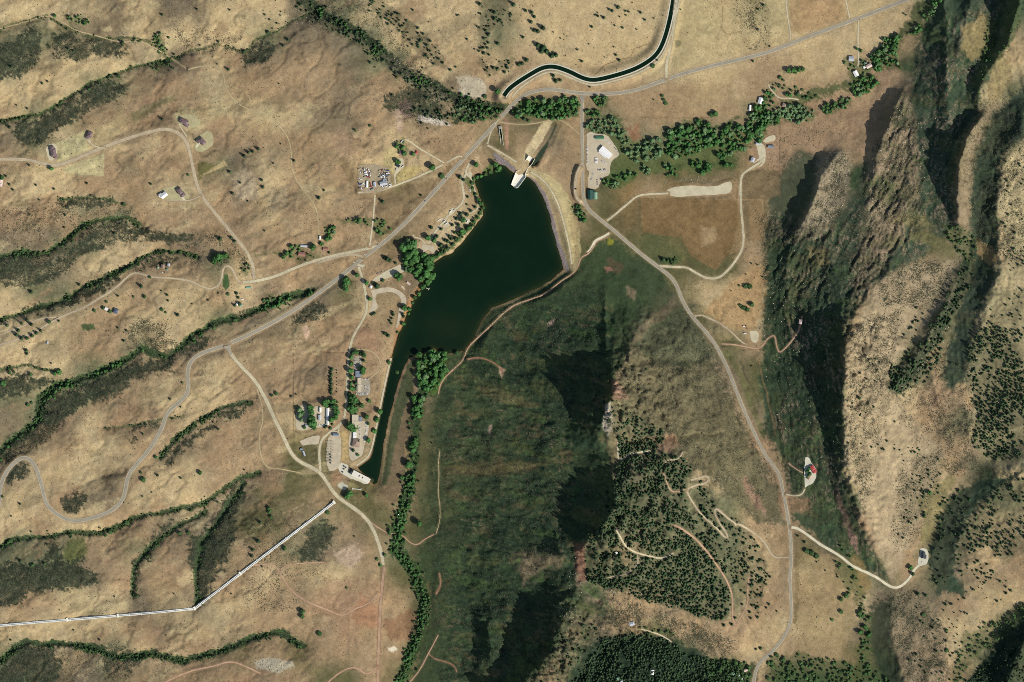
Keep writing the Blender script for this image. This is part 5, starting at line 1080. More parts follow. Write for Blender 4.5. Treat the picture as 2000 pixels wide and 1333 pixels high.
Z2(500, 440, [(205,125,7,'c'),(330,128,9,'c'),(160,185,7,'c'),(180,165,7,'c'),(410,80,8,'c'),(455,15,6,'c'),(380,110,7,'c'),(425,160,5,'p'),(760,198,10,'p'),(775,205,9,'p'),(745,190,8,'p'),(808,220,6,'p'),(915,98,11,'c'),(1015,15,8,'p'),(1035,70,7,'p'),(1065,120,8,'p'),(1075,150,7,'p'),(1110,95,7,'p'),(1155,78,8,'p'),(1130,82,6,'p'),(1195,40,9,'c'),(990,60,4,'p'),(885,175,14,'c'),(850,130,12,'c'),(920,160,12,'c'),(870,215,10,'c'),(830,300,12,'c'),(815,290,9,'c'),(700,352,11,'p'),(690,345,8,'p'),(640,335,8,'c'),(735,320,6,'b'),(660,428,6,'c'),(860,480,10,'c'),(850,515,7,'p'),(855,528,7,'p'),(853,570,7,'c'),(792,505,6,'p'),(795,520,6,'p'),(785,540,5,'p'),(775,555,6,'p'),(785,570,5,'p'),(680,515,5,'p'),(668,520,5,'p'),(688,508,5,'p'),(745,628,6,'p'),(765,640,7,'p'),(755,630,6,'p'),(820,620,5,'c'),(525,325,13,'c'),(585,290,9,'c'),(520,370,8,'c'),(515,350,9,'c'),(45,435,6,'b'),(770,795,6,'c'),(815,850,6,'b'),(560,740,9,'p'),(580,735,9,'c'),(605,745,8,'p'),(625,755,7,'c'),(550,765,8,'p'),(620,785,6,'p'),(555,800,6,'c'),(625,835,8,'c'),(610,830,8,'c'),(555,845,8,'p'),(550,875,6,'c'),(550,945,7,'c'),(575,915,8,'p'),(540,980,9,'p'),(560,1000,14,'c'),(570,1015,13,'c'),(550,1060,14,'c'),(565,1065,12,'c'),(610,1045,9,'c'),(640,1110,9,'c'),(655,1018,6,'c'),(715,1080,9,'c'),(700,1125,9,'c'),(685,1192,9,'c'),(650,1245,8,'c'),(545,1160,14,'c'),(560,1180,13,'c'),(650,1150,5,'c'),(95,985,6,'b'),(120,975,7,'b'),(205,990,5),(235,980,4),(437,1130,5,'p'),(400,1170,6,'p'),(910,1000,10,'c'),(925,1060,11,'c'),(935,1100,11,'c'),(950,1010,10,'c'),(910,1090,9,'c'),(900,1280,10,'c'),(920,1260,10,'c'),(910,1300,10,'c'),(1165,745,9,'b'),(52,35,4),(440,835,7,'p'),(433,850,6,'p'),(437,865,6,'p'),(432,880,6,'p'),(437,893,6,'p'),(433,905,6,'p'),(437,920,6,'p'),(433,935,6,'p'),(437,950,6,'p'),(433,962,6,'p'),(436,975,6,'p'),(468,840,2.6),(468,855,2.6),(468,885,2.6),(468,905,2.6),(468,925,2.6),(468,945,2.6),(468,965,2.8),(1018,1260,4)], 'j')
Z2(1000, 440, [(875,200,9,'p'),(900,205,8,'p'),(1315,350,4,'b'),(1350,355,9,'b'),(1375,355,8,'b'),(1385,222,3.5),(1420,230,3.5),(1355,285,3),(1268,380,3),(1385,815,4),(775,835,5),(1450,300,4),(1340,480,8,'b'),(1360,490,8,'b'),(1320,465,5,'b'),(1385,460,7,'b')], 'j')
Z2(0, 883, [(122,300,5),(70,370,4),(125,630,7),(83,655,4),(280,535,4),(350,910,3),(667,835,3.5),(880,232,3.5),(828,257,4),(1048,150,5.5),(1160,120,7,'c'),(905,30,6,'c'),(830,160,9,'b'),(820,120,5,'b'),(430,1028,4),(580,1083,5),(68,1085,5),(965,1058,3.5),(1010,818,3.5),(1340,818,4),(1460,600,7),(1465,565,7),(20,258,4,'b'),(185,460,4),(1415,103,4),(405,635,4),(540,465,4),(915,135,5),(720,295,2),(65,515,8,'b'),(55,525,7,'b'),(615,480,7,'b'),(640,460,7,'b'),(590,470,6,'b'),(735,410,9,'b'),(1045,470,7,'b'),(1093,466,6,'b'),(300,1130,5,'b'),(200,650,5,'b'),(265,645,5,'b'),(190,655,5,'b')], 'j')
Z2(500, 883, [(28,408,6),(15,515,8),(38,660,4),(945,415,10,'c'),(850,525,8,'b'),(885,75,11,'c'),(845,150,9,'c'),(75,325,7,'b'),(80,345,7,'b'),(90,375,6,'b'),(545,240,11,'c'),(530,255,9,'c'),(640,250,7,'c'),(525,785,4,'b'),(570,488,4),(415,350,7,'b'),(168,555,7,'b'),(720,655,6,'c'),(370,1050,8,'b'),(270,920,9,'b'),(270,950,8,'b'),(745,595,6,'b'),(700,620,5,'b')], 'j')
Z2(1000, 883, [(1430,750,8,'p'),(1440,745,7,'p'),(1470,720,5),(1470,765,5),(1415,825,6),(1438,830,6),(1290,958,6),(1270,995,6),(1225,1000,6),(1437,1135,7,'p'),(1410,1140,5),(1300,730,5),(1330,880,5),(1325,800,5),(1375,925,6),(1420,955,6),(1380,960,6),(1470,900,5),(1390,700,6),(1380,770,6),(1385,745,6)], 'j')
Z2(1500, 883, [(420,922,7,'b'),(370,970,6,'b'),(172,485,5),(210,520,6),(330,685,3.5),(280,635,3.5),(10,720,5),(5,880,6),(50,920,4),(835,705,8,'p'),(822,668,8,'c'),(865,820,8,'p'),(910,828,6,'p'),(560,1010,8,'c'),(530,1040,7,'c'),(580,1060,7,'c'),(1028,1030,6,'b'),(895,940,7,'b'),(955,975,4),(985,970,4),(950,1015,5),(950,1050,4),(1025,1090,6),(1030,1145,6,'b'),(1005,1275,6),(900,370,8,'p'),(855,380,6,'p'),(900,350,6,'p'),(930,235,7,'c'),(895,260,6),(525,930,8,'b'),(545,950,7,'b'),(960,560,6),(250,585,9,'b'),(280,600,9,'b'),(220,570,8,'b'),(450,830,9,'b'),(420,850,9,'b'),(235,95,6,'c'),(225,110,6,'c'),(240,125,6,'c'),(228,140,5,'c')], 'j')
Z2(1500, 440, [(560,685,4),(525,855,5),(580,795,4),(615,775,4),(640,795,5),(625,840,4),(600,805,4),(525,930,4),(520,1000,5,'c'),(565,890,4),(610,900,4),(480,1050,4),(605,1050,5),(560,1085,3.5),(750,548,3.5),(520,780,4)], 'j')
Z2(0, 0, [(585,800,9,'g'),(586,811,9,'g'),(588,820,8,'g'),(592,806,7,'c'),(606,797,11,'c'),(608,806,10,'c'),(609,818,13,'c'),(611,828,13,'c'),(614,836,9,'c'),(604,824,9,'c'),(633,788,9,'c'),(640,784,9,'c'),(648,787,8,'c'),(655,795,10,'c'),(657,805,10,'c'),(655,815,9,'c'),(647,820,9,'c'),(637,792,7,'c'),(652,784,8,'c'),(595,835,6,'b'),(645,836,7,'p'),(649,829,7,'p'),(638,833,6,'p'),
  (686,698,8,'c'),(686,712,7,'c'),(685,725,10,'c'),(688,738,8,'c'),(686,750,7,'c'),(709,722,10,'c'),(711,705,7,'p'),(709,728,8,'c'),(690,760,8,'c'),(701,862,6,'p'),(690,880,7,'p'),(699,889,5,'b'),
  (968,322,10,'c'),(975,330,10,'c'),(970,334,7,'c'),(958,336,7,'b'),(948,340,7,'b'),(940,344,7,'c'),(932,346,7,'c'),(926,350,6,'b'),(923,358,6,'b'),(924,368,5,'b'),(929,380,6,'b'),(934,390,6,'c'),(939,398,7,'c'),(944,406,6,'c'),(938,418,6,'b'),(934,426,6,'c'),(926,434,7,'c'),(916,447,8,'c'),(908,455,7,'p'),(899,461,7,'p'),(893,470,6,'b'),(884,478,7,'p'),(874,485,7,'p'),(868,492,7,'p'),(858,497,8,'c'),(852,502,7,'c'),(862,478,7,'p'),(870,470,8,'p'),(878,462,7,'p'),(888,455,7,'p'),(896,440,8,'p'),(904,430,9,'c'),(912,420,9,'p'),(900,418,8,'p'),(892,428,7,'p'),(884,440,6,'p'),(920,412,7,'p'),(928,405,7,'p'),(862,448,7,'p'),(854,462,7,'p'),(848,470,8,'c'),(836,465,8,'c'),(906,352,7,'p'),(914,385,5,'p'),(912,400,5,'p'),
  (800,482,15,'c'),(808,492,15,'c'),(798,498,13,'c'),(812,506,14,'c'),(803,512,12,'c'),(818,520,11,'c'),(828,500,13,'c'),(834,510,14,'c'),(838,522,14,'c'),(832,535,13,'c'),(842,540,13,'c'),(836,552,11,'c'),(844,505,10,'c'),(812,535,11,'c'),(800,528,10,'c'),(822,545,11,'c'),(826,560,9,'c'),(818,575,7,'c'),(810,582,7,'c'),(806,592,5,'b'),(800,604,6,'c'),(798,613,5,'c')], 'c', 6, 1)
n_listed = len(TREES)
for pg, dn, sz, kd in FOREST:
    xs = [p[0] for p in pg]; ys = [p[1] for p in pg]
    A = (max(xs) - min(xs)) * (max(ys) - min(ys))
    n = int(A * dn * 1.9)
    px = RNG.uniform(min(xs), max(xs), n); py = RNG.uniform(min(ys), max(ys), n)
    wx = fbm(px, py, 14, 3, 3) * 7; wy = fbm(px, py, 14, 3, 9) * 7
    ok = pip(px + wx, py + wy, pg)
    if kd in 'jf': ok &= (1.1 * fbm(px, py, 32, 2, 71) + .8 * fbm(px, py, 12, 2, 70) + .6 * RNG.random(n) - .02 > (-.12 if kd == 'j' and dn > .02 else (.05 if kd == 'j' else -.3)))
    if kd in 'cgb': ok &= (1.2 * fbm(px, py, 13, 2, 73) + .8 * RNG.random(n) > -.2)
    px, py = px[ok], py[ok]
    cell = {}
    for x, y in zip(px, py):
        s = (sz[0] * .72 + (sz[1] * 1.12 - sz[0] * .72) * random.random() ** 1.4)
        k = kd
        if kd == 'f': k = 'j'
        if kd == 'c' and random.random() < .18: k = 'g'
        if kd == 'j' and random.random() < .2: k = 'p'
        gk = (int(x // 6), int(y // 6)); bad = False
        for a in (-1, 0, 1):
            for b_ in (-1, 0, 1):
                for (qx, qy, qs) in cell.get((gk[0] + a, gk[1] + b_), ()):
                    if (qx - x) ** 2 + (qy - y) ** 2 < (.24 * (qs + s)) ** 2: bad = True; break
                if bad: break
            if bad: break
        if bad: continue
        cell.setdefault(gk, []).append((x, y, s))
        TREES.append((x, y, s, k, False))
# thickets strung along the streams
for key, n_, off, wd, s0, s1, kd in [('h',900,3,9,2,4.6,'b'),('h',150,2,7,4,8,'c'),('c',420,2,13,2.2,5,'b'),('c',120,1,9,4,7.5,'c'),('c',170,1,15,4,6.4,'j'),('m',480,3,8,2,5,'b'),('j',340,2,8,2,4.8,'b'),('l',260,4,8,2,5,'b'),('k',200,3,6,2,4.6,'b'),('i',200,3,6,2,4.6,'b'),('e',300,4,9,2,5,'b'),('g',260,3,7,2,5,'b'),('b',260,1,5,2,4.4,'b'),('a',150,0,4,1.8,3.8,'b'),('n',40,0,4,3,5,'b'),('f',40,2,3,3,4.6,'b'),('p',30,1,3,2.6,4,'b')]:
    q = resample(STREAMS[key], 2, 1); tq = np.gradient(q, axis=0); tq /= np.hypot(tq[:, 0], tq[:, 1])[:, None] + 1e-9
    for _ in range(n_):
        i = random.randrange(len(q)); o_ = off + random.gauss(0, wd * .5)
        if vn(np.array(q[i][0] / 30.), np.array(q[i][1] / 30.), 5) < .52 and random.random() < .9: continue
        TREES.append((q[i][0] - tq[i][1] * o_, q[i][1] + tq[i][0] * o_, random.uniform(s0, s1), kd, False))
q = resample(CREEK, 2, 1)
for _ in range(620):
    i = random.randrange(len(q))
    if q[i][1] < 930 and random.random() < .8: continue
    TREES.append((q[i][0] + random.gauss(0, 7), q[i][1] + random.gauss(0, 4), random.uniform(2.4, 7), random.choice('bbc'), False))
# keep trees off water, roads, lots and roofs
TREES = [t for t in TREES if -30 < t[0] < 2030 and -30 < t[1] < 1363]
tx = np.array([t[0] for t in TREES]); ty = np.array([t[1] for t in TREES]); tl = np.array([t[4] for t in TREES])
ti = np.clip(((tx - gx[0]) / STEP).round().astype(int), 0, NX - 1); tj = np.clip(((ty - gy[0]) / STEP).round().astype(int), 0, NY - 1)
OCC = np.zeros_like(H)
for nm, w, mt, cp, z, D, sl in ROADP:
    if w >= 2.4: OCC[sl] = np.maximum(OCC[sl], (D < w / 2 + (1.4 if nm == 'dirt_track' else 2.4)) * 1.0)
for nm, pts, mt, z in PADS:
    sl, sd = polysd(pts, 8); OCC[sl] = np.maximum(OCC[sl], (sd < 1.0) * 1.0)
OCC[LAKE_SL] = np.maximum(OCC[LAKE_SL], (LAKE_SD < 1.0) * 1.0)
sl, D, SG, V = linefield([tuple(p) for p in resample(CANAL, 8)], 10); OCC[sl] = np.maximum(OCC[sl], (D < 8) * 1.0)
keep = tl | (OCC[tj, ti] < .5)
TREES = [t for t, k in zip(TREES, keep) if k]
FORESTED = [t for t in TREES]

LANDM = [('the lake', 950, 480), ('the dam', 1080, 400), ('the concrete chute', 1020, 340), ('the power house', 705, 930), ('the switchyard', 652, 880), ('the bend of the white pipes', 380, 1188), ('the canal bend', 1080, 130),
 ('the dam road junction', 1137, 183), ('the white workshop', 1180, 297), ('the salvage yard', 730, 350), ('the upper right farm', 1680, 130), ('the hairpin road bend', 75, 930), ('the red shore track', 950, 640),
 ('the square white pad', 1800, 1085), ('the oval house pad', 1580, 920), ('the long dark cliff shadow', 1620, 760), ('the mountain shadow', 1130, 780), ('the wooded crest', 1290, 1030), ('the dark wooded bowl', 1230, 1290),
 ('the tree-lined spine', 1800, 680), ('the speckled plateau', 1960, 800), ('the hay field', 1340, 430), ('the gravel strip', 1370, 372), ('the campus car park', 700, 710), ('the boat ramp', 790, 600), ('the hillside houses', 340, 310),
 ('the left-edge house', 8, 355), ('the long brushy creek', 220, 720), ('the bottom left creek', 230, 1280), ('the pink rock knob', 830, 235), ('the top creek ravine', 700, 70), ('the dirt loop at the left', 440, 540), ('the far tan ridge', 1900, 330), ('the pond by the canal road', 1324, 86),
 ('the wooded lower right corner', 1980, 1290), ('the lake south grove', 840, 720), ('the narrow creek thicket', 780, 1060)]
def where(x, y):
    d = [((x - a) ** 2 + (y - b_) ** 2, n, a, b_) for n, a, b_ in LANDM]
    q, n, a, b_ = min(d); dx, dy = x - a, y - b_
    r = math.sqrt(q)
    if r < 14: return 'beside ' + n
    ang = math.degrees(math.atan2(-dy, dx)) % 360
    dr = ['right of', 'up-right of', 'above', 'up-left of', 'left of', 'down-left of', 'below', 'down-right of'][int((ang + 22.5) // 45) % 8]
    ds = 'just ' if r < 40 else ('' if r < 90 else 'well ')
    return ds + dr + ' ' + n
# size order: the 300 that show largest of each kind stand as things
SPEC = {'broad': 'cgb', 'conif': 'jp'}
rest = {k: [] for k in 'cgbjp'}
chosen = []
for fam in ('c', 'g', 'b', 'jp'):
    L = [t for t in TREES if t[3] in fam]
    L.sort(key=lambda t: -(t[2] + (100 if t[4] else 0)))
    lim = 295 if fam == 'jp' else {'c': 250, 'g': 45, 'b': 150}[fam]
    chosen += L[:lim]
    for t in L[lim:]: rest[t[3]].append(t)
DESC = {'c': 'green broadleaf tree', 'g': 'grey-green willow tree', 'b': 'low green bush', 'j': 'dark juniper', 'p': 'green pine tree'}
ORDW = 'first second third fourth fifth sixth seventh eighth ninth tenth eleventh twelfth thirteenth fourteenth fifteenth sixteenth seventeenth eighteenth nineteenth twentieth'.split()
GRPS = {'c': 'broadleaf trees of the creeks and lakeside', 'g': 'willows along the creek', 'b': 'green bushes along the streams', 'j': 'junipers on the hills', 'p': 'pines on the hills'}
from collections import defaultdict
byl = defaultdict(list)
def szw_(s): return 'small' if s < 4.6 else ('mid-sized' if s < 7 else ('large' if s < 10 else 'huge'))
for q, t_ in enumerate(chosen): byl[szw_(t_[2]) + ' ' + DESC[t_[3]] + ' ' + where(t_[0], t_[1])].append(q)
LBL = {}
for lb_, ids in byl.items():
    if len(ids) == 1: LBL[ids[0]] = lb_; continue
    spx = max(chosen[i][0] for i in ids) - min(chosen[i][0] for i in ids); spy = max(chosen[i][1] for i in ids) - min(chosen[i][1] for i in ids)
    ids.sort(key=lambda i: chosen[i][0] if spx >= spy else chosen[i][1])
    for r_, i in enumerate(ids):
        n_ = len(ids); wd_ = ('left' if spx >= spy else 'top', 'right' if spx >= spy else 'bottom')
        if r_ < n_ - r_ - 1 or r_ == 0: o_ = ORDW[min(r_, 19)]; e_ = wd_[0]
        else: o_ = ORDW[min(n_ - 1 - r_, 19)]; e_ = wd_[1]
        LBL[i] = lb_ + ', ' + o_ + ' from ' + e_
for q_, (x, y, s, k, lst) in enumerate(chosen):
    z = float(Hs(x, y))
    root = bpy.data.objects.new(KIND[k][1], None); C.objects.link(root)
    root.empty_display_size = .5
    r_ = s * S / 2 * (1.12 if k in 'jp' else (1.18 if lst else 1.05))
    root.location = (WX(x), WY(y), z - .2)
    root.scale = (r_, r_, r_ * random.uniform(.9, 1.2) * (1.0 if k in 'jp' else (1.15 if k != 'b' else .7)))
    root.rotation_euler = (0, 0, random.uniform(0, 6.28))
    root['label'] = LBL[q_]
    root['category'] = KIND[k][2]
    root['group'] = GRPS[k]
    c = bpy.data.objects.new('crown', random.choice(VAR[k])); C.objects.link(c); c.parent = root
    if k != 'b':
        c = bpy.data.objects.new('trunk', TR[k]); C.objects.link(c); c.parent = root
def scatter(name, tmpl, pos, rad, zs, mats, label, tilt=0.0, parent=None, smooth=False):
    """join copies of low templates into one mesh"""
    Vs, Fs, off = [], [], 0
    pos = np.asarray(pos); n = len(pos)
    if n == 0: return None
    which = RNG.integers(0, len(tmpl), n); ang = RNG.uniform(0, 6.28, n)
    zz = Hs(pos[:, 0], pos[:, 1])
    wxy = np.c_[WX(pos[:, 0]), WY(pos[:, 1]), zz]
    for w_ in range(len(tmpl)):
        m = which == w_
        if not m.any(): continue
        v, f = tmpl[w_]
        c, s_ = np.cos(ang[m]), np.sin(ang[m]); r_ = rad[m]
        vx = (v[None, :, 0] * c[:, None] - v[None, :, 1] * s_[:, None]) * r_[:, None]
        vy = (v[None, :, 0] * s_[:, None] + v[None, :, 1] * c[:, None]) * r_[:, None]
        vz = v[None, :, 2] * (r_ * zs[m])[:, None]
        P = np.stack([vx, vy, vz], -1) + wxy[m][:, None, :]
        Vs.append(P.reshape(-1, 3)); k_ = m.sum()
        Fs.append((f[None] + (np.arange(k_) * len(v))[:, None, None] + off).reshape(-1, 3)); off += k_ * len(v)
    me = raw_mesh(name, np.concatenate(Vs), np.concatenate(Fs), smooth, mats)
    return link(name, me, parent, 'stuff', label)
for k, nm, lb in (('c', 'broadleaf_woods', 'many further broadleaf trees filling the creek groves'), ('g', 'willow_woods', 'further grey-green willows along the big creek'), ('b', 'bush_cover', 'further green bushes along the streams'), ('j', 'juniper_woods', 'thousands of small dark junipers speckling crests and plateau'), ('p', 'pine_woods', 'further green pines among the junipers')):
    L = rest[k]
    if L:
        a = np.array([(t[0], t[1], t[2]) for t in L])
        scatter(nm, LOW[k], a[:, :2], a[:, 2] * S / 2, RNG.uniform(.9, 1.25, len(a)), [M[KIND[k][0]]], lb)
# low brush, by density
def bush_t(seed):
    r = np.random.default_rng(seed); k = 6
    a = np.linspace(0, 2 * math.pi, k, endpoint=False) + r.random()
    q = .75 + .5 * r.random(k)
    v = np.r_[np.c_[np.cos(a) * q, np.sin(a) * q, .25 * r.random(k) - .15], [[.25 * r.normal(), .25 * r.normal(), .95]]]
    return v, np.array([[i, (i + 1) % k, k] for i in range(k)])
BT = [bush_t(i) for i in range(5)]
def bydens(Dn, n, x0=-25, x1=2025, y0=-25, y1=1358, thr=.02):
    px = RNG.uniform(x0, x1, n); py = RNG.uniform(y0, y1, n)
    i = ((px - gx[0]) / STEP).round().astype(int); j = ((py - gy[0]) / STEP).round().astype(int)
    ok = (RNG.random(n) < Dn[j, i]) & (OCC[j, i] < .5) & (Dn[j, i] > thr)
    return np.c_[px[ok], py[ok]]
base_d = .018 + .03 * sstep(.1, .6, fbm(X, Y, 50, 3, 88)) 
dens = np.clip(SCRUB, 0, 1) * .95 + base_d * sstep(0, .3, H)
p = bydens(np.clip(dens, 0, 1), 420000, thr=.0)
scatter('sagebrush', BT, p, RNG.uniform(.9, 2.1, len(p)), RNG.uniform(.7, 1.1, len(p)), [M['brush']], 'low dark brush dotting the slopes and thick on the shaded banks')
p2 = bydens(np.clip(SCRUB, 0, 1) * sstep(.2, .5, fbm(X, Y, 18, 3, 90) + .3), 16000)
scatter('green_brush', BT, p2, RNG.uniform(1.2, 2.6, len(p2)), RNG.uniform(.7, 1.1, len(p2)), [M['foliage_b']], 'greener brush among the dark scrub of the gullies')
# loose rock
for pg, dn in [([(890,152),(940,152),(950,185),(905,190)], .5), ([(745,90),(870,170),(880,190),(800,165)], .6), ([(815,228),(880,240),(880,246),(820,240)], .7), ([(455,335),(500,345),(500,395),(455,380)], .35), ([(655,1070),(715,1075),(700,1110),(660,1100)], .4), ([(500,1286),(575,1290),(560,1312),(505,1308)], .8),
               ([(1180,788),(1195,785),(1198,850),(1176,845)], .9), ([(1300,356),(1400,360),(1390,348),(1330,345)], .8), ([(1620,300),(1660,300),(1650,420),(1560,470),(1600,360)], .45), ([(1760,190),(1780,200),(1770,330),(1700,460),(1690,340)], .4), ([(1180,1130),(1300,1160),(1420,1230),(1340,1250),(1200,1190)], .35), ([(1700,640),(1740,600),(1760,700),(1690,800)], .05),
               ([(1880,560),(1850,660),(1780,760),(1750,770),(1800,680),(1860,560)], .5), ([(1400,900),(1480,960),(1470,980),(1400,930)], .25), ([(1480,440),(1640,560),(1640,1000),(1500,800)], .12), ([(560,10),(640,30),(640,60),(580,70)], .35), ([(1790,230),(1880,180),(1850,420),(1790,400)], .2), ([(1120,1060),(1150,1060),(1130,1200),(1080,1260)], .3), ([(1500,540),(1540,540),(1540,600),(1500,600)], .3), ([(1880,680),(1990,700),(1990,880),(1900,880)], .18)]:
    sl, sd = polysd(pg, 8, 6); RUB[sl] = np.maximum(RUB[sl], sstep(4, -4, sd) * dn * np.clip(.6 + fbm(X[sl], Y[sl], 8, 3, 66), 0, 1.2))
p3 = bydens(RUB, 140000)
rt = [(jit(ico(1)[0], .3, i) * [1, .8, .6] + [0, 0, .2], ico(1)[1]) for i in range(4)]
rv, rf = [], []
RT = []
for i in range(4):
    r = np.random.default_rng(i + 400)
    v = np.array([[1,0,-.3],[0,1,-.3],[-1,0,-.3],[0,-1,-.3],[.6,.55,.5],[-.6,.5,.6],[-.5,-.6,.45],[.6,-.5,.55]]) * (.75 + .5 * r.random((8, 1)))
    f = np.array([[0,1,4],[1,5,4],[1,2,5],[2,6,5],[2,3,6],[3,7,6],[3,0,7],[0,4,7],[4,5,6],[4,6,7]])
    RT.append((v, f))
scatter('boulder_field', RT, p3, RNG.uniform(.7, 2.5, len(p3)), RNG.uniform(.6, 1.1, len(p3)), [M['rock']], 'pale loose boulders on crests, cuts and rocky knobs')
RP = np.zeros_like(H)
for pg in ([(1036,346),(1044,352),(1066,380),(1080,420),(1092,470),(1112,528),(1104,528),(1094,508),(1082,468),(1072,420),(1058,382),(1042,356)], [(962,300),(968,298),(1008,330),(1005,337),(990,327),(972,318)]):
    sl, sd = polysd(pg, 4); RP[sl] = np.maximum(RP[sl], (sd < 0) * 1.0)
px = RNG.uniform(960, 1115, 60000); py = RNG.uniform(296, 532, 60000)
i = ((px - gx[0]) / STEP).round().astype(int); j = ((py - gy[0]) / STEP).round().astype(int); ok = RP[j, i] > .5
p4 = np.c_[px[ok], py[ok]][:9000]
scatter('riprap', RT, p4, RNG.uniform(.5, 1.0, len(p4)), RNG.uniform(.6, 1.0, len(p4)), [M['riprap']], 'grey-violet stone facing along the lake side of the dam')
# ------------------------------------------------------------------ buildings, pipes, vehicles
MC = {}
def cm(name, rgb, rough=.7, spec=.3, metal=0, scales=((.6, .88, 1.1),)):
    if name not in MC: MC[name] = plain(name, rgb, scales, rough, spec, .95, metal)
    return MC[name]
WALLS = {'tan': (170,150,120), 'white': (222,218,206), 'brown': (112,88,70), 'grey': (140,136,128), 'pink': (172,140,122), 'green': (86,112,88)}
ROOFS = {'brown': (106,88,80), 'purple': (116,96,94), 'white': (232,230,222), 'lightgrey': (176,178,182), 'bluegrey': (122,132,142), 'green': (74,118,88), 'palegreen': (128,160,132), 'darkgreen': (34,72,62), 'dark': (50,54,60), 'red': (176,72,70), 'tan': (196,182,154), 'pinkish': (206,182,168), 'rust': (150,110,92), 'slate': (80,90,104), 'brownroof': (150,128,110)}
def boxv(x0, x1, y0, y1, z0, z1):
    v = [(x0,y0,z0),(x1,y0,z0),(x1,y1,z0),(x0,y1,z0),(x0,y0,z1),(x1,y0,z1),(x1,y1,z1),(x0,y1,z1)]
    f = [(0,3,2,1),(4,5,6,7),(0,1,5,4),(1,2,6,5),(2,3,7,6),(3,0,4,7)]
    return v, f
class MB:
    def __init__(s): s.v = []; s.f = []
    def add(s, v, f): o = len(s.v); s.v += list(v); s.f += [tuple(i + o for i in q) for q in f]; return s
    def box(s, *a): return s.add(*boxv(*a))
    def tube(s, p0, p1, r, n=8, cap=True):
        p0, p1 = Vector(p0), Vector(p1); d = (p1 - p0).normalized()
        u = d.cross(Vector((.21, .33, .92))).normalized(); w = d.cross(u)
        ring = [(u * math.cos(2*math.pi*i/n) + w * math.sin(2*math.pi*i/n)) * r for i in range(n)]
        v = [tuple(p0 + q) for q in ring] + [tuple(p1 + q) for q in ring]
        f = [(i, (i+1) % n, n + (i+1) % n, n + i) for i in range(n)]
        if cap: f += [tuple(range(n))[::-1], tuple(range(n, 2*n))]
        return s.add(v, f)
    def build(s, name, mat, parent=None, **kw):
        me = bpy.data.meshes.new(name); me.from_pydata(s.v, [], s.f); me.materials.append(mat)
        return link(name, me, parent, **kw)
def empty(name, x, y, z, ang=0, label=None, cat=None, group=None):
    o = bpy.data.objects.new(name, None); C.objects.link(o); o.empty_display_size = 2
    o.location = (WX(x), WY(y), z); o.rotation_euler = (0, 0, R(-ang))
    if label: o['label'] = label
    if cat: o['category'] = cat
    if group: o['group'] = group
    return o
def roof_v(mb, x0, x1, y0, y1, z, rise, kind, ov=.5, th=.3):
    x0 -= ov; x1 += ov; y0 -= ov; y1 += ov
    if kind == 'flat':
        mb.box(x0, x1, y0, y1, z + .02, z + .45); return
    ym = (y0 + y1) / 2; xm = (x0 + x1) / 2
    hip = (y1 - y0) / 2 * .9 if kind == 'hip' else 0
    if kind == 'shed':
        v = [(x0,y0,z),(x1,y0,z),(x1,y1,z+rise),(x0,y1,z+rise)]; w = [(a,b,c+th) for a,b,c in v]
        mb.add(v + w, [(3,2,1,0),(4,5,6,7),(0,1,5,4),(1,2,6,5),(2,3,7,6),(3,0,4,7)]); return
    v = [(x0,y0,z),(x1,y0,z),(x1,y1,z),(x0,y1,z),(x0+hip,ym,z+rise),(x1-hip,ym,z+rise)]
    w = [(a,b,c+th) for a,b,c in v]
    mb.add(v + w, [(6,7,11,10),(8,9,10,11),(7,8,11),(9,6,10),(0,4,5,1),(2,5,4,3),(1,5,2),(3,4,0),(0,1,7,6),(1,2,8,7),(2,3,9,8),(3,0,6,9)])
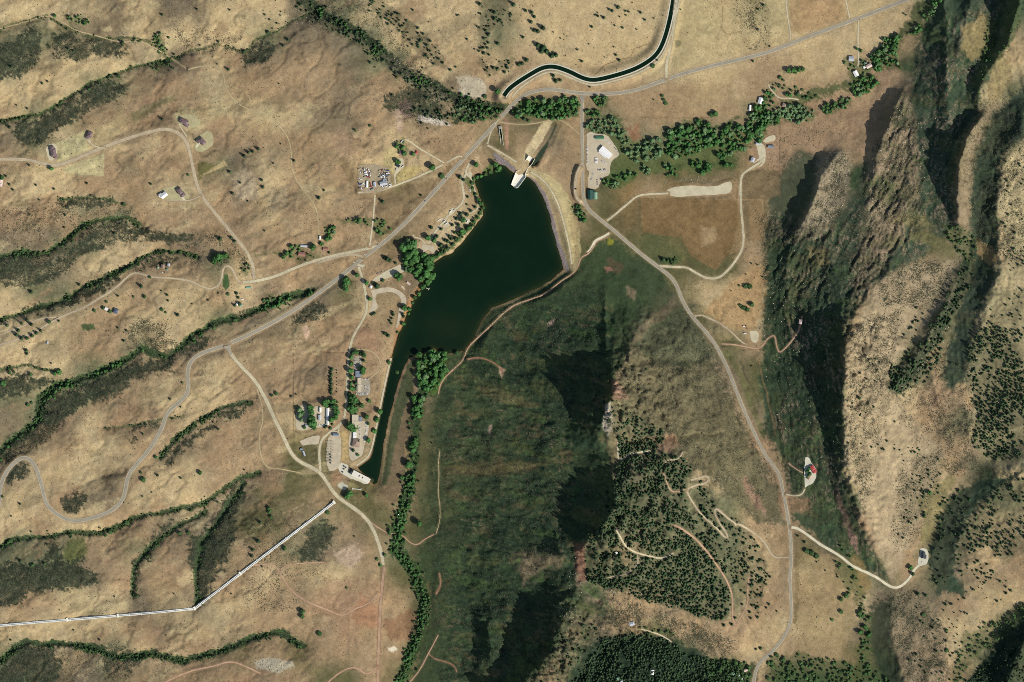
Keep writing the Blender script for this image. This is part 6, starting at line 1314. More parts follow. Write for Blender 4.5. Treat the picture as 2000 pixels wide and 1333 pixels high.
def house(name, x, y, w, d, h, ang, roof, wall, label, cat, kind='gable', wings=(), rise=None, doors=1, z=None, roof_label=None):
    """w, d in plan steps; wings: (dx, dy, w, d, h) in the house's own axes, plan steps"""
    zz = float(Hs(x, y)) + .3 if z is None else z
    if name == 'house' and x < 420 and y < 400:
        w *= 1.3; d *= 1.3; h *= 1.5; wings = [(p*1.3, q*1.3, r_*1.3, s_*1.3, u*1.4) for p, q, r_, s_, u in wings]
    else: h *= 1.15
    t = empty(name, x, y, zz, ang, label, cat)
    rm, wm = cm('roof_' + roof, ROOFS[roof], .6, .3, 0, ((.5, .86, 1.1), (2.5, .92, 1.08))), cm('wall_' + wall, WALLS[wall])
    blocks = [(0, 0, w, d, h)] + list(wings)
    for i, (dx, dy, ww, dd, hh) in enumerate(blocks):
        cx, cy = dx * S, -dy * S; a, b_ = ww * S / 2, dd * S / 2
        mb = MB().box(cx - a, cx + a, cy - b_, cy + b_, -3, hh)
        mb.build('wall', wm, t)
        rs = rise if rise is not None else min(a, b_) * .45
        rb = MB()
        if a >= b_: roof_v(rb, cx - a, cx + a, cy - b_, cy + b_, hh + .01 * i, rs, kind)
        else:
            roof_v(rb, -b_, b_, -a, a, hh + .01 * i, rs, kind); rb.v = [(cx - q[1], cy + q[0], q[2]) for q in rb.v]
        ro = rb.build('roof', rm, t)
        if i == 0 and name in ('house', 'farmhouse') and kind != 'flat':
            MB().box(cx + a * .3, cx + a * .3 + .9, cy - .45, cy + .45, hh + rs * .5, hh + rs + 1.1).build('chimney', wm, ro)
        g = cm('window_glass', (60,70,78), .15, .5)
        n = max(1, int(ww * S / 5))
        for k in range(n):
            u = cx - a + (k + .5) * 2 * a / n
            if kind == 'flat' and ww > 5: MB().box(u - .9, u + .9, cy - .8, cy + 1.0, hh + .47, hh + 1.7).build('roof_vent', cm('galvanised_steel', (150,152,150), .5, .4, .3), ro)
            for sy in (-1, 1):
                if k == 0 and sy == -1 and i == 0: continue
                yy = cy + sy * (b_ + .03)
                MB().box(u - .6, u + .6, yy - .04, yy + .04, 1.1, 2.3).build('window', g, t)
    for k in range(doors):
        a, b_ = w * S / 2, d * S / 2
        u = -a + (k + .5) * 2 * a / max(doors, 1) * (.5 if doors == 1 else 1)
        MB().box(u - .7, u + .7, -b_ - .08, -b_ - .01, 0, 2.3).build('door', cm('door_paint', (120,110,98)), t)
    return t
# hillside houses, upper left
house('house', 106, 299, 7.5, 12, 5, -8, 'purple', 'brown', 'dark roofed house on its white oval drive at the left, beside the gravel road', 'house', 'hip', [(-1.5,-6.5,6,6,5),(2.5,6,5,6,3.5)])
house('house', 177, 264, 7, 8, 5, 20, 'purple', 'tan', 'brown roofed house at the top end of the mown strip', 'house', 'hip', [(-2,5,6,4.5,3.2)])
house('house', 361, 239, 12, 7.5, 5, 25, 'purple', 'brown', 'dark roofed house above the bend of the gravel road', 'house', 'hip', [(5.5,3.2,6,5,4),(-5,-1,5,5,5)])
house('house', 396, 277, 11, 7, 5, 48, 'purple', 'tan', 'dark roofed house on the square pale plot right of the road bend', 'house', 'hip', [(-4,4,6,5,4)])
house('house', 321, 382, 10, 7, 5, -38, 'white', 'grey', 'white and grey roofed house, left of the neighbouring brown roof', 'house', 'gable', [(-4,-3,5,5,4)])
house('house', 352, 374, 7, 9, 5, -32, 'purple', 'tan', 'purple-brown roofed house just right of the white roofed one', 'house', 'hip', [(1,7,7,6,3.4)])
house('house', 3, 352, 8, 9, 5, 10, 'pinkish', 'pink', 'pink roofed house cut by the left edge of the picture', 'house', 'hip', [(1,7,6,6,4)])
house('farmhouse', 319, 521, 6, 7, 4.5, 5, 'brownroof', 'pink', 'pinkish brown farmhouse at the end of the looping dirt drive', 'house', 'gable')
house('shed', 330, 518, 4, 5, 3, 5, 'lightgrey', 'grey', 'small grey shed right of the pinkish farmhouse', 'shed')
house('shed', 309, 524, 3, 4, 3, 0, 'palegreen', 'grey', 'little pale green shed left of the pinkish farmhouse', 'shed')
house('shed', 328, 527, 3, 3, 3, 10, 'palegreen', 'grey', 'tiny pale shed below the grey one at the farmhouse', 'shed')
house('garage', 209, 604, 6, 5, 4, 30, 'white', 'white', 'white roofed garage left of the slate roofed house', 'garage')
house('house', 227, 608, 9, 9, 5, 20, 'slate', 'grey', 'slate blue roofed house among bushes beside the left dirt road', 'house', 'hip')
house('barn', 486, 562, 10.5, 3.6, 4, -3, 'palegreen', 'white', 'long pale green roofed barn below the road junction', 'barn')
house('shed', 464, 594, 4, 5, 3.4, 35, 'white', 'white', 'small white shed among trees below the loop road', 'shed')
house('shed', 471, 597, 6, 3.4, 3.4, -32, 'palegreen', 'white', 'pale shed right of the small white shed in the trees', 'shed')
house('shed', 94, 670, 3, 5, 3, 0, 'lightgrey', 'white', 'lone small white shed on the bare left hillside', 'shed')
house('house', 590, 497, 13, 8, 5, 8, 'rust', 'pink', 'rust roofed ranch house inside the tree ring above the side road', 'house', 'gable', [(-6,-2,4,7,4)])
house('barn', 594, 481, 13, 4, 4, 4, 'lightgrey', 'grey', 'long grey roofed barn above the rust roofed ranch house', 'barn')
house('barn', 636, 487, 10, 6, 4, 3, 'rust', 'pink', 'red-brown barn right of the ranch trees', 'barn')
house('mobile_home', 625, 465, 2.8, 7, 3, 0, 'white', 'white', 'white mobile home along the tree row above the barn', 'mobile home')
# the salvage yard and its farm
house('workshop', 749, 359, 13, 7.5, 5.5, -12, 'lightgrey', 'grey', 'pale metal roofed workshop in the salvage yard', 'workshop', 'gable', [(3.5,-6,6,3,3.5)])
house('shed', 732, 361, 4.4, 9, 4, -8, 'lightgrey', 'grey', 'narrow pale shed just left of the salvage yard workshop', 'shed')
house('mobile_home', 717, 361, 3.2, 12, 3, 3, 'white', 'white', 'white mobile home in the lower left of the salvage yard', 'mobile home')
house('shed', 787, 278.5, 5.5, 4, 3.4, 35, 'white', 'white', 'white shed at the top right edge of the farm trees', 'shed')
house('house', 784, 299, 9, 7, 5, 10, 'purple', 'pink', 'purple roofed house half hidden under the farm trees', 'house', 'hip')
house('shed', 814, 298.5, 4, 4.5, 3.4, 20, 'red', 'tan', 'small red roofed shed beside the curving farm drive', 'shed')
house('garage', 777, 324, 8, 5, 3.6, 30, 'dark', 'grey', 'dark roofed garage on the pale farm drive', 'garage')
# campus
house('office_building', 700, 731, 10.5, 11.5, 7, 0, 'bluegrey', 'grey', 'square blue-grey flat roofed office between the two campus car parks', 'office', 'flat')
house('office_building', 702, 752, 6.5, 27, 6, 0, 'tan', 'tan', 'long tan flat roofed office below the blue-grey roof', 'office', 'flat', [(-1,8,8,9,5)])
house('storage_building', 640.5, 814, 4.6, 32, 5, 0, 'white', 'white', 'long narrow white roofed storage building in the works yard', 'storage building')
house('storage_building', 626, 801, 3.6, 9, 4.5, 0, 'white', 'white', 'short white roofed shed, upper one left of the long white roof', 'storage building')
house('storage_building', 624.5, 816, 5.4, 10, 4.5, 0, 'lightgrey', 'white', 'short white roofed shed, lower one left of the long white roof', 'storage building')
house('shed', 599.5, 832, 5.5, 4, 3.4, 12, 'lightgrey', 'grey', 'small blue-grey shed in the gravel works yard', 'shed')
house('warehouse', 694, 823, 12.4, 25, 8, 0, 'tan', 'tan', 'big tan flat roofed warehouse by the inlet channel', 'warehouse', 'flat')
house('storage_building', 704.5, 819, 4.5, 9, 4, 0, 'bluegrey', 'grey', 'small grey roofed annex right of the tan warehouse', 'storage building', 'flat')
house('storage_building', 693, 850.5, 6, 11, 4.5, 0, 'white', 'white', 'white roofed block between the warehouse and the brown hip roof', 'storage building', 'flat')
house('workshop', 696, 866, 14, 15, 6, 8, 'brownroof', 'tan', 'brown hip roofed hall above the power house', 'workshop', 'hip')
house('control_building', 656, 849.5, 11, 4.8, 5, 0, 'bluegrey', 'grey', 'blue-grey roofed control building at the top of the switchyard', 'control building', 'gable')
house('shed', 594, 886, 3, 10, 3.4, -20, 'lightgrey', 'grey', 'narrow pale shed beside the brushy plot left of the switchyard', 'shed')
house('shed', 589, 877.5, 5, 4, 3.4, 0, 'bluegrey', 'grey', 'small blue-grey shed at the upper corner of the brushy plot', 'shed')
# workshop by the creek and the green roofs
house('workshop', 1183, 298, 25, 12, 6.5, 41, 'white', 'white', 'big white roofed workshop set askew in the gravel lot by the creek', 'workshop', 'gable', [(-2,7,18,4,3.6)], rise=1.6, doors=3)
house('barn', 1171.5, 269.5, 16.5, 5.2, 4.5, 0, 'green', 'green', 'long green roofed shed at the top of the gravel lot', 'barn')
house('house', 1153, 381, 9, 18, 6, 0, 'darkgreen', 'green', 'dark green roofed house at the lower end of the roadside lot', 'house', 'gable', [(4,-6,9,5,5)])
house('garage', 1163, 383, 7, 13, 4, 0, 'palegreen', 'green', 'pale green roofed garage right of the dark green roof', 'garage')
# upper right farm
house('barn', 1663, 115, 9.5, 9, 5, 3, 'lightgrey', 'white', 'square white roofed barn, upper left one of the farmstead', 'barn')
house('farmhouse', 1697.5, 129, 11, 7, 5.5, -28, 'pinkish', 'white', 'pale pink roofed farmhouse beside the creek trees', 'house', 'gable')
house('shed', 1688.5, 131.5, 4, 4, 3.4, -28, 'white', 'white', 'small white shed touching the left end of the pink roofed farmhouse', 'shed')
house('shed', 1691, 122.5, 3.5, 4, 3.4, -20, 'lightgrey', 'white', 'tiny grey shed above the pink roofed farmhouse', 'shed')
house('barn', 1672, 144, 8, 11, 5, -28, 'white', 'white', 'tilted white roofed barn, lower one of the farmstead', 'barn')
house('barn', 1486, 197, 9, 12, 5.5, 17, 'white', 'white', 'white roofed barn left of the creek trees below the road', 'barn')
house('shed', 1465, 211, 3.6, 11, 4, 7, 'white', 'white', 'narrow white shed, lower left of the white roofed barn', 'shed')
house('house', 1532, 206, 8, 7, 5, 20, 'brownroof', 'pink', 'brown roofed house half hidden in the creek trees', 'house', 'hip')
house('house', 1470.5, 312, 7, 9, 5, 20, 'lightgrey', 'grey', 'grey roofed house in the trees beside the pale turning circle', 'house', 'hip')
house('barn', 1506, 286.5, 12, 4.5, 4.5, 3, 'bluegrey', 'grey', 'blue-grey roofed stable below the oval riding arena', 'stable')
house('garage', 1482, 280.5, 11, 4, 3.6, -3, 'lightgrey', 'grey', 'long grey garage at the top of the pale turning circle', 'garage')
house('house', 1562, 181, 5, 5, 4.5, 30, 'brownroof', 'brown', 'small brown roofed house on the track above the creek', 'house', 'hip')
# right half
house('house', 1802, 1084, 7, 12, 6, 3, 'dark', 'grey', 'dark roofed house on the square white pad at the lower right', 'house', 'gable', [(4,3,4,7,4)])
house('house', 1586, 914, 7, 10, 6, -28, 'red', 'pink', 'red roofed house on the oval white pad beside the ridge', 'house', 'hip', [(0.5,8,7,6,5)])
house('house', 1579, 932, 4, 9, 5, 25, 'rust', 'pink', 'small rust roofed wing house below the red roof on the oval pad', 'house', 'hip')
house('house', 1563, 629, 6, 9, 6, 10, 'pinkish', 'pink', 'pink roofed house at the top of the zigzag drive on the dark slope', 'house', 'gable')
house('shed', 1273, 1311, 6.5, 9, 4, 3, 'white', 'white', 'lone bright white roofed building in the dark bowl at the bottom', 'shed')
house('house', 1233, 1217, 10, 7, 5, -12, 'lightgrey', 'grey', 'grey roofed house where the stream trees begin at the lower centre', 'house', 'hip')
for i, (a, b_, w_, d_, an, rf, lb) in enumerate([(1431,1316,5,5,20,'palegreen','pale green roofed cabin, leftmost of four near the bottom road'), (1441,1319,6,4,-20,'lightgrey','grey roofed cabin, second from left near the bottom road'), (1448,1326,4,3,0,'white','small white cabin, lowest of four near the bottom road'), (1456,1309,7,4,-15,'pinkish','pale cabin nearest to the bottom road bend')]):
    house('cabin', a, b_, w_, d_, 4, an, rf, 'white', lb, 'cabin')
for a, b_, w_, d_, an, rf, lb in [(1206,1323,5,4,30,'palegreen','left one of two pale cabins at the bottom edge'), (1213,1328,4,3,-20,'lightgrey','right one of two pale cabins at the bottom edge'), (1204,1032,5,4,0,'brown','dark roofed cabin in the forest clearing'), (1203,1078,4,3,20,'white','white tent cabin at the fork of the forest track')]:
    house('cabin', a, b_, w_, d_, 4, an, rf, 'tan', lb, 'cabin')
house('boathouse', 724.5, 561, 4.5, 5, 4, 10, 'white', 'white', 'small white kiosk at the park entrance above the curved car park', 'kiosk')
def shelter(x, y, w, d, ang, label):
    z = float(Hs(x, y)) + .1; t = empty('picnic_shelter', x, y, z, ang, label, 'shelter')
    a, b_ = w * S / 2, d * S / 2
    rb = MB(); roof_v(rb, -a, a, -b_, b_, 3, 1.6, 'gable'); rb.build('roof', cm('roof_pinkish', ROOFS['pinkish']), t)
    for sx in (-1, 1):
        for sy in (-1, 1): MB().box(sx*a-.15, sx*a+.15, sy*b_-.15, sy*b_+.15, -.4, 3).build('post', cm('door_paint', (120,110,98)), t)
shelter(798, 554, 8, 3.6, 38, 'long pink roofed picnic shelter beside the lakeside trees')
# dock
t = empty('dock', 835, 564, .5, 22, 'little grey boat dock reaching into the lake from the grove', 'dock')
dk_ = cm('dock_wood', (196,186,164))
MB().box(-7, 4, -1, 1, .2, .5).build('deck', dk_, t); MB().box(4, 6.4, -4, 4, .18, .48).build('crossing_deck', dk_, t)
for px_ in (-5, 0, 5): MB().tube((px_, .7, -4), (px_, .7, 1.2), .15, 6).build('pile', dk_, t)

# the intake chute: walls round a sunken concrete trough
def strip_wall(pts, th, z0, z1, name, mat, t, closed=False):
    """pts in metres, local; a wall of even thickness following them"""
    n = len(pts)
    for i in range(n if closed else n - 1):
        a, b_ = Vector(pts[i]), Vector(pts[(i + 1) % n]); d = (b_ - a); L = d.length; d.normalize(); nn = Vector((-d.y, d.x)) * th / 2
        a2, b2 = a - d * th * .4 if i % 2 else a, b_ + d * th * .4 if i % 2 else b_
        dz = .02 * (i % 2)
        q = [a2 - nn, b2 - nn, b2 + nn, a2 + nn]
        v = [(p.x, p.y, z0) for p in q] + [(p.x, p.y, z1 + dz) for p in q]
        MB().add(v, [(3,2,1,0),(4,5,6,7),(0,1,5,4),(1,2,6,5),(2,3,7,6),(3,0,4,7)]).build(name, mat, t)
cx_, cy_ = 1018, 335
t = empty('intake_chute', cx_, cy_, 0, 0, 'pale concrete intake chute cut through the dam and running into the lake', 'concrete chute')
def loc(pts, k=8.33, ox=920, oy=220): return [((ox + p[0] / k - cx_) * S, -(oy + p[1] / k - cy_) * S) for p in pts]
floor_ = loc([(940,700),(1010,742),(900,880),(862,905),(840,960),(892,1050),(760,1220),(730,1232),(655,1175),(672,1120),(735,960),(800,930),(830,870)])
conc = cm('chute_concrete', (234,228,206), .8, .2, 0, ((.12, .9, 1.06), (.8, .93, 1.06)))
me = bpy.data.meshes.new('floor')
n = len(floor_); top = [(a, b_, 1.2) for a, b_ in floor_]; bot = [(a, b_, -9) for a, b_ in floor_]
ar = sum(top[i][0] * top[(i+1) % n][1] - top[(i+1) % n][0] * top[i][1] for i in range(n))
if ar < 0: top.reverse(); bot.reverse()
me.from_pydata(top + bot, [], [list(range(n))] + [[i, n+i, n+(i+1) % n, (i+1) % n] for i in range(n)]); me.materials.append(conc)
link('floor', me, t)
strip_wall(loc([(940,700),(830,870),(800,930),(735,960),(672,1120),(655,1175),(730,1232)]), 1.2, -6, 5.0, 'wall', conc, t)
strip_wall(loc([(1036,760),(985,850),(930,900),(905,950),(880,1010),(892,1052),(765,1220),(730,1232)]), 1.5, -6, 9.0, 'wall', conc, t)
MB().box(*[v for v in (loc([(930,1005)])[0][0]-9, loc([(930,1005)])[0][0]+1, loc([(930,1005)])[0][1]-1.5, loc([(930,1005)])[0][1]+1.5)], 6.2, 6.7).build('footbridge', conc, t)
# trough beside the highway
t = empty('stilling_trough', 979, 268, float(Hs(979, 268)), -7, 'narrow concrete trough full of dark water beside the road below the dam', 'trough')
cc = cm('chute_concrete', 0)
MB().box(-4.6, -3.6, -38, 38, -2, 3.4).build('wall', cc, t); MB().box(3.6, 4.6, -38, 38, -2, 3.6).build('wall', cc, t)
MB().box(-3.58, 3.58, -38, 38, -2, .4).build('water_surface', M['water'], t)
for q in range(3): MB().box(-3.55, 3.55, 29 + q * 3.4, 30 + q * 3.4, .5, 3.2).build('crossbeam', cc, t)
MB().box(-5, 5, -41, -38.05, -2, 3.2).build('end_wall', cc, t)
# power house
zp = PADS[2][3]
t = empty('power_house', 704, 931, zp - .6, 27, 'long pale flat roofed power house standing at the end of the channel', 'power house')
pc = cm('power_house_concrete', (206,198,178), .8, .2)
MB().box(-30, 31, -9, 9, -12, 11).build('wall', pc, t)
rf = MB().box(-30.6, 31.6, -9.6, 9.6, 11.02, 11.8).build('roof', cm('power_house_roof', (218,210,190)), t)
for u in (-4, 9): MB().box(u - 1.1, u + 1.1, -3, 3, 11.82, 13.2).build('roof_hatch', cm('dark_steel', (60,62,64)), rf)
for u in range(-27, 30, 7): MB().box(u - 1.2, u + 1.2, -9.12, -9.02, 3, 8).build('window', cm('window_glass', 0), t)
MB().box(-29, -26, -9.14, -9.02, 0, 4).build('door', cm('door_paint', 0), t)
MB().box(31.7, 37, -7, 8, -12, 5).build('tailrace_block', pc, t)
for u in (-6, 0, 6): MB().box(37.02, 38.6, u - .6, u + .6, -12, 4).build('pier', pc, t)
t = empty('transformer_pit', 683.5, 918.5, zp - .6, 32, 'dark screened transformer bay at the upper end of the power house', 'transformer bay')
MB().box(-5, 5, -9, 9, -1, 1.0).build('base', cm('dark_steel', 0), t)
for u in range(-8, 9, 4): MB().box(-4.6, 4.6, u - .3, u + .3, 1.02, 4.5).build('fin_wall', cm('dark_steel', 0), t)
t = empty('weir', 697, 955.5, float(Hs(697, 955)), 4, 'thin white concrete weir below the power house', 'weir')
MB().box(-15, 15, -1.2, 1.2, -4, 3.4).build('wall', conc, t); MB().box(-15.5, -14, -4, 4, -4, 3.6).build('pier', conc, t); MB().box(14, 15.5, -4, 4, -4, 3.6).build('pier', conc, t)
# switchyard
st = cm('galvanised_steel', (150,152,150), .5, .4, .3); dks = cm('dark_steel', 0); por = cm('insulator', (112,84,70))
zs_ = PADS[1][3]
ORD = ['first','second','third','fourth','fifth','sixth','seventh','eighth','ninth','tenth','eleventh','twelfth','thirteenth','fourteenth','fifteenth','sixteenth','seventeenth','eighteenth','nineteenth','twentieth']
def gantry(x, y, w, label, group):
    t = empty('switchgear_frame', x, y, zs_, 0, label, 'switchgear', group)
    for sx in (-1, 1): MB().box(sx*w-.25, sx*w+.25, -.25, .25, -.5, 7.5).build('post', st, t)
    MB().box(-w, w, -.3, .3, 7.52, 8.1).build('beam', st, t)
    for q in (-.6, 0, .6): MB().tube((q*w, 0, 5.6), (q*w, 0, 7.5), .25, 6).build('insulator', por, t)
for ri, (gx_, w_, nm_) in enumerate([(640, 2.2, 'left'), (645, 3.2, 'middle'), (650.4, 2.2, 'right')]):
    for k in range(8):
        gantry(gx_, 863 + k * 5.6, w_, '%s steel switchgear frame from the top in the %s row of the switchyard' % (ORD[k], nm_), 'switchyard frames')
def transformer(x, y, z, ang, label, group):
    t = empty('transformer', x, y, z, ang, label, 'transformer', group)
    MB().box(-1.7, 1.7, -2.4, 2.4, 0, 3.4).build('tank', dks, t)
    MB().box(-2.5, -1.72, -2, 2, .4, 3).build('radiator', st, t); MB().box(1.72, 2.5, -2, 2, .4, 3).build('radiator', st, t)
    for q in (-1.3, 0, 1.3): MB().tube((0, q, 3.4), (0, q, 5), .25, 6).build('bushing', por, t)
for k, yy in enumerate((886.5, 892, 898, 903.5)): transformer(646 if k % 2 else 645, yy + 1, zs_, 0, '%s dark transformer from the top in the middle of the switchyard' % ORD[k], 'switchyard transformers')
for k, (a, b_) in enumerate([(672,911),(675.5,913.5),(672,916.5),(669.5,922.5)]): transformer(a, b_, zp, 30, ['upper left','upper right','middle','lowest'][k] + ' dark transformer on the white deck by the power house', 'deck transformers')
# the two white pipes
PIPE = [(653,981),(560,1052),(470,1120),(381,1188),(300,1196),(180,1206),(80,1214),(0,1221),(-60,1226)]
pp = []
for i in range(len(PIPE) - 1):
    a, b_ = PIPE[i], PIPE[i + 1]; n = int(math.hypot(b_[0]-a[0], b_[1]-a[1]) / 6) + 1
    for k in range(n): pp.append((a[0] + (b_[0]-a[0]) * k / n, a[1] + (b_[1]-a[1]) * k / n))
pp.append(PIPE[-1]); pp = np.array(pp)
pz = Hs(pp[:, 0], pp[:, 1]); 
zz = np.r_[[pz[0]] * 5, pz, [pz[-1]] * 5]; pz = np.maximum(np.convolve(zz, np.ones(11) / 11, 'valid'), pz) + .6
tn = np.gradient(pp, axis=0); tn /= np.hypot(tn[:, 0], tn[:, 1])[:, None]; nm_ = np.c_[-tn[:, 1], tn[:, 0]]
ribbon('service_strip', pp, pz - .5, [-3.6, 0, 3.6], M['gravelr'], 0.0, label='pale strip under the white pipes')
t = empty('pipeline', 381, 1188, float(Hs(381, 1188)), 0, 'pair of white penstock pipes climbing the hill from the power house to the left edge', 'pipeline')
org = Vector(t.location)
white = cm('pipe_paint', (216,216,208), .5, .35, 0, ((.08, .86, 1.06), (.6, .9, 1.06)))
for s_ in (-1.2, 1.2):
    q = pp + nm_ * s_; P3 = [Vector((WX(a), WY(b_), c + 1.5)) - org for (a, b_), c in zip(q, pz)]
    mb = MB(); n = 10; rv = []
    for i, p in enumerate(P3):
        d = (P3[min(i+1, len(P3)-1)] - P3[max(i-1, 0)]).normalized(); u = d.cross(Vector((0, 0, 1))).normalized(); w = u.cross(d)
        rv += [tuple(p + (u * math.cos(2*math.pi*k/n) + w * math.sin(2*math.pi*k/n)) * 1.75) for k in range(n)]
    fs = [(i*n+k, i*n+(k+1) % n, (i+1)*n+(k+1) % n, (i+1)*n+k) for i in range(len(P3)-1) for k in range(n)]
    o = mb.add(rv, fs).build('pipe', white, t)
    for pl in o.data.polygons: pl.use_smooth = True
for i in range(4, len(pp) - 1, 4):
    mb = MB().box(-5.6, 5.6, -.9, .9, -3, 1.6); o = mb.build('saddle', conc, t)
    o.location = Vector((WX(pp[i][0]), WY(pp[i][1]), pz[i])) - org; o.rotation_euler = (0, 0, math.atan2(-tn[i][1], tn[i][0]) + math.pi / 2)
for (ax, ay) in ((381,1188), (470,1120), (232,1201.7), (654,980), (133,1209.8)):
    i = int(np.argmin(np.hypot(pp[:, 0]-ax, pp[:, 1]-ay))); mb = MB().box(-6.4, 6.4, -3.2, 3.2, -4, 4.6); o = mb.build('anchor_block', conc, t)
    o.location = Vector((WX(pp[i][0]), WY(pp[i][1]), pz[i])) - org; o.rotation_euler = (0, 0, math.atan2(-tn[i][1], tn[i][0]) + math.pi / 2)
# fences
def fence(pts, label):
    cp = resample(pts, 4, 0); z = Hs(cp[:, 0], cp[:, 1])
    t = empty('wire_fence', cp[0][0], cp[0][1], float(z[0]), 0, label, 'fence'); org = Vector(t.location)
    a = MB(); w = MB()
    for i in range(len(cp)):
        p = Vector((WX(cp[i][0]), WY(cp[i][1]), z[i])) - org
        a.box(p.x-.12, p.x+.12, p.y-.12, p.y+.12, p.z-.4, p.z+1.5)
        if i:
            for hgt in (.6, 1.3): w.tube(pq + Vector((0,0,hgt)), p + Vector((0,0,hgt)), .05, 3, False)
        pq = p
    a.build('fence_post', M['bark'], t, kind='stuff'); w.build('fence_wire', dks, t)
fence([(573,640),(574,700),(574,800),(575,880)], 'straight wire fence down the bare field left of the campus')
fence([(1523,330),(1524,300),(1524,240)], 'wire fence along the straight edge of the reddish pasture')
fence([(1442,330),(1440,388),(1300,388),(1252,389)], 'wire fence along the top of the hay field')
fence([(612,689),(645,690),(672,690)], 'short wire fence running to the campus road')
# vehicles
CARC = {'white': (236,236,232), 'silver': (176,178,180), 'black': (36,38,42), 'blue': (58,84,124), 'red': (150,46,42), 'tan': (176,160,130), 'grey': (110,112,114)}
def car_mesh(col):
    mb = MB()
    prof = [(-2.3,.35),(-2.3,.85),(-2.1,1.0),(-1.3,1.02),(-.7,1.5),(.9,1.52),(1.7,1.05),(2.3,.95),(2.35,.35)]
    n = len(prof); v = [(x, -.9, z) for x, z in prof] + [(x, .9, z) for x, z in prof]
    mb.add(v, [(i, (i+1) % n, n+(i+1) % n, n+i) for i in range(n)] + [tuple(range(n))[::-1], tuple(range(n, 2*n))])
    nb = len(mb.f)
    gl = [(-1.15,1.06),(-.66,1.46),(.84,1.48),(1.5,1.1)]
    for sy in (-.92, .92): mb.add([(x, sy, z) for x, z in gl], [(0,1,2,3)] if sy > 0 else [(3,2,1,0)])
    mb.add([(1.0,-.8,1.53),(1.66,-.8,1.13),(1.66,.8,1.13),(1.0,.8,1.53)], [(0,1,2,3)])
    mb.add([(-1.28,-.8,1.07),(-.76,-.8,1.5),(-.76,.8,1.5),(-1.28,.8,1.07)], [(3,2,1,0)])
    ng = len(mb.f)
    for wx_ in (-1.45, 1.45):
        for sy in (-.86, .86): mb.tube((wx_, sy-.12, .34), (wx_, sy+.12, .34), .34, 8)
    me = bpy.data.meshes.new('car'); me.from_pydata(mb.v, [], mb.f)
    for m in (cm('car_' + col, CARC[col], .3, .5), cm('window_glass', 0), cm('tyre', (30,30,30))): me.materials.append(m)
    for p in me.polygons: p.material_index = 0 if p.index < nb else (1 if p.index < ng else 2)
    return me
CM_ = {c: car_mesh(c) for c in CARC}
def van_mesh(col, L, W, Hh, cab=True):
    mb = MB(); mb.box(-L/2, L/2 - (2.0 if cab else 0), -W/2, W/2, .7, Hh)
    if cab: mb.add([(L/2-1.98,-W/2+.1,.6),(L/2,-W/2+.1,.6),(L/2,W/2-.1,.6),(L/2-1.98,W/2-.1,.6),(L/2-1.98,-W/2+.1,2.4),(L/2-.6,-W/2+.1,2.4),(L/2-.6,W/2-.1,2.4),(L/2-1.98,W/2-.1,2.4)], boxv(0,1,0,1,0,1)[1])
    nb = len(mb.f)
    for wx_ in (-L*.3, L*.32):
        for sy in (-W/2+.1, W/2-.1): mb.tube((wx_, sy-.15, .45), (wx_, sy+.15, .45), .45, 8)
    me = bpy.data.meshes.new('truck'); me.from_pydata(mb.v, [], mb.f)
    me.materials.append(cm('car_' + col, CARC[col], .3, .5)); me.materials.append(cm('tyre', 0))
    for p in me.polygons: p.material_index = 0 if p.index < nb else 1
    return me
TRK = {(c, k): van_mesh(c, L, W, h_, cab) for c in ('white', 'tan', 'grey', 'blue', 'red') for k, (L, W, h_, cab) in {'truck': (8, 2.5, 3.0, True), 'motorhome': (9, 2.6, 3.3, True), 'trailer': (10, 2.6, 3.0, False), 'container': (12, 2.5, 2.9, False)}.items()}
def car(x, y, ang, col, label, group, kind='car'):
    me = CM_[col] if kind == 'car' else TRK[(col, kind)]
    o = bpy.data.objects.new({'car': 'parked_car', 'truck': 'parked_truck', 'motorhome': 'motorhome', 'trailer': 'trailer', 'container': 'shipping_container'}[kind], me)
    C.objects.link(o); z = max([float(Hs(x, y))] + [pz_ for n_, pg_, mt_, pz_ in PADS if pip(np.array([x]), np.array([y]), pg_)[0]])
    o.location = (WX(x), WY(y), z + .45); o.rotation_euler = (0, 0, R(-ang)); o['label'] = label; o['category'] = kind.replace('container', 'container'); o['group'] = group
    if kind == 'car': o.scale = (1.12, 1.15, 1.1)
    return o
def row(x0, y0, x1, y1, n, ang, where_, group, cols, skip=(), axis='left', kind='car'):
    for k in range(n):
        if k in skip: continue
        f = k / max(n - 1, 1); col = cols[(k * 7 + len(where_)) % len(cols)]
        car(x0 + (x1-x0)*f + random.uniform(-.2, .2), y0 + (y1-y0)*f + random.uniform(-.2, .2), ang + random.uniform(-4, 4), col,
            '%s %s, %s from %s, %s' % (col, kind, ORD[k % 20], axis, where_), group, kind)
W1 = ['white','white','silver','black','white','grey','blue']
row(696.5, 769.5, 717.5, 769.5, 10, 88, 'at the bottom of the lower campus car park', 'cars in the lower campus car park', ['white','silver','white'])
row(693.5, 700, 693.5, 722, 6, 2, 'along the left side of the upper campus car park', 'cars in the upper campus car park', W1, (2,), 'top')
row(704, 697, 703.5, 722, 7, 0, 'along the right side of the upper campus car park', 'cars in the upper campus car park', W1, (4,), 'top')
row(707, 741, 720, 741, 5, 60, 'at the top of the lower campus car park', 'cars in the lower campus car park', W1, (1,))
row(703, 753, 720, 756, 6, 70, 'in the middle of the lower campus car park', 'cars in the lower campus car park', W1, (2,))
row(713, 760, 719.5, 762, 3, 60, 'right of centre in the lower campus car park', 'cars in the lower campus car park', W1)
row(717.5, 827, 712, 862, 15, 20, 'along the channel side of the warehouse lot', 'cars in the warehouse lot', W1, (4, 9), 'top')
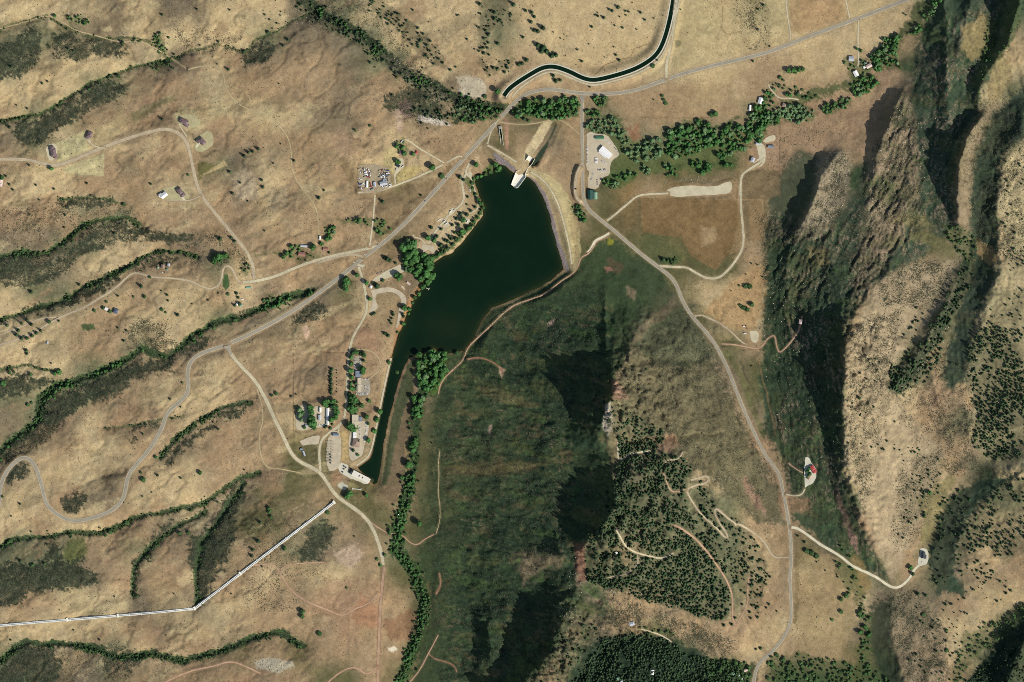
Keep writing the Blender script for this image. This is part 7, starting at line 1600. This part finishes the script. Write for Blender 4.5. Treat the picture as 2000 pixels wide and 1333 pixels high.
row(702.5, 831, 703, 853, 9, 0, 'beside the warehouse wall', 'cars in the warehouse lot', W1, (1, 5), 'top')
row(624, 830, 639, 830, 6, 80, 'at the foot of the works yard', 'cars in the works yard', W1, (3,))
row(1184, 275, 1193, 282, 5, 40, 'on the upper right edge of the creek lot', 'vehicles in the creek lot', ['white','white','silver'])
row(1201, 289, 1210, 299, 5, 45, 'on the far right corner of the creek lot', 'vehicles in the creek lot', W1, (2,))
row(1146.5, 287, 1147, 298, 5, 5, 'on the upper left edge of the creek lot', 'vehicles in the creek lot', W1, (), 'top')
row(1147, 303, 1147, 319, 6, 5, 'on the lower left edge of the creek lot', 'vehicles in the creek lot', ['white','silver'], (2,), 'top')
row(1165, 310, 1165, 319, 4, 3, 'in the middle of the creek lot', 'vehicles in the creek lot', ['white','silver'], (), 'top', 'truck') if False else None
for k in range(4): car(1165, 310 + k * 2.7, 2, 'white', '%s white truck from the top in the short row in the creek lot' % ORD[k], 'trucks in the creek lot', 'truck')
row(1176, 315, 1183, 319, 4, 50, 'at the lower right of the creek lot', 'vehicles in the creek lot', ['white','silver'])
row(1168, 332, 1182, 331, 6, 70, 'at the top of the paved lot', 'cars in the paved lot', W1, (3,))
row(1173, 334.5, 1181, 334.5, 3, 60, 'in second place at the top of the paved lot', 'cars in the paved lot', W1)
row(1158, 339, 1155, 352, 6, 15, 'in the middle of the paved lot', 'cars in the paved lot', W1, (2,), 'top')
row(1166, 352, 1167, 360, 3, 0, 'at the right edge of the paved lot', 'cars in the paved lot', W1, (), 'top')
row(736, 535, 746, 531, 5, 60, 'beside the upper park road', 'cars in the lakeside park', W1)
for k, (a, b_, an, c, kd, lb) in enumerate([(902,345,70,'white','motorhome','white motorhome under the top lakeside tree'), (881,413,-40,'white','motorhome','white motorhome by the upper campsite loop'), (887,410,-40,'silver','car','silver car beside the upper campsite loop'),
    (868,433,-35,'white','motorhome','left one of the two big white motorhomes mid campsite'), (872,437,-35,'white','trailer','right one of the two big white trailers mid campsite'), (858,430,-20,'white','trailer','white trailer left of the big motorhomes'), (913,433,-60,'white','trailer','white trailer near the shore trees of the campsite'),
    (859,480,-60,'white','car','white car at the lower campsite trees'), (918,372,80,'white','trailer','white trailer beside the inner campsite loop'), (898,335,85,'white','car','white car at the campsite entrance'),
    (1453,638,20,'white','truck','white truck above the pale pad in the tan field'), (1457,637,80,'blue','car','blue car right of the white truck above the pale pad'), (1455,652,10,'white','trailer','white trailer left of the pale pad'), (1459,642,70,'red','car','red car above the pale pad'),
    (774,325,-50,'white','truck','white truck on the farm drive below the dark garage'), (787,326,-35,'white','trailer','white trailer at the edge of the farm drive'), (773,331,-50,'blue','car','blue car on the farm drive'),
    (562,857,50,'black','car','dark car on the pale gravel road'), (872,349,-50,'red','car','red car driving on the highway above the lake'), (830,393,-50,'grey','car','grey car driving on the highway'), (711,498,-35,'white','car','white car at the side road junction'), (738,479,-35,'silver','car','silver car on the highway by the bridge'), (243,981,-50,'black','car','dark car on the hairpin road'), (1124,369,0,'black','car','black car on the pull-off left of the dam road'),
    (493,538,0,'blue','car','blue car at the end of the subdivision road'), (1480,312,30,'white','car','white car by the pale turning circle'), (1681,124,0,'white','car','white car in the farmstead yard'), (1694,118,60,'silver','car','silver car among the farmstead trees'), (1679,149,60,'tan','car','tan car beside the lower farm barn'), (1800,1098,80,'white','car','white car on the square white pad'), (984,313,40,'tan','car','tan car on the dam crest road'),
    (322,532,80,'black','car','black car in the farmyard circle'), (318,533,80,'white','car','white car in the farmyard circle'), (474,585,10,'white','truck','white truck below the looping road'), (483,590,30,'grey','car','grey car below the green roofed barn'), (470,574,20,'tan','car','tan car under the trees by the green roofed barn'), (108,314,20,'silver','car','silver car on the white oval drive')]):
    car(a, b_, an, c, lb, 'scattered vehicles', kd)
rr = random.Random(5)
sc_rows = [(703,330,716,330,5,'top left block'),(704,337,714,337,4,'second line of the left block'),(713,333,724,334,5,'upper middle block'),(711,338,725,338,6,'middle block, first line'),(712,342,724,342,5,'middle block, second line'),(714,346,722,346,4,'middle block, third line'),
           (742,334,757,334,5,'upper right block, first line'),(741,339,760,339,7,'right block, second line'),(743,343,759,343,6,'right block, third line'),(742,347,758,347,6,'right block, fourth line'),(745,351,758,352,4,'line just above the workshop'),(748,366,762,364,5,'line just below the workshop'),(758,358,763,361,3,'right of the workshop'),
           (699,348,706,352,3,'left edge'),(702,360,712,361,4,'lower left block, first line'),(703,368,712,368,4,'lower left block, second line'),(724,360,727,370,3,'between the mobile home and shed')]
for (a, b_, c_, d_, n, lb) in sc_rows:
    for k in range(n):
        f = k / (n - 1); kd = rr.choice(['car','car','truck','trailer','container']); col = rr.choice(['white','white','tan','grey','blue','red'])
        car(a + (c_-a)*f + rr.uniform(-.6, .6), b_ + (d_-b_)*f + rr.uniform(-.6, .6), rr.choice([-20, 70, -15, 60]) + rr.uniform(-12, 12), col, '%s %s, %s from left, %s of the salvage yard' % (col, kd, ORD[k], lb), 'salvage yard vehicles', kd)
